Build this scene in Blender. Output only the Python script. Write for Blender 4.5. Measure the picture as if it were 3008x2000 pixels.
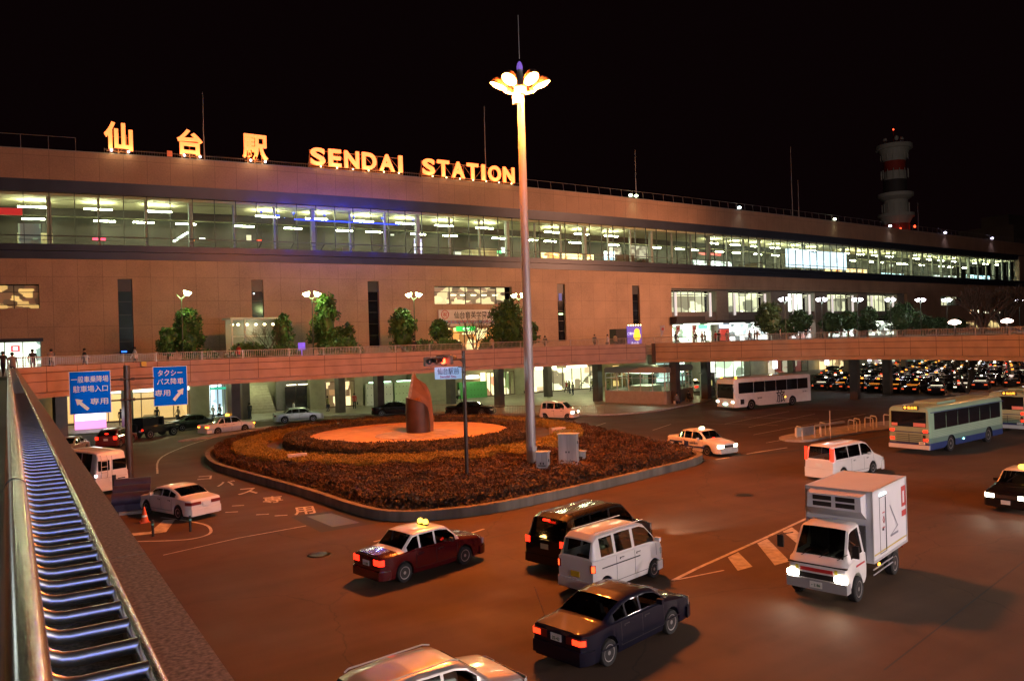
import bpy, bmesh, math, random
import numpy as np
from mathutils import Matrix, Vector
random.seed(7); rng=np.random.default_rng(7)
R=math.radians
for o in list(bpy.data.objects): bpy.data.objects.remove(o)
SC=bpy.context.scene; COL=SC.collection

# ------------------------------------------------------------------ camera, sky, exposure
CAMZ=7.5
cd=bpy.data.cameras.new('camera'); cam=bpy.data.objects.new('camera',cd); COL.objects.link(cam); SC.camera=cam
yaw,roll=R(33.0),R(1.75)
F=Vector((math.sin(yaw),math.cos(yaw),0)); RT=Vector((math.cos(yaw),-math.sin(yaw),0)); UP=Vector((0,0,1))
cx=RT*math.cos(roll)-UP*math.sin(roll); cy=RT*math.sin(roll)+UP*math.cos(roll)
M=Matrix((cx,cy,-F)).transposed().to_4x4(); M.translation=(0,0,CAMZ); cam.matrix_world=M
cd.sensor_width=36; cd.lens=36*2280/3008; cd.clip_start=0.05; cd.clip_end=3000
W=bpy.data.worlds.new("World"); SC.world=W; W.use_nodes=True
wn=W.node_tree.nodes; bg=wn['Background']
sky=wn.new('ShaderNodeTexSky'); sky.sky_type='NISHITA'; sky.sun_disc=False; sky.sun_elevation=R(-8); sky.sun_rotation=R(200)
mixw=wn.new('ShaderNodeMix'); mixw.data_type='RGBA'; mixw.inputs['Factor'].default_value=0.97
W.node_tree.links.new(sky.outputs[0],mixw.inputs['A']); mixw.inputs['B'].default_value=(0.0026,0.0009,0.0011,1)
W.node_tree.links.new(mixw.outputs['Result'],bg.inputs[0]); bg.inputs[1].default_value=1.0
vs=SC.view_settings; vs.view_transform='Standard'; vs.look='None'; vs.gamma=1; vs.use_curve_mapping=False; vs.exposure=0.0
SC.render.engine='CYCLES'
cy_=SC.cycles; cy_.max_bounces=5; cy_.diffuse_bounces=2; cy_.glossy_bounces=3; cy_.transmission_bounces=2; cy_.transparent_max_bounces=12
cy_.caustics_reflective=False; cy_.caustics_refractive=False; cy_.use_denoising=True; cy_.sample_clamp_indirect=3.0; cy_.sample_clamp_direct=0
cy_.use_light_tree=True; cy_.blur_glossy=0.3

# ------------------------------------------------------------------ materials
MATS={}
def mat(name,col,rough=0.6,metal=0.0,emit=None,es=1.0,nz=0.0,ns=3.0,bump=0.0,coat=0.0,spec=0.5,streak=False):
    if name in MATS: return MATS[name]
    m=bpy.data.materials.new(name); m.use_nodes=True; nt=m.node_tree; b=nt.nodes['Principled BSDF']
    b.inputs['Base Color'].default_value=(*col,1); b.inputs['Roughness'].default_value=rough; b.inputs['Metallic'].default_value=metal
    b.inputs['Specular IOR Level'].default_value=spec
    if coat: b.inputs['Coat Weight'].default_value=coat; b.inputs['Coat Roughness'].default_value=0.06
    if emit: b.inputs['Emission Color'].default_value=(*emit,1); b.inputs['Emission Strength'].default_value=es
    if nz or bump:
        g=nt.nodes.new('ShaderNodeNewGeometry'); mp=nt.nodes.new('ShaderNodeMapping')
        if streak: mp.inputs['Scale'].default_value=(1,1,0.15)
        n=nt.nodes.new('ShaderNodeTexNoise'); n.inputs['Scale'].default_value=ns; n.inputs['Detail'].default_value=5
        nt.links.new(g.outputs['Position'],mp.inputs[0]); nt.links.new(mp.outputs[0],n.inputs['Vector'])
        if nz:
            r=nt.nodes.new('ShaderNodeValToRGB'); r.color_ramp.elements[0].position=0.3; r.color_ramp.elements[1].position=0.72
            r.color_ramp.elements[0].color=(*[c*(1-nz) for c in col],1); r.color_ramp.elements[1].color=(*[min(1,c*(1+nz)) for c in col],1)
            nt.links.new(n.outputs[0],r.inputs[0]); nt.links.new(r.outputs[0],b.inputs['Base Color'])
            ma=nt.nodes.new('ShaderNodeMapRange'); ma.inputs['To Min'].default_value=max(0,rough-nz*.25); ma.inputs['To Max'].default_value=min(1,rough+nz*.25)
            nt.links.new(n.outputs[0],ma.inputs[0]); nt.links.new(ma.outputs[0],b.inputs['Roughness'])
        if bump:
            bp=nt.nodes.new('ShaderNodeBump'); bp.inputs['Strength'].default_value=bump; bp.inputs['Distance'].default_value=0.02
            nt.links.new(n.outputs[0],bp.inputs['Height']); nt.links.new(bp.outputs[0],b.inputs['Normal'])
    MATS[name]=m; return m
def emit(name,col,s): return mat(name,(0.5*col[0],0.5*col[1],0.5*col[2]),0.5,emit=col,es=s)
def panelled(name,col,w,h,mortar=0.05,nz=0.15,rough=0.55,jc=0.45,axis='xz',off=(0,0),grain=0.0):
    """stone or tile panels with joints: brick texture over world x/z (or x/y)"""
    if name in MATS: return MATS[name]
    m=bpy.data.materials.new(name); m.use_nodes=True; nt=m.node_tree; b=nt.nodes['Principled BSDF']; b.inputs['Roughness'].default_value=rough
    g=nt.nodes.new('ShaderNodeNewGeometry'); s=nt.nodes.new('ShaderNodeSeparateXYZ'); c=nt.nodes.new('ShaderNodeCombineXYZ')
    nt.links.new(g.outputs['Position'],s.inputs[0])
    def addo(sock,v):
        a=nt.nodes.new('ShaderNodeMath'); a.operation='ADD'; a.inputs[1].default_value=v; nt.links.new(sock,a.inputs[0]); return a.outputs[0]
    nt.links.new(addo(s.outputs[0],off[0]),c.inputs[0]); nt.links.new(addo(s.outputs[2 if axis=='xz' else 1],off[1]),c.inputs[1])
    br=nt.nodes.new('ShaderNodeTexBrick'); br.offset=0; br.inputs['Scale'].default_value=1; br.inputs['Brick Width'].default_value=w; br.inputs['Row Height'].default_value=h
    br.inputs['Mortar Size'].default_value=mortar; br.inputs['Mortar Smooth'].default_value=0.2; br.inputs['Bias'].default_value=0
    br.inputs['Color1'].default_value=(*[x*(1-nz) for x in col],1); br.inputs['Color2'].default_value=(*[x*(1+nz) for x in col],1); br.inputs['Mortar'].default_value=(*[x*jc for x in col],1)
    nt.links.new(c.outputs[0],br.inputs['Vector'])
    n=nt.nodes.new('ShaderNodeTexNoise'); n.inputs['Scale'].default_value=0.35; n.inputs['Detail'].default_value=6; nt.links.new(g.outputs['Position'],n.inputs['Vector'])
    n2=nt.nodes.new('ShaderNodeTexNoise'); n2.inputs['Scale'].default_value=9; n2.inputs['Detail'].default_value=3; nt.links.new(g.outputs['Position'],n2.inputs['Vector'])
    ad=nt.nodes.new('ShaderNodeMath'); ad.operation='ADD'; nt.links.new(n.outputs[0],ad.inputs[0]); nt.links.new(n2.outputs[0],ad.inputs[1])
    mr=nt.nodes.new('ShaderNodeMapRange'); mr.inputs['From Min'].default_value=0.6; mr.inputs['From Max'].default_value=1.4; mr.inputs['To Min'].default_value=0.72-grain; mr.inputs['To Max'].default_value=1.2+grain
    nt.links.new(ad.outputs[0],mr.inputs[0])
    mx=nt.nodes.new('ShaderNodeMix'); mx.data_type='RGBA'; mx.blend_type='MULTIPLY'; mx.inputs['Factor'].default_value=1
    nt.links.new(br.outputs['Color'],mx.inputs['A']); nt.links.new(mr.outputs[0],mx.inputs['B']); nt.links.new(mx.outputs['Result'],b.inputs['Base Color'])
    MATS[name]=m; return m
def glassmat(name,tint=(0.9,0.95,0.93),refl=0.12):
    if name in MATS: return MATS[name]
    m=bpy.data.materials.new(name); m.use_nodes=True; nt=m.node_tree; nt.nodes.remove(nt.nodes['Principled BSDF'])
    t=nt.nodes.new('ShaderNodeBsdfTransparent'); t.inputs[0].default_value=(*tint,1); gl=nt.nodes.new('ShaderNodeBsdfGlossy'); gl.inputs['Roughness'].default_value=0.02
    mx=nt.nodes.new('ShaderNodeMixShader'); ge=nt.nodes.new('ShaderNodeNewGeometry'); dp=nt.nodes.new('ShaderNodeVectorMath'); dp.operation='DOT_PRODUCT'; nt.links.new(ge.outputs['Normal'],dp.inputs[0]); nt.links.new(ge.outputs['Incoming'],dp.inputs[1])
    def mth(op,a,v=None):
        q=nt.nodes.new('ShaderNodeMath'); q.operation=op; nt.links.new(a,q.inputs[0])
        if v is not None: q.inputs[1].default_value=v
        return q
    ab=mth('ABSOLUTE',dp.outputs['Value']); su=nt.nodes.new('ShaderNodeMath'); su.operation='SUBTRACT'; su.inputs[0].default_value=1; nt.links.new(ab.outputs[0],su.inputs[1])
    ad=mth('MULTIPLY',mth('POWER',su.outputs[0],5).outputs[0],.6); ad=mth('ADD',ad.outputs[0],refl*.4)
    nt.links.new(ad.outputs[0],mx.inputs[0]); nt.links.new(t.outputs[0],mx.inputs[1]); nt.links.new(gl.outputs[0],mx.inputs[2])
    nt.links.new(mx.outputs[0],nt.nodes['Material Output'].inputs[0]); MATS[name]=m; return m
def litroom(name,ca,cb,s,sx=0.6,sz=0.9,thr=0.5):
    """a lit room or shop front seen from outside: blocks of lighter and darker wares"""
    if name in MATS: return MATS[name]
    m=bpy.data.materials.new(name); m.use_nodes=True; nt=m.node_tree; b=nt.nodes['Principled BSDF']; b.inputs['Base Color'].default_value=(.3,.3,.28,1)
    g=nt.nodes.new('ShaderNodeNewGeometry'); mp=nt.nodes.new('ShaderNodeMapping'); mp.inputs['Scale'].default_value=(sx,0.2,sz)
    v=nt.nodes.new('ShaderNodeTexVoronoi'); v.distance='CHEBYCHEV'; v.inputs['Scale'].default_value=1.0
    nt.links.new(g.outputs['Position'],mp.inputs[0]); nt.links.new(mp.outputs[0],v.inputs['Vector'])
    sp=nt.nodes.new('ShaderNodeSeparateColor'); nt.links.new(v.outputs['Color'],sp.inputs[0])
    r=nt.nodes.new('ShaderNodeValToRGB'); r.color_ramp.interpolation='CONSTANT'; e=r.color_ramp.elements
    e[0].color=(*cb,1); e[1].position=thr; e[1].color=(*ca,1)
    k=e.new(thr*0.45); k.color=(*[x*0.35 for x in cb],1); k2=e.new(min(.97,thr+.3)); k2.color=(*[min(1.5,x*1.3) for x in ca],1)
    nt.links.new(sp.outputs[0],r.inputs[0]); nt.links.new(r.outputs[0],b.inputs['Emission Color']); b.inputs['Emission Strength'].default_value=s
    MATS[name]=m; return m

# ------------------------------------------------------------------ mesh building
class MB:
    def __init__(s): s.v=[]; s.f=[]; s.m=[]
    def add(s,vs,fs,mi=0):
        k=len(s.v); s.v+= [tuple(p) for p in vs]; s.f+=[tuple(k+i for i in f) for f in fs]; s.m+=([mi]*len(fs) if isinstance(mi,int) else list(mi))
        return s
    def box(s,x0,x1,y0,y1,z0,z1,mi=0,T=None):
        vs=[(x,y,z) for x in (x0,x1) for y in (y0,y1) for z in (z0,z1)]
        if T is not None: vs=[T@Vector(p) for p in vs]
        return s.add(vs,[(0,1,3,2),(4,6,7,5),(0,4,5,1),(2,3,7,6),(0,2,6,4),(1,5,7,3)],mi)
    def obox(s,c,dx,dy,dz,h=0,mi=0):
        T=Matrix.Translation(c)@Matrix.Rotation(h,4,'Z'); return s.box(-dx/2,dx/2,-dy/2,dy/2,0,dz,mi,T)
    def quad(s,a,b,c,d,mi=0): return s.add([a,b,c,d],[(0,1,2,3)],mi)
    def prism(s,pts,z0,z1,mi=0,mtop=None):
        n=len(pts); vs=[(p[0],p[1],z0) for p in pts]+[(p[0],p[1],z1) for p in pts]
        s.add(vs,[(i,(i+1)%n,n+(i+1)%n,n+i) for i in range(n)],mi)
        s.add([(p[0],p[1],z1) for p in pts],[tuple(range(n))],mi if mtop is None else mtop)
        return s.add([(p[0],p[1],z0) for p in pts][::-1],[tuple(range(n))],mi)
    def tube(s,pts,r,n=8,mi=0,cap=True,T=None):
        pts=[Vector(p) for p in pts]; rs=r if isinstance(r,(list,tuple)) else [r]*len(pts); rings=[]
        for i,p in enumerate(pts):
            d=(pts[min(i+1,len(pts)-1)]-pts[max(i-1,0)]).normalized()
            a=d.cross(Vector((0,0,1)) if abs(d.z)<0.95 else Vector((1,0,0))).normalized(); b=d.cross(a)
            rings.append([p+(a*math.cos(2*math.pi*k/n)+b*math.sin(2*math.pi*k/n))*rs[i] for k in range(n)])
        vs=[q for rg in rings for q in rg]
        if T is not None: vs=[T@q for q in vs]
        fs=[(i*n+k,i*n+(k+1)%n,(i+1)*n+(k+1)%n,(i+1)*n+k) for i in range(len(pts)-1) for k in range(n)]
        if cap: fs+=[tuple(range(n))[::-1],tuple((len(pts)-1)*n+k for k in range(n))]
        return s.add(vs,fs,mi)
    def lathe(s,prof,n=16,mi=0,T=None,close=False):
        vs=[(r*math.cos(2*math.pi*k/n),r*math.sin(2*math.pi*k/n),z) for r,z in prof for k in range(n)]
        if T is not None: vs=[T@Vector(p) for p in vs]
        m=len(prof); fs=[(i*n+k,i*n+(k+1)%n,(i+1)*n+(k+1)%n,(i+1)*n+k) for i in range(m-1) for k in range(n)]
        if prof[0][0]>1e-4: fs.append(tuple(range(n))[::-1])
        if prof[-1][0]>1e-4: fs.append(tuple((m-1)*n+k for k in range(n)))
        return s.add(vs,fs,mi)
    def ball(s,c,r,n=10,mi=0,sz=1.0):
        prof=[(max(1e-5,r*math.sin(math.pi*i/n)),-r*sz*math.cos(math.pi*i/n)) for i in range(n+1)]
        return s.lathe(prof,n*2,mi,Matrix.Translation(c))
    def build(s,name,mats,parent=None,smooth=False,T=None,ang=38):
        me=bpy.data.meshes.new(name); me.from_pydata(s.v if T is None else [T@Vector(p) for p in s.v],[],s.f)
        mats=mats if isinstance(mats,(list,tuple)) else [mats]
        for m in mats: me.materials.append(m)
        me.polygons.foreach_set('material_index',s.m)
        bm=bmesh.new(); bm.from_mesh(me); bmesh.ops.remove_doubles(bm,verts=bm.verts,dist=1e-5) if smooth else None
        if len(s.f)<60000: bmesh.ops.recalc_face_normals(bm,faces=bm.faces)
        if smooth:
            for f in bm.faces: f.smooth=True
            for e in bm.edges:
                if len(e.link_faces)==2 and e.calc_face_angle(0)>R(ang): e.smooth=False
        bm.to_mesh(me); bm.free()
        o=bpy.data.objects.new(name,me); COL.objects.link(o)
        if parent is not None: o.parent=parent
        return o
def tag(o,label=None,cat=None,group=None,kind=None):
    if label: o['label']=label
    if cat: o['category']=cat
    if group: o['group']=group
    if kind: o['kind']=kind
    return o
def empty(name,loc=(0,0,0),h=0,label=None,cat=None,group=None):
    o=bpy.data.objects.new(name,None); COL.objects.link(o); o.location=loc; o.rotation_euler=(0,0,h); o.empty_display_size=.3
    return tag(o,label,cat,group)
def struct(o): o['kind']='structure'; return o
def lamp(name,kind,loc,power,col,parent=None,r=0.15,spot=None,blend=0.3,aim=None):
    l=bpy.data.lights.new(name,kind); l.energy=power; l.color=col; l.shadow_soft_size=r
    if kind=='SPOT': l.spot_size=R(spot); l.spot_blend=blend
    o=bpy.data.objects.new(name,l); COL.objects.link(o); o.location=loc
    if aim is not None: o.rotation_euler=Vector(aim).to_track_quat('-Z','Y').to_euler()
    if parent is not None: o.parent=parent
    return o
def copy_tree(o,parent=None):
    c=o.copy(); COL.objects.link(c)
    if parent is not None: c.parent=parent
    for ch in list(o.children): copy_tree(ch,c)
    return c
def text(s,size,m,parent,name='lettering',T=None,ext=0.01,bold=0.0,sp=1.0,lh=1.0,w=None,h=None):
    """writing as real extruded letters, centred; T maps letter plane (x right, y up) into the parent"""
    cu=bpy.data.curves.new('t','FONT'); cu.body=s; cu.size=size; cu.extrude=ext; cu.offset=bold; cu.align_x='CENTER'; cu.align_y='CENTER'
    cu.space_character=sp; cu.space_line=lh; cu.resolution_u=4
    o=bpy.data.objects.new('t',cu); COL.objects.link(o); bpy.context.view_layer.update()
    me=bpy.data.meshes.new_from_object(o.evaluated_get(bpy.context.evaluated_depsgraph_get()))
    bpy.data.objects.remove(o); bpy.data.curves.remove(cu)
    n=len(me.vertices); co=np.empty(n*3); me.vertices.foreach_get('co',co); co=co.reshape(-1,3)
    mn,mx=co.min(0),co.max(0); co[:,:2]-=(mn+mx)[:2]/2
    if w: co[:,0]*=w/(mx-mn)[0]
    if h: co[:,1]*=h/(mx-mn)[1]
    T=T or Matrix.Identity(4); A=np.array(T)
    co=co@A[:3,:3].T+A[:3,3]; me.vertices.foreach_set('co',co.ravel()); me.name=name
    me.materials.clear(); me.materials.append(m); me.polygons.foreach_set('material_index',[0]*len(me.polygons))
    b=bpy.data.objects.new(name,me); COL.objects.link(b); b.parent=parent; return b
def TF(x,y,z,h=0.0,tilt=0.0):
    """letters stand upright facing -Y (then turned by h)"""
    return Matrix.Translation((x,y,z))@Matrix.Rotation(h,4,'Z')@Matrix.Rotation(R(90)+tilt,4,'X')
def leafmesh(name,C,size,m,parent=None,core=None,flat=0.0,jit=0.35):
    """C: Nx3 leaf centres"""
    N=len(C); a=rng.normal(size=(N,3)); a/=np.linalg.norm(a,axis=1,keepdims=True); b=rng.normal(size=(N,3)); 
    if flat: a[:,2]*=1-flat; b[:,2]*=1-flat
    a/=np.linalg.norm(a,axis=1,keepdims=True)
    b-= (a*b).sum(1,keepdims=True)*a; b/=np.linalg.norm(b,axis=1,keepdims=True)
    s=(size*(1+jit*rng.normal(size=(N,1)))).clip(size*.3,size*2); 
    V=np.stack([C-a*s,C+b*s*.55,C+a*s,C-b*s*.55],1).reshape(-1,3)
    me=bpy.data.meshes.new(name); nv=4*N
    Fc=np.arange(nv); ls=np.arange(0,nv,4); lt=np.full(N,4)
    if core is not None:
        cv,cf=core; V=np.vstack([V,np.array(cv)]); flatc=np.array([i+nv for f in cf for i in f]); 
        lens=np.array([len(f) for f in cf]); st=nv+np.concatenate([[0],np.cumsum(lens)[:-1]])
        Fc=np.concatenate([Fc,flatc]); ls=np.concatenate([ls,st]); lt=np.concatenate([lt,lens])
    me.vertices.add(len(V)); me.vertices.foreach_set('co',V.ravel())
    me.loops.add(len(Fc)); me.loops.foreach_set('vertex_index',Fc.astype(np.int32))
    me.polygons.add(len(ls)); me.polygons.foreach_set('loop_start',ls.astype(np.int32)); me.polygons.foreach_set('loop_total',lt.astype(np.int32))
    me.update(calc_edges=True); me.materials.append(m)
    o=bpy.data.objects.new(name,me); COL.objects.link(o)
    if parent is not None: o.parent=parent
    return o
def catmull(P,k=6):
    P=[np.array(p,float) for p in P]; out=[]
    for i in range(len(P)-1):
        p0=P[max(i-1,0)];p1=P[i];p2=P[i+1];p3=P[min(i+2,len(P)-1)]
        for j in range(k):
            t=j/k; out.append(0.5*((2*p1)+(-p0+p2)*t+(2*p0-5*p1+4*p2-p3)*t*t+(-p0+3*p1-3*p2+p3)*t**3))
    out.append(P[-1]); return [tuple(p) for p in out]
ORD=['first','second','third','fourth','fifth','sixth','seventh','eighth','ninth','tenth','eleventh','twelfth','thirteenth','fourteenth','fifteenth','sixteenth','seventeenth','eighteenth','nineteenth','twentieth']

# base materials
def asphalt():
    m=mat('asphalt',(.05,.042,.036),0.6,nz=.001,ns=1.3,bump=.2); nt=m.node_tree; b=nt.nodes['Principled BSDF']
    g=nt.nodes.new('ShaderNodeNewGeometry')
    def noise(sc,scale=(1,1,1),rot=0,det=4,rough=.55):
        mp=nt.nodes.new('ShaderNodeMapping'); mp.inputs['Scale'].default_value=scale; mp.inputs['Rotation'].default_value=(0,0,rot); n=nt.nodes.new('ShaderNodeTexNoise'); n.inputs['Scale'].default_value=sc; n.inputs['Detail'].default_value=det; n.inputs['Roughness'].default_value=rough
        nt.links.new(g.outputs['Position'],mp.inputs[0]); nt.links.new(mp.outputs[0],n.inputs['Vector']); return n.outputs[0]
    def rng_(s,a,c,lo,hi):
        r=nt.nodes.new('ShaderNodeMapRange'); r.inputs['From Min'].default_value=a; r.inputs['From Max'].default_value=c; r.inputs['To Min'].default_value=lo; r.inputs['To Max'].default_value=hi; nt.links.new(s,r.inputs[0]); return r.outputs[0]
    def mul(a,c):
        q=nt.nodes.new('ShaderNodeMath'); q.operation='MULTIPLY'; nt.links.new(a,q.inputs[0]); nt.links.new(c,q.inputs[1]); return q.outputs[0]
    v=mul(rng_(noise(.09),.3,.7,.78,1.2),rng_(noise(1.0,(.05,1.1,1),R(-12),3),.35,.65,.86,1.12))
    v=mul(v,rng_(noise(1.0,(.55,.12,1),R(20),3),.35,.65,.9,1.1)); v=mul(v,rng_(noise(55,det=2),.3,.7,.72,1.28)); v=mul(v,rng_(noise(.45,det=7,rough=.7),.28,.42,.72,1.0))
    vo=nt.nodes.new('ShaderNodeTexVoronoi'); vo.feature='DISTANCE_TO_EDGE'; vo.inputs['Scale'].default_value=.11; 
    wv=nt.nodes.new('ShaderNodeVectorMath'); wv.operation='ADD'; nz_=nt.nodes.new('ShaderNodeTexNoise'); nz_.inputs['Scale'].default_value=.8; nz_.inputs['Detail'].default_value=5; nt.links.new(g.outputs['Position'],nz_.inputs['Vector']); nt.links.new(g.outputs['Position'],wv.inputs[0]); nt.links.new(nz_.outputs['Color'],wv.inputs[1]); nt.links.new(wv.outputs[0],vo.inputs['Vector'])
    v=mul(v,rng_(vo.outputs['Distance'],.0,.004,.55,1.0))
    mx=nt.nodes.new('ShaderNodeMix'); mx.data_type='RGBA'; mx.blend_type='MULTIPLY'; mx.inputs['Factor'].default_value=1; mx.inputs['A'].default_value=(.070,.037,.018,1); nt.links.new(v,mx.inputs['B']); nt.links.new(mx.outputs['Result'],b.inputs['Base Color'])
    rr=rng_(noise(.3),.3,.7,.68,.85); nt.links.new(rr,b.inputs['Roughness']); return m
ASPH=asphalt()
PAINTW=mat('road paint',(.48,.45,.4),0.7,nz=.35,ns=4)
CONC=mat('concrete',(.30,.27,.24),0.8,nz=.2,ns=1.2,bump=.2)
KERB=mat('kerb stone',(.34,.31,.28),0.85,nz=.25,ns=2,bump=.2)
DARK=mat('dark metal',(.02,.02,.02),0.45,nz=.2,ns=5)
BROWN=mat('brown pole paint',(.05,.03,.022),0.4,nz=.25,ns=3)
BLACKP=mat('black plastic',(.012,.012,.012),0.5)
STEEL=mat('stainless steel',(.62,.62,.6),0.22,1.0,nz=.12,ns=20); BARM=mat('brushed steel bar',(.66,.66,.66),0.36,1.0,nz=.1,ns=30)
GALV=mat('galvanised steel',(.42,.42,.43),0.5,0.35,nz=.25,ns=2.5,streak=True)
RAILM=mat('painted railing steel',(.42,.38,.33),0.35,0.3,nz=.15,ns=3)
LEAF=mat('evergreen leaves',(.04,.10,.014),0.55,nz=.5,ns=2.2)
LEAFR=mat('dark evergreen leaves',(.028,.065,.014),0.6,nz=.5,ns=2.2)
LEAFD=mat('hedge leaves',(.085,.05,.018),0.55,nz=.55,ns=2.5)
LEAFY=mat('yellow green hedge leaves',(.26,.17,.02),0.6,nz=.4,ns=2)
SHRUB=mat('azalea leaves',(.088,.040,.013),0.6,nz=.5,ns=1.6)
BARK=mat('bark',(.07,.05,.035),0.9,nz=.3,ns=8)
TYRE=mat('tyre rubber',(.012,.012,.012),0.85); RIM=mat('alloy rim',(.45,.43,.42),0.35,0.7,nz=.1,ns=9)
BGLASS=mat('bus window glass',(.008,.009,.012),0.04,spec=.9,nz=.3,ns=2); CGLASS=glassmat('car window glass',(.24,.26,.25),.35); TGLASS=glassmat('truck window glass',(.13,.14,.13),.3)
CHROME=mat('chrome',(.6,.6,.6),0.15,1.0)
TAILR=emit('lit tail light',(1,.018,.006),4.5); TAILD=mat('unlit tail light',(.16,.01,.008),0.3,coat=.3)
HEADW=emit('lit headlight',(1,.86,.6),14.0); HEADD=mat('unlit headlight glass',(.5,.5,.48),0.08,coat=.8,spec=.8)
AMBER=emit('amber lamp',(1,.42,.03),9.0); PLATEW=mat('plate white',(.7,.72,.68),0.5,nz=.1); PLATEY=mat('plate yellow',(.75,.5,.03),0.5,nz=.1)
INKG=mat('plate green lettering',(.02,.12,.05),0.6); INKD=mat('dark lettering',(.02,.02,.03),0.6)
WHITEP=mat('white paint',(.72,.70,.67),0.4,nz=.06,ns=2,coat=.4)
TUBE=emit('fluorescent tube',(.98,1,.62),100.0)
GLASS=glassmat('window glass')
# ------------------------------------------------------------------ vehicles
def lerp(P,x):
    if x<=P[0][0]: return P[0][1]
    for (a,b),(c,d) in zip(P,P[1:]):
        if x<=c: return b+(d-b)*(x-a)/max(1e-9,c-a)
    return P[-1][1]
class Body:
    def __init__(s,d):
        s.d=d; s.L=d['L']; s.W=d['W']; s.sill=d.get('sill',.2); s.tum=d.get('tum',.13); s.cr=d.get('corner',.16)
    def w(s,x):
        e=s.d.get('ce',.5); t=min(x,s.L-x)/e
        return s.W/2*(1-(s.cr*(1-t)**2.4 if t<1 else 0))
    def sec(s,x):
        d=s.d; zt=lerp(d['top'],x); zb=min(lerp(d['belt'],x),zt-.015); w=s.w(x); r=d['r']; ra=r+.055
        z0=s.sill
        for xw in d['wheels']:
            if abs(x-xw)<ra: z0=max(z0,r+math.sqrt(max(0,ra*ra-(x-xw)**2)))
        h=zt-zb; z1=max(z0+.02,s.sill+.14); z2=max(z1+.02,(s.sill+zb)/2+.05); z2=min(z2,zb-.01); z1=min(z1,z2-.01)
        P=[(w-.05,z0),(w-.012,z1),(w,z2),(w-.02,zb)]
        y4=w-.055; z4=zb+min(.025,.25*h); y5=w-.06-s.tum*h-min(.05,.5*h); z5=zt-min(.07,.4*h); 
        def mix(t): return (y4+(y5-y4)*t,z4+(z5-z4)*t)
        P+= [(y4,z4),mix(.07),mix(max(.5,1-.05/max(.08,h)))]+[(y5,z5)]
        P+= [(y5-.07,zt-min(.02,.15*h)),(y5*.5,zt-.003),(0,zt)]
        return P
    def stations(s,dx):
        d=s.d; xs=set(np.round(np.arange(0,s.L+1e-6,dx),4)); xs|={s.L,.04,.12,.22,s.L-.04,s.L-.12,s.L-.22}
        for k in ('top','belt'): xs|={p[0] for p in d[k]}
        for k in ('side',): 
            for a,b in d[k]: xs|={a,b}
        for k in ('rg','ws'):
            if d.get(k): xs|=set(d[k])
        ra=d['r']+.055
        for xw in d['wheels']:
            for c in (-1,-.985,-.93,-.8,-.6,-.35,0,.35,.6,.8,.93,.985,1): xs.add(xw+c*ra)
        xs=sorted(x for x in xs if 0<=x<=s.L); out=[xs[0]]
        for x in xs[1:]:
            if x-out[-1]>.004: out.append(x)
        return out
def wrap(mb,B,end,ya,xs,z0,z1,off=.012,mi=0,side=0,th=.02,nseg=7):
    """a band following the body outline at one end: from lateral ya out to the corner and back along the side by xs"""
    L=B.L
    def pt(t,o):   # t 0..1 across end, 1..2 along the side
        if t<=1:
            w0=B.w(0); y=ya+(w0-ya)*t; return (-o,y) 
        x=xs*(t-1)
        return (x-o*.3*(1 if t<1.1 else .3),B.w(x)+o)
    ts=[i/3 for i in range(4)]+([1+i/nseg for i in range(1,nseg+1)] if xs>0 else [])
    for sgn in ((1,-1) if side==0 else (side,)):
        outer=[pt(t,off) for t in ts]; inner=[pt(t,off-th) for t in ts]
        def tr(p,z):
            x=p[0] if end=='r' else L-p[0]; return (x-L/2,sgn*p[1],z)
        n=len(ts); vs=[tr(p,z0) for p in outer]+[tr(p,z1) for p in outer]+[tr(p,z0) for p in inner]+[tr(p,z1) for p in inner]
        fs=[]
        for i in range(n-1):
            fs+=[(i,i+1,n+i+1,n+i),(n+i,n+i+1,3*n+i+1,3*n+i),(i,2*n+i,2*n+i+1,i+1)]
        fs+=[(0,n,3*n,2*n),(n-1,2*n+n-1,3*n+n-1,2*n-1)]
        mb.add(vs,fs,mi)
def sidestrip(mb,B,x0,x1,z0f,z1f,side,off=.004,mi=0,n=1):
    """thin strip lying on the body side between heights z0f..z1f (world z)"""
    def yat(x,z):
        P=B.sec(x)
        for (ya,za),(yb,zb) in zip(P,P[1:]):
            if za<=z<=zb: return ya+(yb-ya)*(z-za)/max(1e-6,zb-za)
        return B.w(x)
    k=max(1,int((x1-x0)/.25)); m=max(2,int((z1f-z0f)/.12)+1)
    g=[]
    for i in range(k+1):
        x=x0+(x1-x0)*i/k
        for j in range(m+1):
            z=z0f+(z1f-z0f)*j/m; g.append((x-B.L/2,side*(yat(x,z)+off),z))
    fs=[(i*(m+1)+j,(i+1)*(m+1)+j,(i+1)*(m+1)+j+1,i*(m+1)+j+1) for i in range(k) for j in range(m)]
    mb.add(g,fs,mi)
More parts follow.
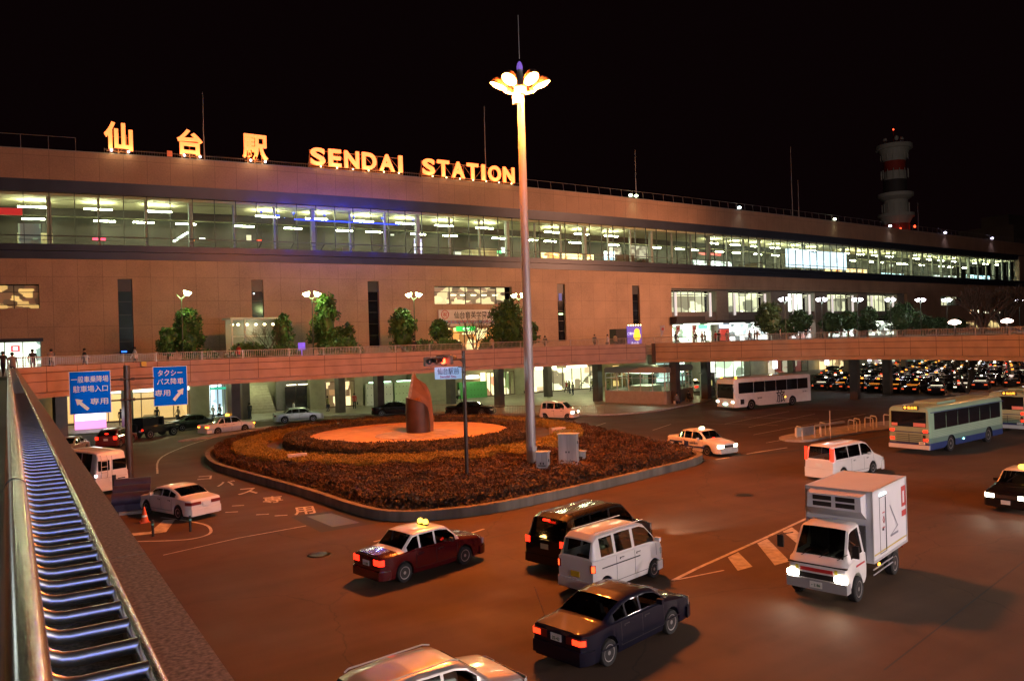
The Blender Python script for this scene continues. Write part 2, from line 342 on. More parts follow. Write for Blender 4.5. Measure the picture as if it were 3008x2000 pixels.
def wheel(root,x,y,r,w,detail=True,rimc=None,kind='alloy',nsp=7):
    s=1 if y>0 else -1
    T=Matrix.Translation((x,y,r))@Matrix.Rotation(R(90)*-s,4,'X')     # local z -> outward
    t=MB().lathe([(r*.62,-w/2),(r*.93,-w/2),(r,-w/2+.03),(r,w/2-.03),(r*.93,w/2),(r*.66,w/2),(r*.64,w/2-.02)],20,0,T)
    to=t.build('tyre' if root.name.startswith('wheel') else 'wheel',TYRE,root,True)
    m=MB(); m.lathe([(r*.66,w/2-.012),(r*.6,w/2-.012),(r*.57,w/2-.05),(.001,w/2-.06)],20,1,T)
    if detail:
        for k in range(nsp):
            a=2*math.pi*k/nsp; m.box(r*.12,r*.6,-.028,.028,w/2-.055,w/2-.015,0,T@Matrix.Rotation(a,4,'Z'))
        m.lathe([(r*.17,w/2-.06),(r*.17,w/2-.01),(.001,w/2-.004)],12,0,T); m.lathe([(r*.66,w/2-.02),(r*.66,w/2-.004),(r*.58,w/2-.008),(r*.57,w/2-.03)],20,0,T)
    m.build('rim',[rimc or RIM,DARK],to,True)
    return to
def car(name,label,cat,d,loc,h,paint,roof=None,group=None,lit=False,brake=False,low=None,plate=None,merge=False,trim=None,amber=False):
    B=Body(d); L,Wd=B.L,B.W; root=empty(name,(loc[0],loc[1],0),R(h),label,cat,group)
    xs=B.stations(.16 if not merge else .5); S=[B.sec(x) for x in xs]; n=len(S[0])
    body=MB(); parts={}
    def put(key,quad,mi=0): parts.setdefault(key,MB()).add(quad,[(0,1,2,3)],mi)
    ws,rg=d.get('ws'),d.get('rg'); cab=(min([a for a,b in d['side']]),max([b for a,b in d['side']]))
    for i in range(len(xs)-1):
        xm=(xs[i]+xs[i+1])/2; hh=lerp(d['top'],xm)-lerp(d['belt'],xm)
        for sgn in (1,-1):
            for j in range(n-1):
                q=[(xs[i]-L/2,sgn*S[i][j][0],S[i][j][1]),(xs[i+1]-L/2,sgn*S[i+1][j][0],S[i+1][j][1]),(xs[i+1]-L/2,sgn*S[i+1][j+1][0],S[i+1][j+1][1]),(xs[i]-L/2,sgn*S[i][j+1][0],S[i][j+1][1])]
                if j==5 and hh>.06:
                    hit=[k for k,(a,b) in enumerate(d['side']) if a<=xm<=b]
                    if hit: put(('side_window',hit[0],sgn),q); continue
                if j>=8 and ws and ws[0]<=xm<=ws[1]: put(('windscreen',),q); continue
                if j>=8 and rg and rg[0]<=xm<=rg[1]: put(('rear_window',),q); continue
                mi=0
                if roof is not None and j>=5 and (hh>.08 and cab[0]-.35<=xm<=cab[1]+.2): mi=1
                if low is not None and j<=1: mi=2
                body.add(q,[(0,1,2,3)],mi)
        a,b=S[i][0],S[i+1][0]; body.add([(xs[i]-L/2,a[0],a[1]),(xs[i]-L/2,-a[0],a[1]),(xs[i+1]-L/2,-b[0],b[1]),(xs[i+1]-L/2,b[0],b[1])],[(0,1,2,3)],3)
    for xi,x in ((0,0),(-1,L)):
        P=S[xi]
        for j in range(n-1):
            a,b=P[j],P[j+1]; mi=0
            key=None
            if d.get('endglass') and xi==0 and j==5: key='rear_window'
            q=[(x-L/2,a[0],a[1]),(x-L/2,-a[0],a[1]),(x-L/2,-b[0],b[1]),(x-L/2,b[0],b[1])]
            body.add(q,[(0,1,2,3)],mi)
    rf=roof or paint; lo=low or paint
    if merge:
        allm=MB(); allm.add(body.v,body.f,body.m)
        for k,p in parts.items(): allm.add(p.v,p.f,4)
        lt=MB(); wrap(lt,B,'f',Wd*.28,.12,.55,.68); allm.add(lt.v,lt.f,5)
        lt=MB(); wrap(lt,B,'r',Wd*.25,.14,.6,.76); allm.add(lt.v,lt.f,6)
        for xw in d['wheels']:
            for sg in (1,-1):
                T=Matrix.Translation((xw-L/2,sg*(Wd/2-.1),d['r']))@Matrix.Rotation(R(-90)*sg,4,'X')
                allm.lathe([(d['r'],-.1),(d['r'],.09),(d['r']*.62,.09)],10,7,T); allm.lathe([(d['r']*.6,.095),(.01,.08)],10,8,T)
        xv=ws[0]+.3 if lerp(d['top'],ws[1])<lerp(d['top'],ws[0]) else ws[1]-.3; zv=lerp(d['top'],xv); allm.box(xv-L/2-.03,xv-L/2+.05,-.45,-.2,zv,zv+.1,6); allm.tube([(xv+.3-L/2,-.6,zv-.14),(xv+.3-L/2,.6,zv-.14)],.012,4,9) if random.random()<.6 else None
        xr=(cab[0]+cab[1])/2+.15-L/2; zr=lerp(d['top'],xr+L/2)
        allm.box(xr-.07,xr+.07,-.13,.13,zr,zr+.13,9)
        bo=allm.build('body',[paint,rf,lo,BLACKP,BGLASS,merge[0],merge[1],TYRE,RIM,merge[2]],None,True)
        bpy.data.objects.remove(root); bo.name=name; bo.location=(loc[0],loc[1],0); bo.rotation_euler=(0,0,R(h)); return tag(bo,label,cat,group)
    bo=body.build('body',[paint,rf,lo,BLACKP],root,True)
    for k,p in parts.items():
        p.build(k[0],CGLASS,root,True)
    # cabin: seats, dashboard and steering wheel seen through the glass
    if ws:
        f0=ws[1] if lerp(d['top'],ws[1])<lerp(d['top'],ws[0]) else ws[0]; fx=min(cab[1],f0)-L/2; zs=B.sill+.12; rows=[fx-.95]+([fx-1.78] if L>3.2 else [])+([fx-2.6] if L>4.55 and len(d['side'])>2 and cab[0]<.6 else [])
        for i,sx in enumerate(rows):
            sh=min(1,(d['top'][len(d['top'])//2][1])/1.62); bk=zs+.82*sh*(1 if i==0 else .8)
            for y in ((-.36,.36) if i==0 else (-.3,.3)):
                w_=.25 if i==0 else .3; m=MB(); m.box(sx-.2,sx+.3,y-w_,y+w_,zs+.1,zs+.34); m.add([(sx-.34,y-w_,zs+.25),(sx-.34,y+w_,zs+.25),(sx-.16,y+w_,zs+.3),(sx-.16,y-w_,zs+.3),(sx-.46,y-w_*.9,bk),(sx-.46,y+w_*.9,bk),(sx-.36,y+w_*.9,bk),(sx-.36,y-w_*.9,bk)],[(0,1,2,3),(4,7,6,5),(0,4,5,1),(2,6,7,3),(0,3,7,4),(1,5,6,2)]); m.box(sx-.5,sx-.4,y-.12,y+.12,bk+.01,bk+.13*sh) if i==0 else None; m.build('seat',SEATM,root,True)
        MB().box(fx-.25,fx+.1,-Wd/2+.15,Wd/2-.15,zs+.35,min(lerp(d['belt'],fx+L/2),lerp(d['top'],fx+L/2))-.04).build('dashboard',BLACKP,root)
    # door seams and handles
    sm=MB(); 
    for sg in (1,-1):
        for x in d.get('seams',[]): sidestrip(sm,B,x-.008,x+.008,B.sill+.16,lerp(d['belt'],x)-.02,sg)
        if d.get('seams'):
            sidestrip(sm,B,min(d['seams']),max(d['seams']),B.sill+.155,B.sill+.17,sg)
    if sm.v: sm.build('door_seam',BLACKP,bo)
    if trim:
        t=MB(); zt_=.52
        for sg in (1,-1): sidestrip(t,B,.35,L-.35,trim[1],trim[2],sg,.012)
        t.build('side_moulding',trim[0],root)
    for x in d.get('handles',[]):
        for sg in (1,-1):
            hb=MB(); z=lerp(d['belt'],x)-.13; sidestrip(hb,B,x-.09,x+.09,z,z+.03,sg,.03); sidestrip(hb,B,x-.11,x+.11,z-.015,z+.045,sg,.006,1); hb.build('door_handle',[d.get('hm',paint),BLACKP],root)
    # wheels
    for xw in d['wheels']:
        for sg in (1,-1): wheel(root,xw-L/2,sg*(Wd/2-.11),d['r'],.2,True,d.get('rim'),nsp=d.get('nsp',7))
    # lights
    zl=d.get('tl',(.68,.86)); zh=d.get('hl',(.56,.72)); ty=d.get('tly',.48); hy=d.get('hly',.5)
    for sg in (1,-1):
        m=MB(); wrap(m,B,'r',Wd/2*ty,d.get('tlx',.14),zl[0],zl[1],.014,0,sg); 
        if brake and brake!='amber':
            m.build('taillight',TAILR,root); 
        else: m.build('taillight',TAILD,root)
        m=MB(); wrap(m,B,'f',Wd/2*hy,d.get('hlx',.16),zh[0],zh[1],.014,0,sg); m.build('headlight',HEADW if lit else HEADD,root)
        if amber:
            m=MB(); wrap(m,B,'r',Wd/2*(ty+.05),.1,zl[0]+.01,zl[0]+.09,.03,0,sg); m.build('indicator',AMBER,root)
    # bumpers, grille, plates
    for end,nm in (('r','bumper'),('f','bumper')):
        m=MB(); z0,z1=d.get('bz',(B.sill+.03,.5)); wrap(m,B,end,-.01,.34,z0,z1,.05,0,0,.06); m.build(nm,d.get('bm',paint),root,True)
    m=MB(); g=d.get('gr',(.56,.7)); wrap(m,B,'f',-.01,0,g[0],g[1],.01,0)
    for v in m.v: pass
    gm=MB(); gw=Wd/2*hy-.04; gm.box(L/2,L/2+.018,-gw,gw,g[0],g[1],0)
    for k in range(4): z=g[0]+(g[1]-g[0])*(k+.5)/4; gm.box(L/2+.018,L/2+.026,-gw,gw,z-.008,z+.008,1)
    gm.build('grille',[BLACKP,CHROME],root)
    pz=d.get('pz',.62)
    pm=MB().box(-L/2-.03,-L/2-.014,-.165,.165,pz,pz+.165,0).build('license_plate',PLATEY if plate=='y' else PLATEW,root)
    pf=MB().box(L/2+.055,L/2+.07,-.165,.165,.34,.505,0).build('license_plate',PLATEY if plate=='y' else PLATEW,root)
    if isinstance(plate,str) and len(plate)>1:
        T=Matrix.Translation((-L/2-.032,0,pz+.06))@Matrix.Rotation(R(-90),4,'Z')@Matrix.Rotation(R(90),4,'X')
        text(plate,.1,INKG,pm,'plate_lettering',T,.002,.002)
    # mirrors
    xm=d.get('mx',ws[0] if ws else L*.7)
    for sg in (1,-1):
        zb=lerp(d['belt'],xm)+.05; m=MB(); m.obox((xm-L/2,sg*(B.w(xm)+.06),zb),.1,.17,.12,0,0); m.build('wing_mirror',paint if roof is None else BLACKP,root)
    # wipers
    if ws:
        m=MB()
        for y in (-.35,.25):
            x0=ws[1] if lerp(d['top'],ws[1])<lerp(d['top'],ws[0]) else ws[0]; z0=lerp(d['top'],x0)
            x1=x0-.35 if x0==ws[1] else x0+.3; m.tube([(x0-L/2,y,z0+.02),(x1-L/2,y+.3,lerp(d['top'],x1)+.02)],.008,4)
        m.build('wiper',BLACKP,root)
    root['L']=L
    return root
def clean(root):
    if 'L' in root.keys(): del root['L']
def taxilamp(root,x,z,kind='lantern',m=None):
    if kind=='lantern':
        o=MB().lathe([(.17,0),(.2,.05),(.19,.12),(.12,.16),(.001,.17)],16,0,Matrix.Translation((x,0,z))@Matrix.Diagonal((.6,1.15,1,1))).build('roof_lantern',m,root,True)
    else:
        for y in (-.14,.14): 
            MB().ball((x,y,z+.1),.1,8,0).build('roof_lantern',m,root,True)
        MB().box(x-.06,x+.06,-.25,.25,z,z+.04,0).build('lantern_base',BLACKP,root)
def sedan(L=4.7,Wd=1.7,H=1.44,r=.31,crown=False,**k):
    if crown: top=[(0,.9),(.06,.98),(.95,1.02),(1.42,H-.04),(1.75,H),(2.65,H),(2.95,H-.05),(3.5,1.0),(4.5,.86),(L,.78)]; rg=(.97,1.4); ws=(2.97,3.47); side=[(1.12,1.62),(1.7,2.3),(2.38,3.25)]
    else: top=[(0,.82),(.06,.93),(.85,1.0),(1.2,1.18),(1.65,H-.05),(2.0,H),(2.7,H-.01),(3.05,H-.08),(3.62,.97),(4.45,.80),(L,.66)]; rg=(.92,1.63); ws=(3.05,3.58); side=[(1.25,1.7),(1.76,2.3),(2.38,3.3)]
    d=dict(L=L,W=Wd,r=r,top=[(x*L/4.7,z) for x,z in top],belt=[(0,.8),(.05,.88),(1.0*L/4.7,.92),(3.4*L/4.7,.9),(4.4*L/4.7,.78),(L,.62)],
      wheels=(.95*L/4.7,(.95+2.72)*L/4.7),rg=tuple(a*L/4.7 for a in rg),ws=tuple(a*L/4.7 for a in ws),side=[(a*L/4.7,b*L/4.7) for a,b in side],seams=[a*L/4.7 for a in (1.45,2.34,3.3)],handles=[a*L/4.7 for a in (1.68,2.55)],corner=.15)
    d.update(k); return d
def van(L,Wd,H,r=.3,nose=.35,rear=.12,**k):
    xw=L-nose
    d=dict(L=L,W=Wd,r=r,top=[(0,1.0),(.03,1.05),(rear,H-.1),(rear+.25,H),(xw-1.1,H),(xw-.75,H-.08),(xw,1.08),(L-.05,.9),(L,.75)],belt=[(0,.95),(xw-.3,1.0),(xw,.95),(L,.7)],
      wheels=(.6,L-.75),rg=(.035,rear),ws=(xw-.75,xw-.03),side=[(.35,L*.32),(L*.35,L*.57),(L*.6,xw-.2)],seams=[L*.335,L*.585,xw-.25],handles=[L*.4,L*.66],tum=.08,corner=.07,ce=.25,hl=(.6,.78),tl=(.6,1.0),tly=.86,tlx=.05)
    d.update(k); return d
SEATM=mat('seat fabric',(.11,.10,.10),.85,nz=.2,ns=5)
P_MAROON=mat('maroon car paint',(.075,.004,.006),0.25,nz=.1,ns=1,coat=.9); P_NAVY=mat('midnight car paint',(.004,.004,.013),0.5,coat=.7,nz=.1,ns=1,spec=.12)
P_BLACK=mat('black car paint',(.005,.004,.004),0.5,spec=.12,coat=1.0,nz=.1,ns=1); P_WHITE=mat('white car paint',(.70,.67,.64),0.35,coat=.8,nz=.05,ns=1)
P_SILVER=mat('silver car paint',(.48,.46,.44),0.32,metal=.55,coat=.8,nz=.06,ns=1.5); P_PALEBLUE=mat('pale silver car paint',(.42,.5,.47),0.35,metal=.35,coat=.7,nz=.05,ns=1)
P_RED=mat('dark red car paint',(.12,.01,.01),.3,coat=.8,nz=.1); P_BLUE=mat('blue trim paint',(.02,.04,.16),.4,coat=.5)
YLAMP=emit('yellow roof lamp',(1,.55,.05),6.0); WLAMP=emit('white roof lamp',(1,.8,.45),6.0)
# maroon taxi with a white roof
c=car('taxi','maroon taxi with white roof and two round yellow roof lamps','taxi',sedan(crown=True,L=4.55,Wd=1.68,H=1.48),(11.4,23.5),12,P_MAROON,roof=P_WHITE,plate='・5 04',brake=True)
c.scale=(.96,.98,.98); taxilamp(c,.1,1.48,'balls',YLAMP)
# dark sedan in front
c=car('sedan','dark midnight blue sedan with alloy wheels, beside the white van','sedan',sedan(L=4.6,Wd=1.72,H=1.38,r=.31,tl=(.66,.84),tly=.35,nsp=12,bz=(.26,.55),pz=.66),(12.45,14.85),12,P_NAVY,brake='amber',plate='32-43',trim=(P_NAVY,.42,.46))
c.scale=(.95,.97,.98)
m=MB(); wrap(m,Body(sedan(L=4.6,Wd=1.72)),'r',.5,.1,.69,.81,.03,0); m.build('taillight',emit('dim tail light',(1,.04,.01),3),c)
MB().tube([(-1.9,.72,.95),(-2.25,.72,1.75)],.006,5).build('antenna',BLACKP,c)
# black MPV
c=car('minivan','black minivan behind the white microvan, red tail lights on','minivan',van(4.85,1.8,1.78,r=.33,nose=.85,rear=.3,tl=(.85,1.05),tly=.72,belt=[(0,.98),(3.6,1.0),(4.0,.95),(4.85,.72)],top=[(0,1.0),(.03,1.05),(.3,1.66),(.6,1.77),(2.9,1.78),(3.3,1.7),(4.0,1.06),(4.7,.86),(4.85,.72)],side=[(.5,1.4),(1.48,2.4),(2.5,3.7)],wheels=(.95,3.85),pz=.72),(16.8,21.2),13,P_BLACK,brake=True)
MB().box(-2.33,-2.29,-.14,.14,1.6,1.66).build('brake_light',TAILR,c)
for sg in (1,-1): lamp('headlight_beam','SPOT',(2.46,sg*.62,.66),1100,(1,.9,.75),c,.05,46,.5,(1,0,-.035))
# white kei van
c=car('microvan','small white microvan with yellow plate, between the black minivan and the dark sedan','van',van(3.35,1.42,1.8,r=.27,nose=.12,rear=.16,hl=(.7,.88),wheels=(.55,2.9),tl=(.78,1.0),tly=.8,tlx=.08,mx=3.0,belt=[(0,1.1),(3.2,1.08),(3.35,.9)],top=[(0,1.12),(.03,1.15),(.16,1.66),(.36,1.79),(1.5,1.81),(2.35,1.79),(2.6,1.71),(3.2,1.15),(3.33,.98),(3.35,.9)],ws=(2.6,3.17),rg=(.035,.15),side=[(.4,.98),(1.1,1.85),(1.98,2.95)],seams=[1.04,1.92,3.0],pz=.58,handles=[1.3,2.1]),(15.35,18.4),11,P_WHITE,brake='amber',plate='y')
m=MB(); wrap(m,Body(van(3.35,1.42,1.88)),'r',.62,.05,.8,.98,.02,0); m.build('taillight',emit('orange tail light',(1,.07,.015),4),c)
MB().box(-1.3,.5,-.715,-.70,.84,.87).build('door_rail',BLACKP,c)
m=MB()
for y in (-.45,.45): m.box(-1.3,1.0,y-.012,y+.012,1.812,1.83)
m.build('roof_gutter',P_WHITE,c)
# silver wagon bottom
c=car('station_wagon','silver station wagon cut off by the bottom edge, in front of the dark sedan','wagon',sedan(L=4.6,Wd=1.74,H=1.5,r=.31,top=[(0,.9),(.05,1.0),(.5,1.38),(.8,1.46),(1.7,1.5),(2.6,1.47),(2.9,1.4),(3.5,.99),(4.35,.84),(4.6,.66)],rg=(.06,.5),ws=(2.92,3.46),side=[(.75,1.35),(1.42,2.2),(2.28,3.15)],seams=[1.38,2.24,3.2],handles=[1.6,2.45]),(6.65,13.7),6,P_SILVER)
c.scale=(.86,.93,.93)
m=MB()
for y in (-.55,.55): m.tube([(-1.7,y,1.47),(-1.6,y,1.52),(.3,y,1.53),(.5,y,1.48)],.018,6)
m.build('roof_rail',P_SILVER,c)
# white minivan (stepped)
c=car('minivan','white minivan with tall red tail lights, seen from behind near the city bus','minivan',van(4.7,1.66,1.78,r=.31,nose=.8,rear=.1,tl=(1.02,1.66),tly=.76,tlx=.06,bz=(.16,.62),belt=[(0,1.02),(3.6,1.02),(3.95,.98),(4.7,.72)],top=[(0,1.05),(.02,1.1),(.12,1.7),(.3,1.77),(2.9,1.77),(3.25,1.68),(3.95,1.08),(4.6,.88),(4.7,.72)],rg=(.022,.12),side=[(.3,1.4),(1.44,2.5),(2.6,3.6)],wheels=(.85,3.6),pz=.72),(36.3,24.5),3,P_WHITE,brake=True)
# white taxi heading to the right
def livery(c,B,m,txt,x=0.2,size=.2):
    b=MB()
    for sg in (1,-1):
        sidestrip(b,B,.35,1.55,.62,.72,sg,.006); sidestrip(b,B,1.7,2.1,.42,.78,sg,.006); sidestrip(b,B,2.1,3.6,.42,.52,sg,.006)
    b.build('livery_stripe',m,c)
    T=Matrix.Translation((x,-B.W/2-.012,.68))@Matrix.Rotation(R(90),4,'X'); text(txt,size,m,c,'livery_lettering',T,.002,.004)
D_T=sedan(crown=True,H=1.5)
c=car('taxi','white taxi with dark stripe and glowing roof lantern, beyond the right tip of the island','taxi',D_T,(36.95,35.1),-92,P_WHITE,lit=True)
livery(c,Body(D_T),P_BLUE,'SHINKO'); taxilamp(c,.1,1.49,'lantern',WLAMP)
MB().box(1.05,1.1,-.1,.1,1.0,1.06).build('vacant_lamp',TAILR,c)
# dark taxi right edge
c=car('taxi','dark taxi with bright headlights at the right edge, yellow lamp on its pale roof','taxi',sedan(crown=True,H=1.5),(35.7,15.7),187,P_BLACK,roof=P_WHITE,lit=True)
taxilamp(c,.1,1.49,'lantern',YLAMP)
for sg in (1,-1): lamp('headlight_beam','SPOT',(2.42,sg*.6,.66),50,(1,.85,.6),c,.05,60,.7,(1,0,-.11))
# silver sedan, black sedans, taxi left
c=car('sedan','pale silver sedan parked by the kerb in front of the station stairs','sedan',sedan(L=4.75,Wd=1.74,H=1.44,r=.32,crown=True),(24.3,77.3),-10,P_PALEBLUE)
c=car('sedan','black sedan half hidden behind the sculpture, waiting at the kerb by the lockers','sedan',sedan(L=4.9,Wd=1.78,H=1.42,r=.32),(34.3,76.0),-22,P_BLACK,brake='amber')
c=car('sedan','black sedan with orange marker lights, between the signal pole and the lamp mast','sedan',sedan(L=4.9,Wd=1.78,H=1.44,r=.32,crown=True),(39.4,68.8),-46,P_BLACK)
D_K=van(3.4,1.48,1.66,r=.27,nose=.75,rear=.15,top=[(0,1.0),(.03,1.05),(.15,1.52),(.35,1.65),(2.0,1.66),(2.3,1.58),(2.85,1.05),(3.3,.9),(3.4,.74)],belt=[(0,.95),(2.6,.93),(2.85,.9),(3.4,.7)],ws=(2.3,2.83),rg=(.035,.15),side=[(.25,.65),(.72,1.45),(1.52,2.5)],wheels=(.5,2.86),seams=[1.48,2.45])
c=car('small_car','small pale pink hatchback with headlights on, just right of the lamp mast','hatchback',D_K,(43.3,58.9),-62,mat('pale pink car paint',(.7,.6,.58),.35,coat=.7),lit=True,plate='y')
c=car('taxi','white and pale blue taxi with two orange roof lamps, turning behind the left pillar','taxi',sedan(crown=True,H=1.52),(16.3,72.6),20,P_WHITE,brake=True,amber=True,low=mat('pale blue car paint',(.4,.5,.65),.35,coat=.7))
taxilamp(c,.1,1.5,'balls',emit('orange roof lamp',(1,.38,.03),9))
MB().box(2.3,2.4,-.78,-.55,.62,.74).build('indicator',AMBER,c)
c=car('sedan','dark green sedan hidden behind the pale blue taxi','sedan',sedan(L=4.6,H=1.42),(14.6,78.6),12,mat('dark green car paint',(.01,.03,.02),.3,coat=.9))
c=car('hatchback','dark red hatchback with glowing brake lights, behind the road sign pole','hatchback',van(4.1,1.68,1.46,r=.3,nose=.95,rear=.45,top=[(0,.95),(.03,1.0),(.5,1.38),(.8,1.45),(1.9,1.46),(2.3,1.4),(3.1,.98),(4.0,.8),(4.1,.68)],belt=[(0,.9),(3.1,.9),(4.1,.66)],ws=(2.32,3.06),rg=(.04,.5),side=[(.55,.95),(1.02,1.8),(1.88,2.85)],wheels=(.75,3.25),tl=(.7,.95),tly=.68,seams=[1.84,2.9]),(7.2,70.2),62,P_RED,brake=True)
MB().box(-1.92,-1.88,-.12,.12,1.12,1.2).build('brake_light',TAILR,c)
c=car('sedan','silver car mostly hidden behind the stone coping, next to the red hatchback','car',sedan(L=4.5,H=1.42),(3.6,66.0),70,P_SILVER,brake='amber')
# white sedan left
c=car('coupe','white sedan with rounded roof and dark tail lights, beside the striped painted triangle','sedan',sedan(L=4.4,Wd=1.68,H=1.36,tl=(.68,.82),tly=.3,tlx=.3),(6.4,38.6),112,P_WHITE)
# jeep
def jeep():
    root=empty('off_road_jeep',(10.7,74.6,0),R(30),'black soft-top jeep with spare wheel on its tail, left of the pale blue taxi','jeep')
    k=mat('black jeep paint',(.012,.014,.012),.4,coat=.4); tp=mat('black canvas',(.012,.012,.011),.9)
    b=MB(); b.box(-1.75,.35,-.72,.72,.55,1.08); b.box(.35,1.75,-.52,.52,.55,1.06); b.box(.35,1.95,-.75,-.5,.82,.9); b.box(.35,1.95,.5,.75,.82,.9); b.box(-1.75,-.9,-.78,.78,.8,.88); b.box(1.75,1.85,-.75,.75,.5,.62); b.box(-1.9,-1.78,-.7,.7,.48,.62); b.box(-1.6,1.7,-.4,.4,.42,.55)
    b.build('body',k,root)
    MB().box(-1.75,-.35,-.7,.7,1.08,1.78).box(-.35,.3,-.7,.7,1.66,1.78).box(-.35,-.2,-.7,.7,1.08,1.66).box(.2,.3,-.7,.7,1.08,1.66).build('soft_top',tp,root)
    MB().box(.33,.38,-.68,.68,1.1,1.7).build('windscreen',CGLASS,root)
    fr=MB(); 
    for y in (-.7,.7): fr.tube([(.36,y,1.08),(.3,y,1.76)],.035,6)
    fr.tube([(.3,-.7,1.76),(.3,.7,1.76)],.035,6); fr.build('window_frame',k,root)
    for x in (-1.15,1.25):
        for y in (-.72,.72): wheel(root,x,y,.38,.24)
    T=Matrix.Translation((-1.92,.2,.95))@Matrix.Rotation(R(-90),4,'Y')
    t=MB().lathe([(.2,-.1),(.34,-.1),(.37,-.06),(.37,.06),(.34,.1),(.22,.1)],20,0,T).build('spare_wheel',TYRE,root,True); MB().lathe([(.22,.08),(.001,.06)],16,0,T).build('rim',RIM,t)
    for y in (-.62,.62): MB().box(-1.8,-1.76,y-.08,y+.08,.7,.84).build('taillight',TAILR if y<0 else TAILD,root)
    for y in (-.35,.35): MB().lathe([(.1,0),(.1,.04),(.001,.05)],12,0,Matrix.Translation((1.76,y,.85))@Matrix.Rotation(R(90),4,'Y')).build('headlight',HEADD,root)
    MB().box(-1.96,-1.93,-.7,-.42,.6,.74).build('license_plate',PLATEW,root)
jeep()
# boxy white van seen from behind (left)
D_B=van(4.7,1.88,2.28,r=.33,nose=.3,rear=.06,top=[(0,1.3),(.02,2.05),(.12,2.22),(.35,2.28),(3.1,2.28),(3.6,2.15),(4.4,1.25),(4.68,1.0),(4.7,.9)],belt=[(0,1.15),(4.4,1.1),(4.7,.85)],rg=None,ws=(3.6,4.38),side=[(.5,1.5),(1.6,2.7),(2.9,3.9)],wheels=(.9,3.7),tl=(.95,1.15),tly=.9,tlx=.03,pz=.66,seams=[2.8],handles=[3.0])
c=car('van','white high-roof van seen from behind, ladder on one rear door','van',D_B,(3.6,48.6),112,P_WHITE)
for y,w_ in ((.42,.3),(-.4,.36)): MB().box(-2.365,-2.352,y-w_,y+w_,1.28,1.82).build('rear_window',CGLASS,c)
m=MB()
for y in (.28,.6): m.tube([(-2.4,y,.9),(-2.46,y,1.1),(-2.46,y,1.9),(-2.36,y,2.1)],.02,6)
for z in (1.2,1.5,1.8): m.tube([(-2.46,.28,z),(-2.46,.6,z)],.018,6)
m.build('ladder',GALV,c)
MB().box(-2.36,-2.352,-.004,.004,.5,2.05).box(-2.36,-2.352,-.8,.8,.9,.906).build('door_seam',BLACKP,c)
MB().box(-2.4,-2.35,.82,.92,1.0,1.12).build('marker_lamp',emit('white marker lamp',(1,.8,.8),9),c)
MB().box(-2.36,-2.34,-.7,-.3,.75,.8).build('name_badge',BLACKP,c)

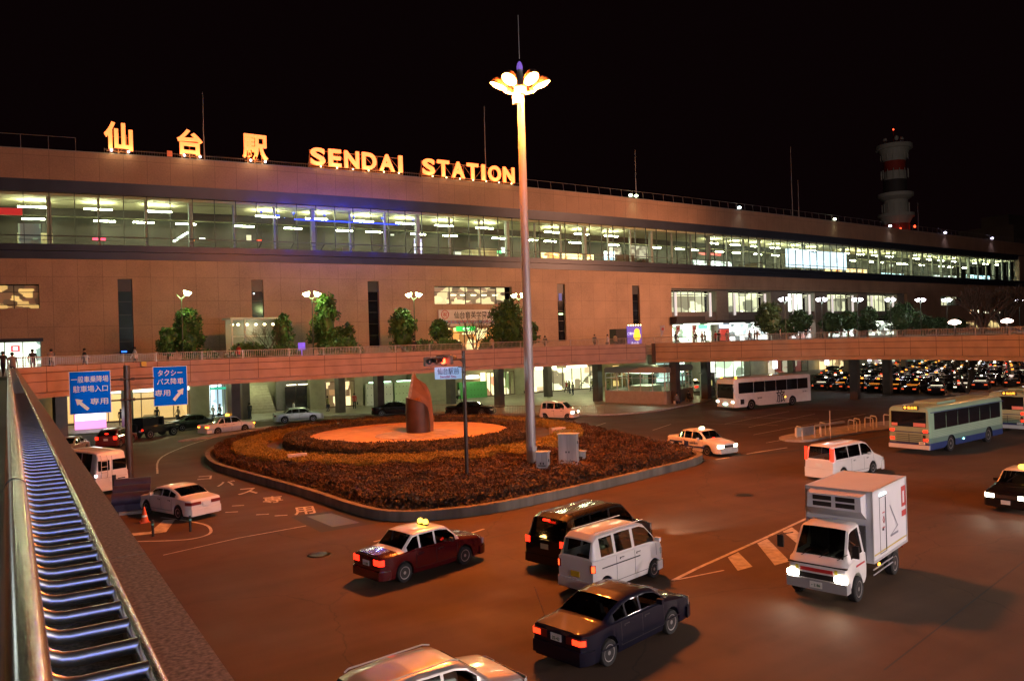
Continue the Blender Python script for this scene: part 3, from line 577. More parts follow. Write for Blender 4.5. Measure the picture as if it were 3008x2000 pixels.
# delivery truck
def truck():
    root=empty('refrigerated_truck',(20.95,14.15,0),R(194),'white refrigerated delivery truck with headlights on and a large box body','truck')
    w=WHITEP; gw=mat('truck box panel',(.66,.66,.68),.5,nz=.05,ns=1.5,coat=.2)
    # local: +X forward, length 4.9: rear -2.45 front 2.35
    d=dict(L=1.65,W=1.72,r=.36,sill=.36,top=[(0,1.98),(.25,2.03),(.85,2.0),(1.0,1.95),(1.42,1.22),(1.6,1.05),(1.65,.95)],belt=[(0,1.16),(1.2,1.14),(1.42,1.1),(1.65,.9)],wheels=(.95,),rg=None,ws=(1.0,1.41),side=[(.35,1.2)],tum=.1,corner=.12,ce=.35)
    B=Body(d); xs=B.stations(.07); S=[B.sec(x) for x in xs]; n=len(S[0]); off=.72
    body=MB(); gl={}
    for i in range(len(xs)-1):
        xm=(xs[i]+xs[i+1])/2
        for sg in (1,-1):
            for j in range(n-1):
                q=[(xs[i]+off,sg*S[i][j][0],S[i][j][1]),(xs[i+1]+off,sg*S[i+1][j][0],S[i+1][j][1]),(xs[i+1]+off,sg*S[i+1][j+1][0],S[i+1][j+1][1]),(xs[i]+off,sg*S[i][j+1][0],S[i][j+1][1])]
                if j==5 and .35<=xm<=1.2: gl.setdefault(('side_window',sg),MB()).add(q,[(0,1,2,3)]); continue
                if j>=8 and 1.0<=xm<=1.41: gl.setdefault(('windscreen',0),MB()).add(q,[(0,1,2,3)]); continue
                body.add(q,[(0,1,2,3)],0)
    for xi in (0,-1):
        for j in range(n-1):
            a,b=S[xi][j],S[xi][j+1]; x=xs[xi]+off; body.add([(x,a[0],a[1]),(x,-a[0],a[1]),(x,-b[0],b[1]),(x,b[0],b[1])],[(0,1,2,3)],0)
    cab=body.build('cab',w,root,True)
    for k,p in gl.items(): p.build(k[0],TGLASS,root,True)
    for y in (-.45,.45): MB().box(off+.25,off+.75,y-.25,y+.25,.95,1.15).box(off+.15,off+.27,y-.25,y+.25,1.15,1.75).build('seat',SEATM,root)
    MB().box(off+1.05,off+1.38,-.72,.72,.95,1.16).build('dashboard',BLACKP,root); MB().box(off+.02,off+.1,-.8,.8,.9,1.9).build('cab_lining',DARK,root)
    fx=off+1.65
    MB().box(fx-.25,fx+.05,-.84,.84,.34,.62).build('bumper',mat('grey bumper',(.3,.3,.3),.5),root)
    MB().box(fx,fx+.02,-.5,.5,.64,.78).build('grille',BLACKP,root)
    gm=MB().box(fx-.03,fx+.012,-.45,.45,.83,.93).build('name_panel',mat('red panel',(.5,.02,.02),.5),root)
    MB().box(fx-.05,fx+.01,.5,.58,.84,.96).box(fx-.05,fx+.01,-.58,-.5,.84,.96).build('emblem',mat('yellow emblem',(.5,.4,.03),.5),root)
    MB().box(fx-.12,fx-.02,-.82,.82,1.0,1.03).build('front_trim',BLACKP,root)
    for y in (-.66,.66):
        T=Matrix.Translation((fx+.0,y,.72))@Matrix.Diagonal((.5,1.5,.95,1)); MB().ball((0,0,0),.13,8).build('headlight',emit('bright headlight',(1,.9,.68),30),root,True,T=T)
        lamp('headlight_beam','SPOT',(fx+.16,y,.72),28,(1,.88,.62),root,.06,95,1,(1,0,-.28))
    pm=MB().box(fx+.05,fx+.065,-.17,.17,.4,.57).build('license_plate',PLATEW,root)
    text('・2 86',.1,INKG,pm,'plate_lettering',Matrix.Translation((fx+.067,0,.48))@Matrix.Rotation(R(90),4,'Z')@Matrix.Rotation(R(90),4,'X'),.002,.003)
    for sg in (1,-1):
        m=MB(); m.tube([(fx-.35,sg*.78,1.75),(fx-.1,sg*1.05,1.7),(fx-.1,sg*1.05,1.45)],.015,5); m.obox((fx-.1,sg*1.05,1.35),.06,.17,.34); m.build('wing_mirror',BLACKP,root)
        sidm=MB(); sidm.box(off+.35,off+1.0,sg*.853,sg*.86,.95,1.0); sidm.build('red_stripe',mat('red stripe',(.45,.03,.03),.5),root)
    m=MB(); 
    for y in (-.5,0,.5): m.tube([(fx-.2,y,1.18),(fx-.32,y+.25,1.36)],.01,4)
    m.build('wiper',BLACKP,root)
    # box
    b=MB().box(-2.45,.62,-.95,.95,.82,2.86).build('box_body',gw,root)
    e=MB()
    for y in (-.955,.955):
        for z in (.84,2.84): e.box(-2.46,.63,y-.02,y+.02,z-.03,z+.03)
        for x in (-2.44,.61): e.box(x-.025,x+.025,y-.018,y+.018,.86,2.82)
    for x in (-2.45,.62):
        for z in (.84,2.84): e.box(x-.02,x+.02,-.93,.93,z-.028,z+.028)
    e.build('box_edge_trim',mat('aluminium trim',(.6,.6,.6),.4,.5),root)
    fs=MB()
    for z0,z1,yy in ((2.15,2.75,.8),): pass
    fs.add([(.62,-.8,2.05),(.62,.8,2.05),(1.0,.78,2.32),(1.0,-.78,2.32),(.62,-.8,2.8),(.62,.8,2.8),(.98,.76,2.74),(.98,-.76,2.74)],[(0,3,2,1),(3,7,6,2),(4,5,6,7),(0,4,7,3),(1,2,6,5)])
    fz=fs.build('cooling_unit',gw,root)
    for y in (-.33,.33):
        for z in (2.38,2.56): MB().box(.985,1.0,y-.27,y+.27,z,z+.13).build('vent',BLACKP,fz)
    # side door on the left side (+y) and marks
    dr=MB(); s=.972
    for x0,x1,z0,z1 in ((-.55,-.53,.95,2.6),(.0,.02,.95,2.6),(-.55,.02,2.58,2.6),(-.55,.02,.95,.97)): dr.box(x0,x1,.952,.958,z0,z1)
    dr.tube([(-.46,.975,1.0),(-.46,.975,2.55)],.012,5); dr.box(-.3,-.2,.955,.97,1.6,1.66); dr.build('side_door',DARK,root)
    rm=MATS['red stripe']; ms=MB()
    ms.box(-2.4,-2.0,.955,.96,2.45,2.6); ms.box(-2.1,-2.0,.955,.961,1.98,2.45); ms.box(-2.4,-2.3,.955,.961,1.98,2.45); ms.box(-2.4,-2.0,.955,.9615,1.98,2.08); ms.box(-2.4,-2.0,.955,.96,1.68,1.86)
    ms.tube([(-.25,.958,1.9),(-.33,.958,1.8),(-.4,.958,1.9),(-.33,.958,2.0),(-.25,.958,1.9)],.01,4); ms.box(-.42,-.22,.955,.96,2.1,2.13); ms.box(-.42,-.22,.955,.96,1.66,1.69); ms.build('red_mark',rm,root)
    MB().box(-2.4,.55,.955,.96,1.0,1.04).build('yellow_stripe',mat('yellow stripe',(.5,.38,.05),.5),root)
    dg=MB(); dg.add([(-.9,.96,2.25),(-1.6,.96,1.5),(-1.56,.96,1.48),(-.86,.96,2.22)],[(0,1,2,3)]); dg.box(-1.6,-.9,.955,.962,1.28,1.34); dg.add([(-1.6,.96,1.5),(-.95,.96,1.32),(-.95,.96,1.35),(-1.6,.96,1.54)],[(0,1,2,3)]); dg.build('grey_mark',mat('grey mark',(.2,.2,.24),.5),root)
    MB().box(-.52,.0,.96,.985,2.64,2.69).build('door_light',emit('cyan white door lamp',(.6,.95,1),4),root)
    MB().box(-2.3,1.9,-.35,.35,.45,.7).box(-1.9,-.9,.4,.85,.42,.75).build('chassis',DARK,root)
    m=MB().tube([(-1.2,.9,.6),(.5,.9,.6)],.02,5).tube([(-1.2,.9,.45),(.5,.9,.45)],.02,5).build('side_guard',GALV,root)
    for x in (-1.45,off+.95):
        for y in (-.78,.78): wheel(root,x,y,.35,.24,nsp=5)
    for y in (-.7,.7): MB().box(-2.49,-2.46,y-.12,y+.12,.6,.72).build('taillight',TAILD,root)
    MB().box(.2,.3,.96,.99,.7,.76).build('side_marker',AMBER,root)
truck()

# coach and city buses
def bus(name,label,cat,L,Wd,H,loc,h,style):
    root=empty(name,(loc[0],loc[1],0),R(h),label,cat)
    coach=style=='coach'
    up=WHITEP if coach else mat('bus cream paint',(.24,.37,.25),.45,coat=.3,nz=.08,ns=1); gr=mat('bus green paint',(.13,.22,.18),.45,coat=.3,nz=.08,ns=1); bl=mat('bus blue paint',(.02,.04,.14),.45,coat=.3)
    r=.48; xf=L/2-(2.3 if coach else 2.4); xr=-L/2+(2.9 if coach else 2.7)
    # section outline with rounded roof corners, swept along x with end rounding
    zb=1.02 if not coach else 1.5
    prof=[(1,.34),(1,.72),(1,zb),(1,H-.85),(.985,H-.3),(.95,H-.12),(.86,H-.03),(.5,H),(0,H+.02)]
    if coach: prof=[(1,.34),(1,.9),(1,1.55),(.99,H-.45),(.975,H-.22),(.93,H-.06),(.8,H),(.5,H+.02),(0,H+.03)]
    xs=sorted(set([-L/2,-L/2+.03,-L/2+.12,-L/2+.3,L/2-.35,L/2-.15,L/2-.05,L/2]+[round(-L/2+.6*i,3) for i in range(1,int(L/.6))]+[xx+c*(r+.07) for xx in (xf,xr) for c in (-1,-.98,-.9,-.7,-.4,0,.4,.7,.9,.98,1)]))
    def sec(x):
        t=min((x+L/2)/.3,1); t2=min((L/2-x)/.4,1); k=1-.05*(1-t)**2-.1*(1-t2)**2.2; zz=(1-t)**2*.05+(1-t2)**2*.12
        P=[]
        for i,(a,z) in enumerate(prof):
            z0=z
            if i<=1:
                for xw in (xf,xr):
                    if abs(x-xw)<r+.07: z0=max(z0,r+math.sqrt((r+.07)**2-(x-xw)**2)+(.01 if i else 0))
            P.append((a*Wd/2*k,z0-(zz if i>=len(prof)-4 else 0)))
        return P
    S=[sec(x) for x in xs]; b=MB(); n=len(prof)
    for i in range(len(xs)-1):
        for sg in (1,-1):
            for j in range(n-1):
                mi=0 if coach else (2 if j==0 else (1 if j==1 else 0))
                if not coach and j==2: mi=0
                b.add([(xs[i],sg*S[i][j][0],S[i][j][1]),(xs[i+1],sg*S[i+1][j][0],S[i+1][j][1]),(xs[i+1],sg*S[i+1][j+1][0],S[i+1][j+1][1]),(xs[i],sg*S[i][j+1][0],S[i][j+1][1])],[(0,1,2,3)],mi)
        a,c=S[i][0],S[i+1][0]; b.add([(xs[i],a[0],a[1]),(xs[i],-a[0],a[1]),(xs[i+1],-c[0],c[1]),(xs[i+1],c[0],c[1])],[(0,1,2,3)],3)
    for xi in (0,-1):
        for j in range(n-1):
            a,c=S[xi][j],S[xi][j+1]; b.add([(xs[xi],a[0],a[1]),(xs[xi],-a[0],a[1]),(xs[xi],-c[0],c[1]),(xs[xi],c[0],c[1])],[(0,1,2,3)],0 if coach or j>0 else 2)
    b.build('body',[up,gr,bl,BLACKP],root,True)
    z0,z1=(1.66,2.72) if coach else (1.5,H-.37)
    nw=6 if coach else 6; xa,xb=(-L/2+.5,L/2-1.0) if coach else (-L/2+.55,L/2-.6)
    for sg in (1,-1):
        for k in range(nw):
            a=xa+(xb-xa)*k/nw+.025; c=xa+(xb-xa)*(k+1)/nw-.025
            if coach and k==nw-1: c=L/2-.55
            y=sg*(Wd/2+.006); yt=y
            m=MB().add([(a,y,z0),(c,y,z0),(c,yt,z1),(a,yt,z1),(a,y-sg*.03,z0),(c,y-sg*.03,z0),(c,yt-sg*.03,z1),(a,yt-sg*.03,z1)],[(0,1,2,3),(0,4,5,1),(2,6,7,3),(0,3,7,4),(1,5,6,2)]); m.build('side_window',BGLASS,root)
        for xw in (xf,xr): pass
    for xw in (xf,xr):
        for sg in (1,-1): wheel(root,xw,sg*(Wd/2-.17),r,.28,nsp=8)
    if coach:
        fx=L/2
        MB().add([(fx+.012,-1.05,1.2),(fx+.012,1.05,1.2),(fx-.0,1.0,2.62),(fx-.0,-1.0,2.62),(fx-.06,-1.05,1.2),(fx-.06,1.05,1.2),(fx-.1,1,2.62),(fx-.1,-1,2.62)],[(0,1,2,3),(0,3,7,4),(1,5,6,2)]).build('windscreen',BGLASS,root)
        for sg in (1,-1):
            m=MB().add([(fx-.5,sg*(Wd/2+.004),1.25),(fx-.08,sg*(Wd/2*.93+.004),1.25),(fx-.1,sg*(Wd/2*.92+.004),2.55),(fx-.5,sg*(Wd/2*.98+.006),2.55)],[(0,1,2,3)]); m.build('side_window',BGLASS,root)
            MB().box(fx,fx+.03,sg*.98-.2,sg*.98+.12,.78,.95).build('headlight',HEADW,root)
            m=MB(); m.tube([(fx-.1,sg*1.1,2.6),(fx+.25,sg*1.2,2.5),(fx+.28,sg*1.22,2.2)],.02,5); m.obox((fx+.28,sg*1.22,1.95),.06,.2,.32); m.build('wing_mirror',BLACKP,root)
        MB().ball((fx+.02,0,.85),.16,8).build('emblem_lamp',emit('mint lamp',(.5,1,.8),5),root,True,T=Matrix.Diagonal((1,2.0,.75,1))@Matrix.Identity(4))
        for y in (-.95,.95): MB().ball((fx-.5,y,H+.06),.1,6).build('roof_marker',AMBER,root,True)
        MB().box(fx+.02,fx+.03,-.2,.2,.45,.6).build('license_plate',PLATEW,root)
        MB().box(fx-1.25,fx-.75,Wd/2+.003,Wd/2+.02,.62,1.1).build('luggage_vent',BLACKP,root)
        T=Matrix.Translation((-.9,Wd/2+.015,1.08))@Matrix.Rotation(R(180),4,'Z')@Matrix.Rotation(R(90),4,'X')
        text('旅',1.35,INKD,root,'lettering',T,.004,.008)
        text('J.green',.24,INKD,root,'lettering',Matrix.Translation((2.15,Wd/2+.015,1.1))@Matrix.Rotation(R(180),4,'Z')@Matrix.Rotation(R(90),4,'X'),.003,.006)
        text('仙台 観 光',.16,INKD,root,'lettering',Matrix.Translation((-4.6,Wd/2+.015,1.35))@Matrix.Rotation(R(180),4,'Z')@Matrix.Rotation(R(90),4,'X'),.003,.0)
        MB().ball((-L/2+4.0,Wd/2+.02,.95),.06,6).build('side_marker',AMBER,root)
    else:
        bx=-L/2
        MB().box(bx-.02,bx+.03,-1.02,1.02,1.65,2.55).build('rear_window',BGLASS,root)
        db=MB().box(bx-.03,bx,-.62,.3,2.66,2.9).build('destination_display',BLACKP,root)
        text('● 仙台駅',.19,emit('amber display',(1,.4,.04),3),db,'display_lettering',Matrix.Translation((bx-.035,-.15,2.78))@Matrix.Rotation(R(-90),4,'Z')@Matrix.Rotation(R(90),4,'X'),.003,.004)
        for sg in (1,-1):
            for z in (1.42,.92): MB().box(bx-.04,bx,sg*.98-.12,sg*.98+.12,z-.07,z+.07).build('taillight',TAILR,root)
        MB().box(bx-.06,bx+.05,-1.2,1.2,.36,.6).build('bumper',mat('pale bumper',(.6,.6,.58),.4),root)
        g=MB(); 
        for k in range(5): g.box(bx-.02,bx,-.75,.75,.72+.11*k,.75+.11*k)
        g.box(bx-.02,bx,-.02,.0,.7,1.25).box(bx-.025,bx,-.98,-.82,.75,1.2); g.build('engine_grille',DARK,root)
        MB().box(bx-.02,bx,-1.2,1.2,1.31,1.36).build('blue_band',bl,root)
        MB().box(bx-.035,bx-.02,-1.0,-.3,1.68,1.9).box(bx-.035,bx-.02,.65,1.0,1.68,1.85).build('sticker',mat('pink sticker',(.6,.25,.22),.5),root)
        pm=MB().box(bx-.05,bx-.02,-.95,-.6,.64,.8).build('license_plate',PLATEW,root); text('14 54',.1,INKG,pm,'plate_lettering',Matrix.Translation((bx-.053,-.78,.72))@Matrix.Rotation(R(-90),4,'Z')@Matrix.Rotation(R(90),4,'X'),.002,.003)
        rb=MB()
        for sg in (1,-1):
            for z in (1.02,1.12,1.22,1.32,1.42): rb.box(-L/2+.4,L/2-.5,sg*Wd/2-.008,sg*Wd/2+.012,z,z+.02)
        rb.build('side_rib',mat('pale rib',(.36,.42,.36),.45),root)
        MB().box(-L/2+.2,L/2-.1,-Wd/2-.01,Wd/2+.01,H-.36,H-.31).build('blue_band',bl,root)
        MB().box(-L/2+2.2,-L/2+4.6,-.7,.7,H,H+.13).build('roof_unit',up,root)
        MB().ball((-L/2+4.3,-Wd/2-.02,.62),.06,6).build('side_marker',emit('teal lamp',(.3,1,.8),5),root)
    return root
bus('coach','white coach with a large black character on its side, driving out under the footbridge','coach',11.2,2.45,3.15,(64.4,52.3),178,'coach')
bus('city_bus','green and cream city bus with blue skirt seen from behind, right of the white minivan','bus',10.4,2.45,2.85,(50.1,26.4),4,'city')
bus('city_bus','city bus cut off by the right edge, ahead of the first green and cream bus','bus',10.4,2.45,2.85,(63.4,27.0),4,'city')
for o in list(bpy.data.objects): clean(o)
# ------------------------------------------------------------------ ground and road markings
def flat(name,pts,z,m,kind=True):
    o=MB().add([(x,y,z) for x,y in pts],[tuple(range(len(pts)))]).build(name,m); return struct(o) if kind else o
g=MB(); g.add([(-900,-500,0),(1600,-500,0),(1600,1400,0),(-900,1400,0)],[(0,1,2,3)]); struct(g.build('road',ASPH))
def stroke(mb,pts,w,z=.004):
    for a,b in zip(pts,pts[1:]):
        d=Vector((b[0]-a[0],b[1]-a[1],0)); d.normalize(); n=Vector((-d.y,d.x,0))*w/2; a_=Vector((*a,z)); b_=Vector((*b,z)); mb.add([a_-n,b_-n,b_+n,a_+n],[(0,1,2,3)])
mk=MB()
stroke(mk,[(16.9,17.4),(18.5,17.85),(23.0,18.9),(27,19.9)],.13)
for a,b,c,d in (((20.1,18.05),(20.85,18.25),(19.9,16.85),(19.2,16.85)),((22.25,18.6),(23.05,18.8),(21.3,16.5),(20.55,16.5)),((24.3,19.1),(25.1,19.3),(23.4,16.9),(22.7,16.9))): mk.add([(*p,.004) for p in (a,b,c,d)],[(0,1,2,3)])
stroke(mk,[(16.9,17.4),(18.9,17.15)],.07)
stroke(mk,[(4.6,31.1),(7.5,31.9),(10.3,32.15)],.07)
loop=catmull([(3.2,34.2),(4.1,34.0),(5.0,33.4),(5.9,33.0),(6.6,33.3),(6.9,34.1),(6.9,35.3),(6.3,36.9),(5.6,38.2)],5); stroke(mk,loop,.12)
for pts in ([(4.0,35.75),(5.0,35.4),(5.2,34.95),(4.0,35.2)],[(4.75,35.4),(5.6,37.5),(6.05,37.3),(5.3,34.95)]): mk.add([(*p,.0045) for p in pts],[(0,1,2,3)])
for a,b in (((34.0,32.9),(34.9,32.75)),((35.4,32.5),(36.6,32.5)),((37.0,32.7),(38.0,32.9)),((38.4,32.7),(42.3,32.7)),((34.2,36.8),(30.8,41.6))): stroke(mk,[a,b],.16 if a[0]>34.1 or a[1]<36 else .1)
for P in ([(49.4,41.8),(61.4,44.3)],[(50,44.8),(61.9,47.5)],[(43.2,35.1),(59.1,36.2)],[(46,38.5),(64,41)],[(52,41),(49,46.5)],[(58,41.5),(55,47)],[(39,50),(44,53)],[(43,46),(47,48)],[(66,44),(60,54)],[(72,50),(60,62)],[(78,52),(84,48)]): stroke(mk,P,.09)
stroke(mk,catmull([(7.5,52),(9,60),(13,67.5),(17.5,72),(24,73.6),(31,72.0),(37.5,67.5)],5),.12)
stroke(mk,[(18,74.6),(23,75.6),(28,76.4)],.1); stroke(mk,[(30,77.5),(37,73.6)],.12)
for i in range(5): stroke(mk,[(26.2+.5*i,75.5-.1*i),(28.2+.5*i,75.3-.2*i)],.12)
stroke(mk,[(11.5,27.8),(13.2,28.2)],.12); stroke(mk,[(13.9,26.2),(15.8,26.8)],.12)
for i,(x,y) in enumerate(((8.2,37.3),(8.8,38.6),(9.2,35.8),(9.8,35.0),(7.0,44.0),(7.6,41.0))): stroke(mk,[(x,y),(x+.5,y-.25)],.12)
struct(mk.build('road_markings',PAINTW))
# painted words beside the island, reading バス専用 with an arrow bar
for s,(x,y),sz in (('コ',(9.5,48.2),.8),('バ',(10.05,45.3),1.0),('ス',(10.4,42.0),1.05),('専',(10.8,38.8),1.0),('用',(11.2,35.2),1.0)):
    t=text(s,1.0,PAINTW,None,'road_lettering',Matrix.Translation((x,y,.006))@Matrix.Rotation(R(-14),4,'Z'),.001,.012,w=sz*.95,h=sz*1.7); struct(t)
mh=MB(); mh.add([(10.9,33.9,.004),(12.0,33.8,.004),(12.3,31.2,.004),(11.1,31.2,.004)],[(0,1,2,3)]); tag(mh.build('manhole_cover',mat('steel plate',(.10,.10,.08),.5,.4,nz=.2)),'pale steel access plate let into the road beside the painted words','manhole')
for i_,(x,y,l_) in enumerate(((28.5,24.5,'round iron manhole cover between the truck and the island'),(9.2,27.4,'round iron manhole cover on the road left of the maroon taxi'))):
    tag(MB().lathe([(.001,.012),(.3,.012),(.33,.010),(.34,.003)],20,0,Matrix.Translation((x,y,0))).lathe([(.36,.0035),(.42,.0035)],20,1,Matrix.Translation((x,y,0))).build('manhole_cover',[mat('cast iron',(.03,.028,.026),.5,.6,nz=.4,ns=18),MATS['road paint'] if False else CONC]),l_,'manhole')
ap=MB(); ap.add([(10.3,34.3,.002),(12.7,34.3,.002),(13.2,30.6,.002),(10.4,30.6,.002)],[(0,1,2,3)]); struct(ap.build('asphalt_patch',mat('new asphalt',(.022,.02,.02),.7,nz=.2,ns=3)))
pt=MB(); stroke(pt,[(37.5,32.6),(41,31.6),(48,31.4),(60,31.9)],.4,.002); stroke(pt,[(16,10),(30,12.5)],.05,.0025); stroke(pt,[(14,25.3),(27,26.6)],.05,.0025); struct(pt.build('asphalt_patch',MATS['new asphalt']))

# station forecourt pavement
def fyv(X):
    c=(1.20837157e-08,-8.45511628e-06,2.16316428e-03,-0.181351077,92.4146764); X=max(-30,min(235,X)); r=0
    for k in c: r=r*X+k
    return r
kerbline=catmull([(-30,84),(0,82.5),(8,81.2),(16.4,80.6),(22,80.9),(28.9,80.3),(37.8,73.6),(42.3,65.5),(45.6,60.6),(48.2,57.8),(51.5,57.0),(55.3,57.4),(59.2,58.8),(64,60.3),(68.2,63),(70.2,68),(71,76),(74,82)],4)
pav=kerbline+[(150,86),(240,90),(240,99),(-30,99)]
struct(MB().prism(pav,0.0,.15,1,0).build('pavement',[panelled('paving slabs',(.36,.33,.26),.6,.6,.02,.12,.5,.7,'xy'),KERB]))
med=catmull([(11.5,68.5),(14,70.6),(17,73.0),(20.5,74.2),(20.6,73.2),(17.6,71.6),(14,69.0),(11.5,68.5)],3)[:-1]
struct(MB().prism(med,0,.14,0,0).build('traffic_island',KERB))

# roundabout island: kerb wall, soil, hedges, paved disc
isl=catmull([(10.9,55),(10.6,51),(11.3,45),(12.2,38.6),(12.7,33),(13.4,30.6),(15.2,29.4),(18.2,29.0),(24.1,29.9),(30,31.1),(33.4,32.0),(35.2,33.6),(35.7,36.5),(37.2,42),(38.6,50),(38.2,58),(35.5,63.5),(31,67.5),(25,69),(19,67.5),(14,62.5),(11.8,58.5),(10.9,55)],4)[:-1]
def inset(P,d):
    out=[]; n=len(P)
    for i in range(n):
        a=Vector(P[i-1]); b=Vector(P[(i+1)%n]); t=(b-a).normalized(); nn=Vector((-t.y,t.x)); out.append((P[i][0]+nn.x*d,P[i][1]+nn.y*d))
    return out
inn=inset(isl,.3)
k=MB(); n=len(isl); vs=[(*p,0) for p in isl]+[(*p,.42) for p in isl]+[(*p,.42) for p in inn]+[(*p,.2) for p in inn]
k.add(vs,[(i,(i+1)%n,n+(i+1)%n,n+i) for i in range(n)]+[(n+i,n+(i+1)%n,2*n+(i+1)%n,2*n+i) for i in range(n)]+[(2*n+i,2*n+(i+1)%n,3*n+(i+1)%n,3*n+i) for i in range(n)],0)
struct(k.build('island_kerb',mat('old kerb concrete',(.19,.165,.13),.85,nz=.35,ns=1.5,bump=.3,streak=True)))
struct(MB().add([(*p,.3) for p in inn],[tuple(range(n))]).build('island_soil',mat('soil',(.045,.03,.02),.9,nz=.3,ns=4)))
DC=(24.4,51.6)
disc=[(DC[0]+7.3*math.cos(a),DC[1]+7.3*math.sin(a)) for a in np.linspace(0,2*math.pi,49)[:-1]]
SAND=mat('sandy court',(.72,.42,.19),.9,nz=.15,ns=1.5,bump=.2)
struct(MB().prism(disc,.3,1.05,0).build('gravel_court',SAND))
pd=[(24.3+3.1*math.cos(a),50.0+2.7*math.sin(a)) for a in np.linspace(0,2*math.pi,33)[:-1]]
struct(MB().prism(pd,1.05,1.09,0).build('stone_circle',panelled('stone circle slabs',(.62,.45,.32),.9,.9,.04,.15,.7,.6,'xy')))
def ringpts(cx,cy,rx,ry,c2x,c2y,r2x,r2y,N):
    a=rng.uniform(0,2*math.pi,N); t=rng.uniform(0,1,N)**.8
    xo=cx+rx*np.cos(a); yo=cy+ry*np.sin(a); xi=c2x+r2x*np.cos(a); yi=c2y+r2y*np.sin(a)
    return xi+(xo-xi)*t, yi+(yo-yi)*t, a, t
def ringhedge(name,o,i,z0,z1,m,label,N,size,cutout=None):
    """clipped ring hedge: rounded core with leaves spread over top and sides"""
    nn=96; prof=[(0,z0),(.0,z1-.12),(.1,z1-.02),(.5,z1),(.9,z1-.02),(1,z1-.12),(1,z0)]
    cv=[];cf=[]
    for k in range(nn):
        a=2*math.pi*k/nn
        for t,z in prof:
            t=.03+t*.94; x=(i[0]+i[2]*math.cos(a))*(1-t)+(o[0]+o[2]*math.cos(a))*t; y=(i[1]+i[3]*math.sin(a))*(1-t)+(o[1]+o[3]*math.sin(a))*t
            cv.append((x,y,z-.05+.04*math.sin(k*1.7)))
    q=len(prof)
    for k in range(nn):
        for j in range(q-1): cf.append((k*q+j,((k+1)%nn)*q+j,((k+1)%nn)*q+j+1,k*q+j+1))
    x,y,a,t=ringpts(*o,*i,N); z=z1+rng.normal(0,.05,N)+.05*np.sin(x*1.3)*np.cos(y*1.1)
    side=rng.uniform(0,1,N)<.42; ts=np.where(rng.uniform(0,1,N)<.75,1.0,0.0)+rng.normal(0,.015,N)
    xs=(i[0]+i[2]*np.cos(a))*(1-ts)+(o[0]+o[2]*np.cos(a))*ts; ys=(i[1]+i[3]*np.sin(a))*(1-ts)+(o[1]+o[3]*np.sin(a))*ts
    x=np.where(side,xs,x); y=np.where(side,ys,y); z=np.where(side,rng.uniform(z0,z1,N),z)
    return tag(leafmesh(name,np.stack([x,y,z],1),size,m,None,(cv,cf)),label,'hedge')
ringhedge('hedge',(24.2,51.2,8.75,8.95),(24.4,51.6,7.15,7.15),.35,1.25,LEAFD,'dark clipped ring hedge directly around the sandy court',70000,.06)
ringhedge('hedge',(24.4,51.2,12.3,12.3),(24.5,51.3,10.3,10.3),.35,.98,LEAFY,'low yellow-green clipped ring hedge outside the dark one',90000,.05)
# low azalea planting fills the rest
def inside(px,py,P):
    c=np.zeros(len(px),bool); n=len(P); j=n-1
    for i in range(n):
        xi,yi=P[i]; xj,yj=P[j]; cnd=((yi>py)!=(yj>py))&(px<(xj-xi)*(py-yi)/(yj-yi+1e-12)+xi); c^=cnd; j=i
    return c
N=430000; x=rng.uniform(10,39,N); y=rng.uniform(28,70,N); din=inset(isl,.55); ok=inside(x,y,din)&((((x-24.4)/12.0)**2+((y-51.2)/12.0)**2)>1)
x,y=x[ok],y[ok]; ok2=(np.hypot(x-25.6,y-33.9)>1.25)|(rng.uniform(0,1,len(x))<.12); x,y=x[ok2],y[ok2]
hgt=.74+.15*np.sin(x*1.9+1.3*np.sin(y*.8))*np.cos(y*1.6)+.07*np.sin(x*4.1+y*3.3); z=hgt+rng.normal(0,.03,len(x)); dd=inset(isl,.9); edge=~inside(x,y,dd); z=np.where(edge,rng.uniform(.3,.8,len(x)),z)
gx=np.arange(10,39.5,.6); gy=np.arange(28,70,.6); cv=[];cf=[];idx={}
for a in gx:
    for b in gy:
        if inside(np.array([a]),np.array([b]),dd)[0]: idx[(round(a,2),round(b,2))]=len(cv); cv.append((a,b,.62+.13*math.sin(a*1.9+1.3*math.sin(b*.8))*math.cos(b*1.6)))
for (a,b) in list(idx):
    q=[(a,b),(round(a+.6,2),b),(round(a+.6,2),round(b+.6,2)),(a,round(b+.6,2))]
    if all(p in idx for p in q): cf.append(tuple(idx[p] for p in q))
tag(leafmesh('azalea_shrubs',np.stack([x,y,z],1),.055,SHRUB,None,(cv,cf)),'low reddish brown azalea planting covering the island down to its kerb','shrubs',kind='stuff')
# marker stones
ST=mat('pale pink stone',(.5,.4,.36),.7,nz=.1,ns=3)
for (x,y,w_,lab) in ((14.3,45.9,1.1,'pale stone block set in the hedge at the left of the island'),(33.0,45.2,1.1,'pale stone block set in the hedge behind the lamp mast')):
    tag(MB().obox((x,y,.4),w_,.5,.75,R(-12)).build('stone_block',ST),label=lab,cat='stone')
tag(MB().lathe([(.9,.0),(.95,.1),(.8,.18),(.001,.22)],20,0,Matrix.Translation((32.6,43.6,.9))).build('drain_cover',mat('mossy metal lid',(.10,.11,.06),.6,nz=.2)),'round dull green lid in front of the right stone block','lid')

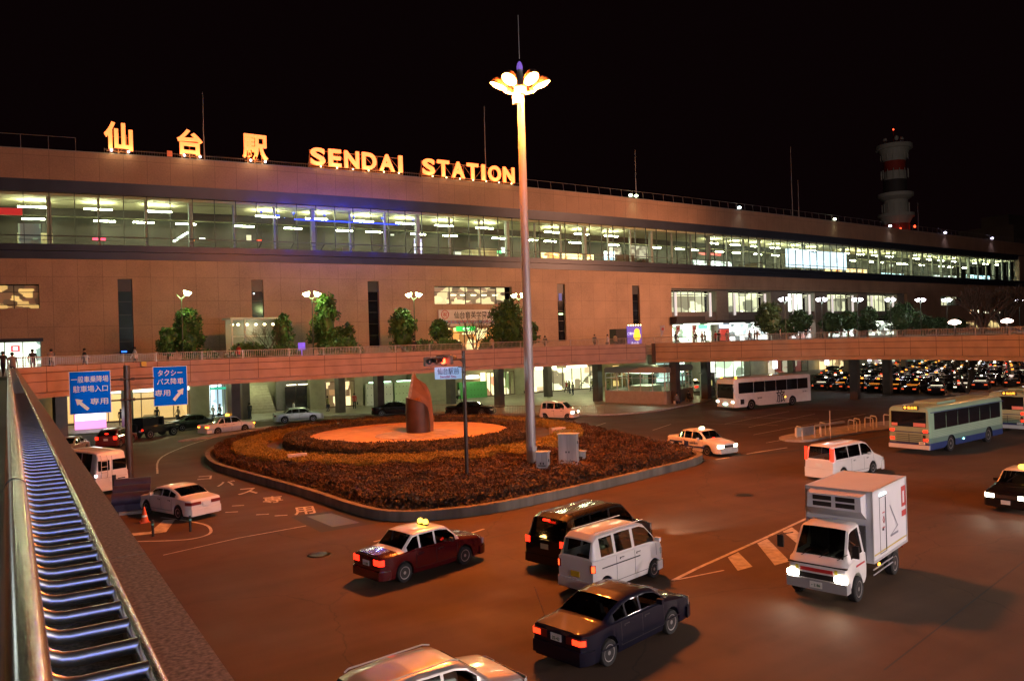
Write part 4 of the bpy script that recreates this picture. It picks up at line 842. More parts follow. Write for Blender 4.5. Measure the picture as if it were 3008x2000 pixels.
# sculpture: two tall curved shells with a pointed fin
def sculpture():
    root=empty('sculpture',(24.75,50.6,1.09),R(-24),'tall brown abstract sculpture of curved shells standing on the sandy court','sculpture')
    cp=mat('weathered bronze',(.17,.075,.03),.6,.15,nz=.35,ns=1.1,bump=.3); dk=mat('dark bronze',(.06,.03,.022),.5,.3,nz=.35,ns=1.3,bump=.2); pl=mat('pale bronze edge',(.26,.2,.15),.5,.2,nz=.3,ns=5)
    out=[(-.62,0),(.98,0),(1.0,.9),(.93,2.0),(.78,2.9),(.5,3.45),(.1,3.72),(-.12,3.9),(-.3,4.3),(-.42,4.28),(-.62,3.3),(-.82,2.3),(-.75,1.1)]
    m=MB(); n=len(out); NB=[(x,.25+.22*x*x,z) for x,z in out]; NF=[(x,.75+.1*x*x,z) for x,z in out]
    m.add(NB+NF,[tuple(range(n)),tuple(range(2*n-1,n-1,-1))]+[(i,(i+1)%n,n+(i+1)%n,n+i) for i in range(n)]); m.build('rear_slab',cp,root)
    MB().add([(-.43,.2,4.3),(-.3,.2,4.32),(-.55,.3,2.6),(-.86,.3,2.3),(-.43,.8,4.3),(-.3,.8,4.32),(-.55,.8,2.6),(-.86,.8,2.3)],[(0,1,2,3),(4,7,6,5),(0,3,7,4),(1,5,6,2),(0,4,5,1),(3,2,6,7)]).build('pale_edge',pl,root)
    m=MB(); K=22; vs=[]
    for i in range(K+1):
        t=i/K; a=R(180+180*t); top=2.55-.1*t-.95*t**2.4
        for r_,z in ((.86,0),(.86,top*.5),(.80,top),(.68,top-.02),(.7,top*.5),(.72,0)): vs.append((r_*math.cos(a)-.12-.05*z/2.5,r_*math.sin(a)*.85+.25,z))
    fs=[(i*6+j,(i+1)*6+j,(i+1)*6+(j+1)%6,i*6+(j+1)%6) for i in range(K) for j in range(6)]; fs+=[tuple(range(6)),tuple(K*6+j for j in range(5,-1,-1))]
    m.add(vs,fs,[1 if k%6==2 and k<K*6 else 0 for k in range(len(fs))]); m.build('front_shell',[dk,cp],root,True)
    MB().add([(-.85,.25,2.2),(-.1,-.35,1.95),(.6,.2,1.2),(0,.5,2.6)],[(0,1,3),(1,2,3)]).build('inner_face',cp,root)
sculpture()

# ------------------------------------------------------------------ station building
WALLU=panelled('upper granite panels',(.30,.185,.115),2.235,3.1,.035,.05,.6,.7,off=(.5,.25)); WALLL=panelled('lower granite panels',(.35,.225,.14),2.235,2.55,.035,.05,.6,.74,off=(.5,2.45),grain=.05)
FASC=mat('dark fascia metal',(.035,.042,.06),.4,.4,nz=.15,ns=.6); FRAME=mat('grey window steel',(.22,.22,.2),.45,.3,nz=.1); 
INTW=mat('concourse wall',(.6,.55,.34),.7,nz=.2,ns=.5); INTC=mat('concourse ceiling',(.66,.6,.38),.8,nz=.12,ns=.4); INTD=mat('concourse dark panel',(.035,.03,.022),.6,nz=.2,ns=.8)
XL,XR=-30.0,240.0; GX0,GB=3.9-4.47*8,4.47
st=empty('station_building',(60,90,0),0,'long pinkish brown station with a lit glass concourse band and dark steel fascias','station')
stinv=Matrix.Translation((-60,-90,0))
class SB(MB):
    def bx(s,x0,x1,y0,y1,z0,z1,mi=0,step=6.0):
        n=max(1,int((x1-x0)/step)); X=[x0+(x1-x0)*i/n for i in range(n+1)]
        vs=[]; 
        for x in X:
            f=fyv(x); vs+=[(x,f+y0,z0),(x,f+y1,z0),(x,f+y1,z1),(x,f+y0,z1)]
        fs=[(0,1,2,3),tuple(4*n+i for i in (0,3,2,1))]
        for i in range(n):
            a=4*i; b=a+4; fs+=[(a,b,b+1,a+1),(a+1,b+1,b+2,a+2),(a+2,b+2,b+3,a+3),(a+3,b+3,b,a)]
        return s.add(vs,fs,mi)
    def sb(s,name,m,parent=None,smooth=False):
        o=s.build(name,m,parent or st,smooth,stinv); return o
SB().bx(XL,XR,-.35,.6,25.25,28.25).bx(XL,XR,.6,40,26.6,27.0).sb('upper_wall',WALLU)
SB().bx(XL,XR,-.42,-.3,28.25,28.32).sb('parapet_cap',FRAME)
fs_=MB(); n=45
for i in range(n):
    a=XL+(XR-XL)*i/n; b=XL+(XR-XL)*(i+1)/n; fa,fb=fyv(a),fyv(b)
    fs_.add([(a,fa-.36,25.25),(b,fb-.36,25.25),(b,fb-.05,24.05),(a,fa-.05,24.05)],[(0,1,2,3)]); fs_.add([(a,fa-.05,24.05),(b,fb-.05,24.05),(b,fb+.3,24.05),(a,fa+.3,24.05)],[(0,1,2,3)])
fs_.build('upper_fascia',FASC,st,False,stinv)
SB().bx(XL,222,-.4,.3,18.05,18.72).bx(XL,222,-.33,.3,17.22,18.0).sb('lower_fascia',FASC)
# concourse interior
SB().bx(XL,216,.35,15,23.75,24.0).sb('concourse_ceiling',INTC); SB().bx(XL,216,15.05,34,21.6,21.8).sb('hall_ceiling',INTC)
SB().bx(XL,216,14.6,15,20.2,23.74).sb('ceiling_beam',INTD); SB().bx(XL,216,34,34.3,18.05,21.6).sb('back_wall',INTW)
SB().bx(XL,216,.3,34,17.9,18.1).sb('concourse_floor',mat('concourse floor',(.3,.28,.24),.25,nz=.1)); SB().bx(216,240,-.3,1,17.2,25.2).sb('end_wall',WALLL)
SB().bx(XL,216,8.0,8.3,22.9,23.74).sb('ceiling_beam',INTD)
k=0; late=SB()
lamps=[]
xx=-3.0
while xx<214: 
    lamps.append((xx+random.uniform(-.3,.3),3.4,22.95,2.6,.10)); lamps.append((xx+random.uniform(-2,2),11.5,22.9,2.2,.10)); lamps.append((xx+2.6+random.uniform(-.6,.6),20,21.3,2.4,.12)); lamps.append((xx+random.uniform(-1,1),29,21.3,2.2,.12)); lamps.append((xx+random.uniform(2,4),26,21.3,.9,.12)); lamps.append((xx+random.uniform(-2,2),32,21.2,1.2,.14)); xx+=5.8
lamps.sort(key=lambda t:t[0])
for (x,y,z,l,r_) in lamps:
    if random.random()<.1: continue
    b=SB().bx(x-l/2,x+l/2,y-r_,y+r_,z,z+.11)
    if k<98: b.sb('ceiling_lamp',TUBE)
    else: late.add(b.v,b.f,0)
    k+=1
tag(late.sb('ceiling_lamps',TUBE),kind='stuff')
SB().bx(XL,216,.5,.62,23.86,23.9).sb('soffit_reflection',emit('soffit reflection',(.8,.9,.75),.9))  # glowing strip imitates reflections of the ceiling lamps
# columns and windows
x=GX0; i=0; wi=0
colstuff=0
while x<216:
    thick=((i-8)%3==0); w_=.42 if thick else .2
    SB().bx(x-w_/2,x+w_/2,1.1,1.1+(.6 if thick else .3),18.1,23.75).sb('column',mat('column white',(.42,.42,.38),.6))
    x1=min(x+GB,216)
    wn_=SB().bx(x+.03,x1-.03,.06,.075,18.75,24.02).sb('window',GLASS)
    fr=SB().bx(x-.035,x+.035,.0,.14,18.72,24.04).bx(x+GB/2-.03,x+GB/2+.03,.0,.14,18.72,24.04)
    fr.bx(x+.04,min(x1,216)-.04,.0,.05,19.54,19.66).bx(x+.04,x1-.04,.02,.05,19.16,19.21).bx(x+.04,x1-.04,.02,.055,23.3,23.33)
    f=fr.sb('window_frame',mat('dark mullion',(.05,.055,.05),.5,.3)); f.parent=wn_
    x+=GB; i+=1
# things glimpsed inside the concourse
def inner(x0,x1,y,z0,z1,m,nm='shop_front'): SB().bx(x0,x1,y,y+.15,z0,z1).sb(nm,m)
inner(-5,1.6,2,23.0-1.1,22.6,emit('red poster light',(.5,.02,.02),1.2),'hanging_banner')
inner(1.2,3.2,3,18.3,21.2,litroom('banner blocks',(.3,.4,.25),(.06,.09,.08),.9,1.2,.5),'banner')
for x,z,w_,c_ in ((8.4,19.45,1.2,(1,.05,.1)),(24.6,19.75,.5,(1,.06,.02)),(17.5,19.6,.3,(1,.25,.02))): inner(x-w_/2,x+w_/2,1.5,z,z+.22,emit('red sign %d'%int(x),c_,5),'hanging_sign')
m=SB(); 
for q in range(8):
    x=15.6+.2*q; m.bx(x,x+.22,2.0,2.1,19.5+.14*q,19.72+.14*q)
m.sb('escalator_light',emit('escalator light',(.95,1,.85),5))
inner(28.4,41.3,.6,22.32,22.42,emit('blue reflection strip',(.02,.05,1),4),'blue_reflection'); inner(26.2,26.6,.3,22.5,22.75,MATS['blue reflection strip'],'blue_reflection')  # glowing strips imitate a blue reflection in the glass
SHOPM={}
for (x0,x1,y,z0,z1,ca,cb,s_) in ((44.0,45.0,2,18.9,20.9,(1,.95,1),(.7,.6,.9),4),(46,49.5,9,18.8,19.8,(1,1,.8),(.5,.6,.3),2.2),(56.2,60.8,8,20.2,20.7,(.02,.8,.25),(.0,.5,.15),1.6),(60.8,62.0,8,20.4,21.1,(1,1,.9),(.8,.8,.6),3),(66.5,76.5,6,18.8,20.4,(1,.75,.3),(.8,.25,.03),2.6),(76.2,78.2,3,19.3,20.6,(1,1,.95),(.5,.8,1),4),
    (82.5,85,9,20.6,22.2,(.9,.85,.6),(.5,.45,.3),1.1),(88,92,10,20.8,22.8,(.7,.65,.45),(.4,.36,.25),1),(98,108,5,18.8,20.2,(1,1,.95),(.5,.6,.5),2.6),(104,110,9,21.8,22.2,(1,.05,.05),(.5,.02,.02),1.5),(92,97,14,18.8,20,(.7,.7,.5),(.2,.25,.2),1.2),
    (142,149,8,19.2,20.3,(1,.6,.2),(.9,.25,.02),2.6),(150,158,8,19.0,20.6,(1,.65,.3),(.8,.3,.05),2.4),(160,170,6,18.8,19.8,(.6,.95,1),(.3,.5,.5),2.5),(172,186,9,18.8,20,(.8,1,.9),(.2,.4,.3),2.2),(188,200,8,18.8,20.2,(.9,1,.9),(.3,.35,.3),2),(201,214,6,18.8,20.4,(.6,.95,1),(.2,.4,.5),3.4),(52,54,14,18.8,19.6,(1,.8,.3),(.6,.4,.1),2),(30,33,15,18.8,20,(.7,.7,.5),(.3,.3,.2),1.1),(36,41,18,18.8,20,(.8,.8,.6),(.35,.35,.28),1.2)):
    inner(x0,x1,y,z0,z1,litroom('shop %d'%int(x0*10),ca,cb,s_,1.1,2.2))
rq=random.Random(9)
for q in range(46):
    x=rq.uniform(-4,212); y=rq.uniform(6,30); w_=rq.uniform(.3,1.6); z=rq.uniform(18.6,20.6) if rq.random()<.7 else rq.uniform(20.6,22.2)
    cc_=rq.choice(((1,.95,.7),(1,1,.85),(.7,1,.8),(1,.5,.1),(1,.15,.1),(.7,.85,1),(.5,.42,.25),(.3,.26,.18))); inner(x,x+w_,y,z,z+rq.uniform(.15,.7),emit('hall glow %d'%(q%8),cc_,(1.5,3,2,2.5,2,3,1,.8)[q%8]),'hanging_sign')
KQ=mat('kiosk dark wood',(.10,.07,.045),.6)
for q in range(14):
    x=rq.uniform(0,120); SB().bx(x,x+rq.uniform(1.5,4),rq.uniform(5,6),rq.uniform(8,10),18.1,18.1+rq.uniform(1.2,2.6)).sb('kiosk',KQ if q%2 else INTW)
inner(118.6,138.4,1.0,19.3,22.6,litroom('advert screen',(.75,.88,1),(.5,.62,.75),1.7,.28,.9,.3),'advertising_screen')
# lower wall with openings (x0,x1,z0,z1)
OP=[(-8,2.8,12.2,14.65),(-8,2.8,6.2,8.85),(9.8,11.15,7.2,15.2),(23.1,24.4,7.2,15.2),(36.6,38.0,7.2,15.2),(64.5,65.9,7.2,15.2),(78.6,80.1,7.2,15.2),(45.4,57.0,12.4,14.7),(46.2,55.0,6.2,9.4),(86.9,159.1,6.2,14.9),(174.1,185.4,12.4,14.4),(187.9,209.1,10.55,11.4),(178,209,6.9,8.8)]
cuts=sorted({XL,XR}|{o[0] for o in OP}|{o[1] for o in OP}); wl=SB()
for a,b in zip(cuts,cuts[1:]):
    zs=[(o[2],o[3]) for o in OP if o[0]<=a+1e-6 and o[1]>=b-1e-6]; zs.sort(); z=6.15
    for p,q in zs+[(17.2,17.2)]:
        if p>z+.01: wl.bx(a,b,-.3,.3,z,p)
        z=q
wl.sb('lower_wall',WALLL)
SLOTG=mat('dark slot glass',(.008,.009,.012),.12,spec=.2,nz=.2)
for x0,x1 in ((9.8,11.15),(23.1,24.4),(36.6,38.0),(64.5,65.9),(78.6,80.1)):
    s_=SB().bx(x0+.02,x1-.02,.05,.2,7.2,13.9).sb('slot_window',SLOTG); f=SB().bx(x0+.01,x1-.01,-.05,.25,13.9,15.18)
    for z in (8.6,10.0,11.4,12.8): f.bx(x0+.02,x1-.02,.0,.045,z,z+.06)
    q=f.sb('window_frame',DARK); q.parent=s_
SB().bx(64.9,65.6,-.02,.04,10.9,11.1).sb('slot_reflection',emit('green white reflection',(.7,1,.5),3)); SB().bx(10.0,10.5,-.02,.04,7.5,7.65).sb('slot_reflection',emit('small blue reflection',(.03,.15,1),3)); SB().bx(23.35,23.5,-.02,.04,13.6,13.75).sb('slot_reflection',emit('small white reflection',(.7,.9,.9),3))  # glowing panels imitate lights reflected in the slot glass
SB().bx(65.0,65.5,-.01,.04,12.9,13.9).sb('slot_reflection',emit('faint blue reflection light',(.05,.1,.4),.6))
def glaze(x0,x1,z0,z1,m,yb=1.6,nm='window',mull=2,bars=(),fr=None):
    g_=SB().bx(x0+.02,x1-.02,.1,.115,z0+.02,z1-.02).sb(nm,GLASS); f=SB(); n=max(1,round((x1-x0)/mull))
    for i in range(n+1):
        x=x0+(x1-x0)*i/n; f.bx(max(x0,x-.04),min(x1,x+.04),.06,.18,z0,z1)
    for z in bars: f.bx(x0+.05,x1-.05,.07,.17,z-.03,z+.03)
    q=f.sb('window_frame',fr or DARK); q.parent=g_
    SB().bx(x0+.01,x1-.01,yb,yb+.1,z0+.01,z1-.01).sb('lit_interior',m); return g_
glaze(-8,2.8,12.2,14.65,litroom('restaurant left',(.95,.5,.15),(.2,.06,.02),1.0,1.1,1.7,.55),bars=(13.85,12.6))
glaze(-8,2.8,6.2,8.85,litroom('ticket hall',(.95,1,.8),(.6,.8,.7),2.2,.35,.6,.3),nm='shop_window',mull=1.6)
rs=SB().bx(.25,1.0,-.4,-.32,7.9,8.5).sb('red_sign',emit('red lit sign',(.8,.03,.05),1.6)); SB().bx(.42,.82,-.44,-.405,8.02,8.36).sb('sign_mark',emit('white sign mark',(1,.9,.9),2.5)); SB().bx(-8,3.0,-.9,-.3,8.86,9.2).sb('canopy',FASC)
glaze(45.4,57.0,12.4,14.7,litroom('restaurant middle',(1,.72,.36),(.3,.13,.08),1.25,.9,1.5,.55),bars=(13.95,),mull=2.3)
ll=SB()
for x in (48.6,50.0,51.6,53.2,54.9): ll.bx(x,x+.7,1.2,1.4,13.6,13.72)
ll.sb('ceiling_light',emit('warm room light',(1,.85,.5),5))
glaze(46.2,55.0,6.2,9.4,litroom('orange shop',(1,.75,.35),(.8,.25,.05),1.9,1.0,1.3,.45),nm='shop_window',mull=1.8,bars=(8.7,))
SB().bx(48.3,51.0,-.5,-.32,8.9,9.5).sb('green_sign',emit('green shop sign',(.02,.75,.1),1.6))
ss=SB().bx(49.2,50.2,-.53,-.505,9.05,9.35).sb('sign_lettering',emit('pale green letters',(.6,1,.6),3))
# banner hung on the wall
bn=empty('banner',(51.2,fyv(51)-.36,10.6),R(0),'long white wall banner with black characters and a pale blue stripe, above the orange shop','banner')
MB().box(-5.4,5.4,-.02,.02,-1.05,1.05).build('cloth',mat('banner cloth',(.62,.6,.6),.8,nz=.06),bn); MB().box(-5.38,5.38,-.035,-.022,-.72,-.32).build('blue_band',mat('banner blue',(.2,.38,.62),.8,nz=.1),bn)
text('仙台育英学園高等学校',.95,INKD,bn,'lettering',TF(.9,-.035,.38),.005,.01,w=8.2); text('秀光中等教育学校  合格おめでとう',.4,mat('red lettering',(.5,.06,.05),.6),bn,'lettering',TF(.3,-.04,-.5),.004,.002,w=9)
MB().tube([(-4.5+.52*math.cos(2*math.pi*k/20),-.04,.45+.52*math.sin(2*math.pi*k/20)) for k in range(21)],.05,5).build('round_emblem',MATS['red lettering'],bn); text('祝',.62,MATS['red lettering'],bn,'lettering',TF(-4.5,-.04,.45),.005,.006)
# recess with shops on the right
WB=SB().bx(86.9,159.1,2.4,2.8,6.2,14.9)
CREAM=litroom('lit office left',(.95,.88,.55),(.55,.5,.32),1.25,.35,.55,.45)
REC=mat('recess grey panel',(.16,.15,.13),.6,nz=.15)
SB().bx(86.95,159,.7,.95,9.7,11.2).bx(86.95,159,.7,.95,14.62,14.88).sb('spandrel',REC)
for x0,x1 in ((86.95,98.4),(101.3,112.9),(117.9,126.3),(130.4,141.0),(144.6,156.3)):
    g_=SB().bx(x0,x1,.8,.815,11.2,14.62).sb('window',GLASS); f=SB(); n=round((x1-x0)/1.7)
    for i in range(n+1):
        x=x0+(x1-x0)*i/n; f.bx(x-.035,x+.035,.76,.9,11.2,14.62)
    q=f.sb('window_frame',FRAME); q.parent=g_
    SB().bx(x0,x1,3.2,3.3,11.2,14.6).sb('lit_interior',CREAM if x0!=117.9 else litroom('lit white poster room',(1,.97,.85),(.7,.62,.45),2.2,.3,.4,.3))
    for i in (1,n-1): 
        x=x0+(x1-x0)*i/n; SB().bx(x-.14,x+.14,.3,.6,10.6 if i==1 else 10.4,14.3).sb('light_fin',emit('soft white fin',(.9,.8,.75),.8))
    SB().bx(x0+.4,x1-.4,1.8,2.0,14.2,14.26).bx(x0+.4,x1-.4,2.4,2.6,13.9,13.95).sb('ceiling_light',emit('warm ceiling lines',(1,.9,.6),2.5))
for x0,x1 in ((98.4,101.3),(112.9,117.9),(126.3,130.4),(141.0,144.6),(156.3,159.05)): SB().bx(x0,x1,.4,2.6,6.2,14.62).sb('pier',mat('grey pier',(.24,.22,.18),.65,nz=.12))
SB().bx(86.5,112.9,-1.6,.6,9.3,9.75).bx(86.5,93,-1.7,.5,9.75,10.4).sb('canopy',mat('dark canopy',(.03,.025,.02),.5))
for i in range(4): 
    x=91+5.6*i; MB().lathe([(.001,0),(1.5,.0),(1.7,.12),(1.6,.2),(.001,.22)],20,0,Matrix.Translation((x,fyv(x)-.6,9.1))@Matrix.Diagonal((1,.5,1,1))).build('canopy_light',emit('canopy light',(.95,1,.85),2.2),st,True,stinv)
for x0,x1,ca,cb,s_ in ((87,97.8,(1,1,.8),(.5,.75,.5),2.4),(98.6,101.2,(.9,.9,.9),(.3,.3,.4),1.6),(101.3,112.8,(.95,1,.9),(.35,.45,.45),1.9),(117.9,126.2,(1,.95,.9),(.6,.3,.25),1.3),(130.4,141,(.9,1,.9),(.1,.25,.18),1.5),(144.6,156.3,(.9,1,.8),(.25,.3,.25),1.6)):
    SB().bx(x0,x1,1.4,1.5,6.3,9.2).sb('shop_front',litroom('entrance %d'%int(x0),ca,cb,s_,.8,1.2))
SB().bx(93.2,95.2,-.2,0,8.45,9.05).sb('green_sign',emit('bright green sign',(.1,1,.25),3)); SB().bx(98.4,101.0,-.2,0,8.5,9.05).sb('white_sign',emit('blue white sign',(.6,.75,1),3)); SB().bx(98.4,100.4,-.2,0,6.4,8.3).sb('red_poster',emit('red poster',(.6,.06,.04),.9)); SB().bx(109.5,110.5,-.2,0,8.5,9.0).sb('green_sign',MATS['bright green sign'])
glaze(174.1,185.4,12.4,14.4,litroom('dim purple room',(.9,.8,.5),(.06,.07,.05),1.2,.35,.6,.7)); glaze(187.9,209.1,10.55,11.4,litroom('low strip window',(1,.85,.6),(.9,.4,.2),2.4,.4,.5,.3)); glaze(178,209,6.9,8.8,litroom('amber low shops',(.9,.6,.25),(.15,.06,.03),1.2,.4,.9,.5))
# ground floor under the deck
GFW=mat('ground floor tiles',(.33,.31,.2),.6,nz=.15,ns=1); GO=.7
SB().bx(XL,240,3.2,3.4,.15,4.6).bx(29.6,31.4,GO,3.2,.15,4.6).bx(21.4,21.9,GO,3.2,.15,4.6).bx(35.0,36.0,GO,3.2,.15,4.6).bx(42.9,48.6,GO,3.2,.15,4.6).bx(57.7,60.7,GO,3.2,.15,4.6).bx(16.6,18.6,GO,3.2,.15,4.6).bx(20.3,21.4,GO,3.2,.15,4.6).bx(-30,3,GO,3.2,.15,4.6).sb('ground_floor_wall',GFW)
def shop(x0,x1,z1,m,door=1.3,sign=None,nm='shop_window',yb=2.2):
    g_=SB().bx(x0,x1,GO+.1,GO+.115,.2,z1).sb(nm,GLASS); f=SB(); n=max(1,round((x1-x0)/door))
    for i in range(n+1):
        x=x0+(x1-x0)*i/n; f.bx(x-.04,x+.04,GO+.05,GO+.17,.15,z1)
    f.bx(x0,x1,GO+.04,GO+.18,z1,z1+.08).bx(x0,x1,GO+.04,GO+.18,.15,.3); q=f.sb('window_frame',mat('bronze shop frame',(.12,.08,.05),.5)); q.parent=g_
    SB().bx(x0,x1,yb,yb+.1,.15,z1).sb('lit_interior',m)
    if sign: SB().bx(x0,x1,GO-.15,GO+.03,z1+.1,z1+.65).sb('shop_sign',sign)
shop(4.0,16.5,3.1,litroom('orange passage',(1,.55,.18),(.85,.42,.12),1.1,.5,.25,.3),1.6,emit('white lightbox',(.95,1,.75),3.2))
shop(18.7,20.2,3.6,litroom('bright kiosk',(.75,.95,1),(.55,.7,.85),3.90,.5,.5,.3),.8); SB().bx(18.65,20.3,GO-.1,GO+.02,3.05,3.3).sb('green_sign',emit('teal band sign',(.03,.5,.3),1))
tag(MB().box(-1.35,1.35,-.3,.3,0,1.75).build('vending_machine',[emit('pink lit panel',(1,.35,.75),1.4)],None),'pink and white lit ice-cream cabinet outside the orange passage','cabinet').location=(6.6,86.4,.15)
sv=bpy.data.objects['vending_machine']; m=MB().box(-1.3,1.3,-.33,-.305,.85,1.7).build('lit_front',emit('white lit panel',(1,.97,.95),3.2),sv)
# wide stairs
ss=SB()
for i in range(12): ss.bx(22.0,25.4,GO-.9+.35*i,GO-.9+.35*(i+1),.15,.15+.3*(i+1),0)
ss.sb('stairs',mat('stair stone',(.4,.37,.25),.6,nz=.15)); SB().bx(21.9,25.5,4.5,4.6,.15,4.6).sb('stair_back_wall',mat('yellowish stair wall',(.5,.46,.26),.6))
lamp('stair_light','POINT',(23.6,fyv(23)+.2,4.2),260,(.9,1,.55),None,.2)
# sliding doors, boutique, lockers
SB().bx(26.0,29.5,GO+1.0,GO+1.1,.15,4.6).sb('lobby_wall',REC)
for a,b in ((26.8,28.0),(28.1,29.3)): 
    dd_=SB().bx(a,b,GO+.2,GO+.25,.15,2.9).sb('door',mat('dark door glass',(.02,.02,.02),.08,spec=.8)); MB().lathe([(.001,0),(.55,0),(.6,.08),(.001,.1)],16,0,Matrix.Translation(((a+b)/2,fyv(a)+GO-.3,3.1))@Matrix.Diagonal((1,.6,1,1))).build('door_light',emit('door light',(1,.9,.6),4),st,True,stinv)
shop(31.5,35.0,3.2,litroom('boutique',(.9,.6,.3),(.3,.13,.05),1.95,1.2,.8,.5),1.1)
def lockers(x0,x1,z1,m,n,nm,lab):
    root=empty(nm,((x0+x1)/2,fyv((x0+x1)/2)+GO-.45,.15),0,lab,'lockers'); hw=(x1-x0)/2
    MB().box(-hw,hw,0,.5,0,z1).build('cabinet',m,root); d_=MB()
    for i in range(n):
        for j in range(3):
            a=-hw+(2*hw)*i/n+.03; d_.box(a,a+(2*hw)/n-.06,-.015,-.002,.08+z1/3*j,z1/3*(j+1)-.02)
            d_.box(a+.1,a+.16,-.02,-.016,.3+z1/3*j,.42+z1/3*j,1)
    d_.build('locker_doors',[m,DARK],root); return root
lockers(36.2,39.7,2.6,mat('white locker steel',(.6,.62,.5),.5),7,'lockers','white station lockers under a cold light strip, left of the deck pillar')
lockers(39.9,42.8,2.6,mat('pale green locker steel',(.5,.62,.35),.5),6,'lockers','pale green station lockers behind the sculpture'); lockers(48.8,53.0,2.1,mat('green locker steel',(.08,.36,.09),.5),8,'lockers','bright green station lockers behind the street name sign')
for a,b in ((36.6,39.4),(40.2,42.6)): SB().bx(a,b,GO-.55,GO-.45,2.85,2.95).sb('strip_light',emit('cold strip',(.6,1,.7),6))
MB().lathe([(.001,0),(.9,0),(1,.15),(.9,.4),(.001,.5)],20,0,Matrix.Translation((50.5,fyv(50)-.2,2.7))@Matrix.Diagonal((1.1,.5,1,1))).build('round_light',emit('round white light',(1,1,.75),3),st,True,stinv)
shop(53.2,55.2,3.3,litroom('noodle shop',(1,.8,.4),(.7,.25,.12),2.25,1.2,.7,.5),.7); shop(55.6,57.6,3.3,litroom('noodle shop two',(1,.8,.45),(.3,.4,.12),2.10,1.2,.7,.5),.7)
shop(60.8,72.5,3.4,litroom('main entrance',(1,.85,.5),(.6,.4,.22),1.95,.7,.7,.5),1.6); 
SB().bx(61.0,64.5,GO-.3,GO,3.35,3.9).bx(66.5,70.0,GO-.3,GO,3.35,3.9).sb('entrance_light',emit('entrance light',(1,.95,.65),4))
m=SB()
for q in range(10): m.bx(69+.3*q,69.35+.3*q,GO+.5,GO+.7,.4+.26*q,.6+.26*q)
m.sb('escalator_rail',mat('pale escalator rail',(.6,.6,.5),.4))
for x0,x1,ca,cb,s_ in ((76.5,79,(1,.6,.2),(.5,.2,.05),1.5),(84,92,(.9,1,.9),(.4,.6,.6),2.0),(98,107,(.95,1,.8),(.5,.6,.4),2.0),(114,124,(.6,.5,.35),(.5,.05,.04),1.0),(130,141,(1,.7,.35),(.4,.2,.08),1.3),(150,158,(.9,.85,.6),(.3,.2,.2),1.3),(165,180,(.2,.5,.4),(.1,.2,.15),1.0),(185,200,(1,1,.8),(.3,.3,.2),1.8),(205,225,(1,1,.9),(.4,.3,.3),1.5)): shop(x0,x1,3.2,litroom('right shop %d'%int(x0),ca,cb,s_,.5,.8),2.2)
for x in (112,128,143,161,178,196): SB().bx(x,x+.9,GO-1.2,GO-.9,1.2,3.6).sb('light_column',emit('white light column',(.85,.85,1),4))

# roof things: parapet fence, rooftop letters, rods, floodlights
def fence(name,x0,x1,dx,z0,z1,yo,label,m,lean=0,extra=True):
    f=MB(); x=x0; P=[]
    while x<=x1+.01: f.tube([(x,fyv(x)+yo,z0),(x+lean,fyv(x)+yo,z1)],.035,4); P.append((x+lean,fyv(x)+yo,z1)); x+=dx
    f.tube(P,.03,4); f.tube([(p[0]-lean,p[1],z0+.12) for p in P],.02,4); return tag(f.build(name,m),label,'fence')
RFM=mat('roof fence steel',(.16,.14,.13),.6)
fence('roof_fence',60,236,2.2,28.3,29.5,.2,'open bent-post fence along the right half of the station roof',RFM,-.15); fence('roof_fence',-20,8.6,2.4,28.3,29.8,.2,'tall open fence on the left end of the station roof',RFM)
f=MB(); x=9
while x<60: f.tube([(x,fyv(x)+.3,28.3),(x,fyv(x)+.3,29.0)],.012,3); x+=.25
f.tube([(9+3*i,fyv(9+3*i)+.3,28.85) for i in range(18)],.03,4); tag(f.build('roof_fence',RFM),'low picket fence behind the glowing rooftop letters','fence')
LET=mat('glowing sign panel',(.85,.5,.22),.5,emit=(1,.19,.04),es=2.3); LET2=mat('glowing latin letters',(.9,.55,.25),.5,emit=(1,.15,.03),es=3.3); SF=mat('sign frame steel',(.4,.26,.14),.5)
for ch,x,w_,z0,z1,lab in (('仙',10.3,2.7,28.75,31.65,'glowing orange rooftop character, leftmost of the three'),('台',17.2,2.6,28.75,31.5,'glowing orange rooftop character, middle of the three'),('駅',24.0,2.8,28.7,31.6,'glowing orange rooftop character, next to the latin name')):
    root=empty('sign_character',(x,fyv(x)-.1,28.3),0,lab,'sign',group='rooftop station name')
    text(ch,3.2,LET,root,'character',TF(0,-.1,(z0+z1)/2-28.3),.14,.085,w=w_,h=z1-z0)
    s=MB(); 
    for a in (-.8,0,.8): s.tube([(a,.25,0),(a,.25,2.2)],.05,4); s.tube([(a,.25,.1),(a+.4,.25,.7)],.03,4)
    s.tube([(-1.1,.25,.35),(1.1,.25,.35)],.05,4); s.tube([(-1.1,.25,1.9),(1.1,.25,1.9)],.03,4); s.build('sign_frame',SF,root)
    for a in (-.8,.8):
        MB().ball((a,-1.1,.12),.12,6).build('floodlight',emit('flood lens',(.9,.85,1) if ch=='仙' else (1,.75,.35),8),root,True); lamp('floodlight_lamp','POINT',(a,-.8,.3),45,(1,.62,.25),root,.1)
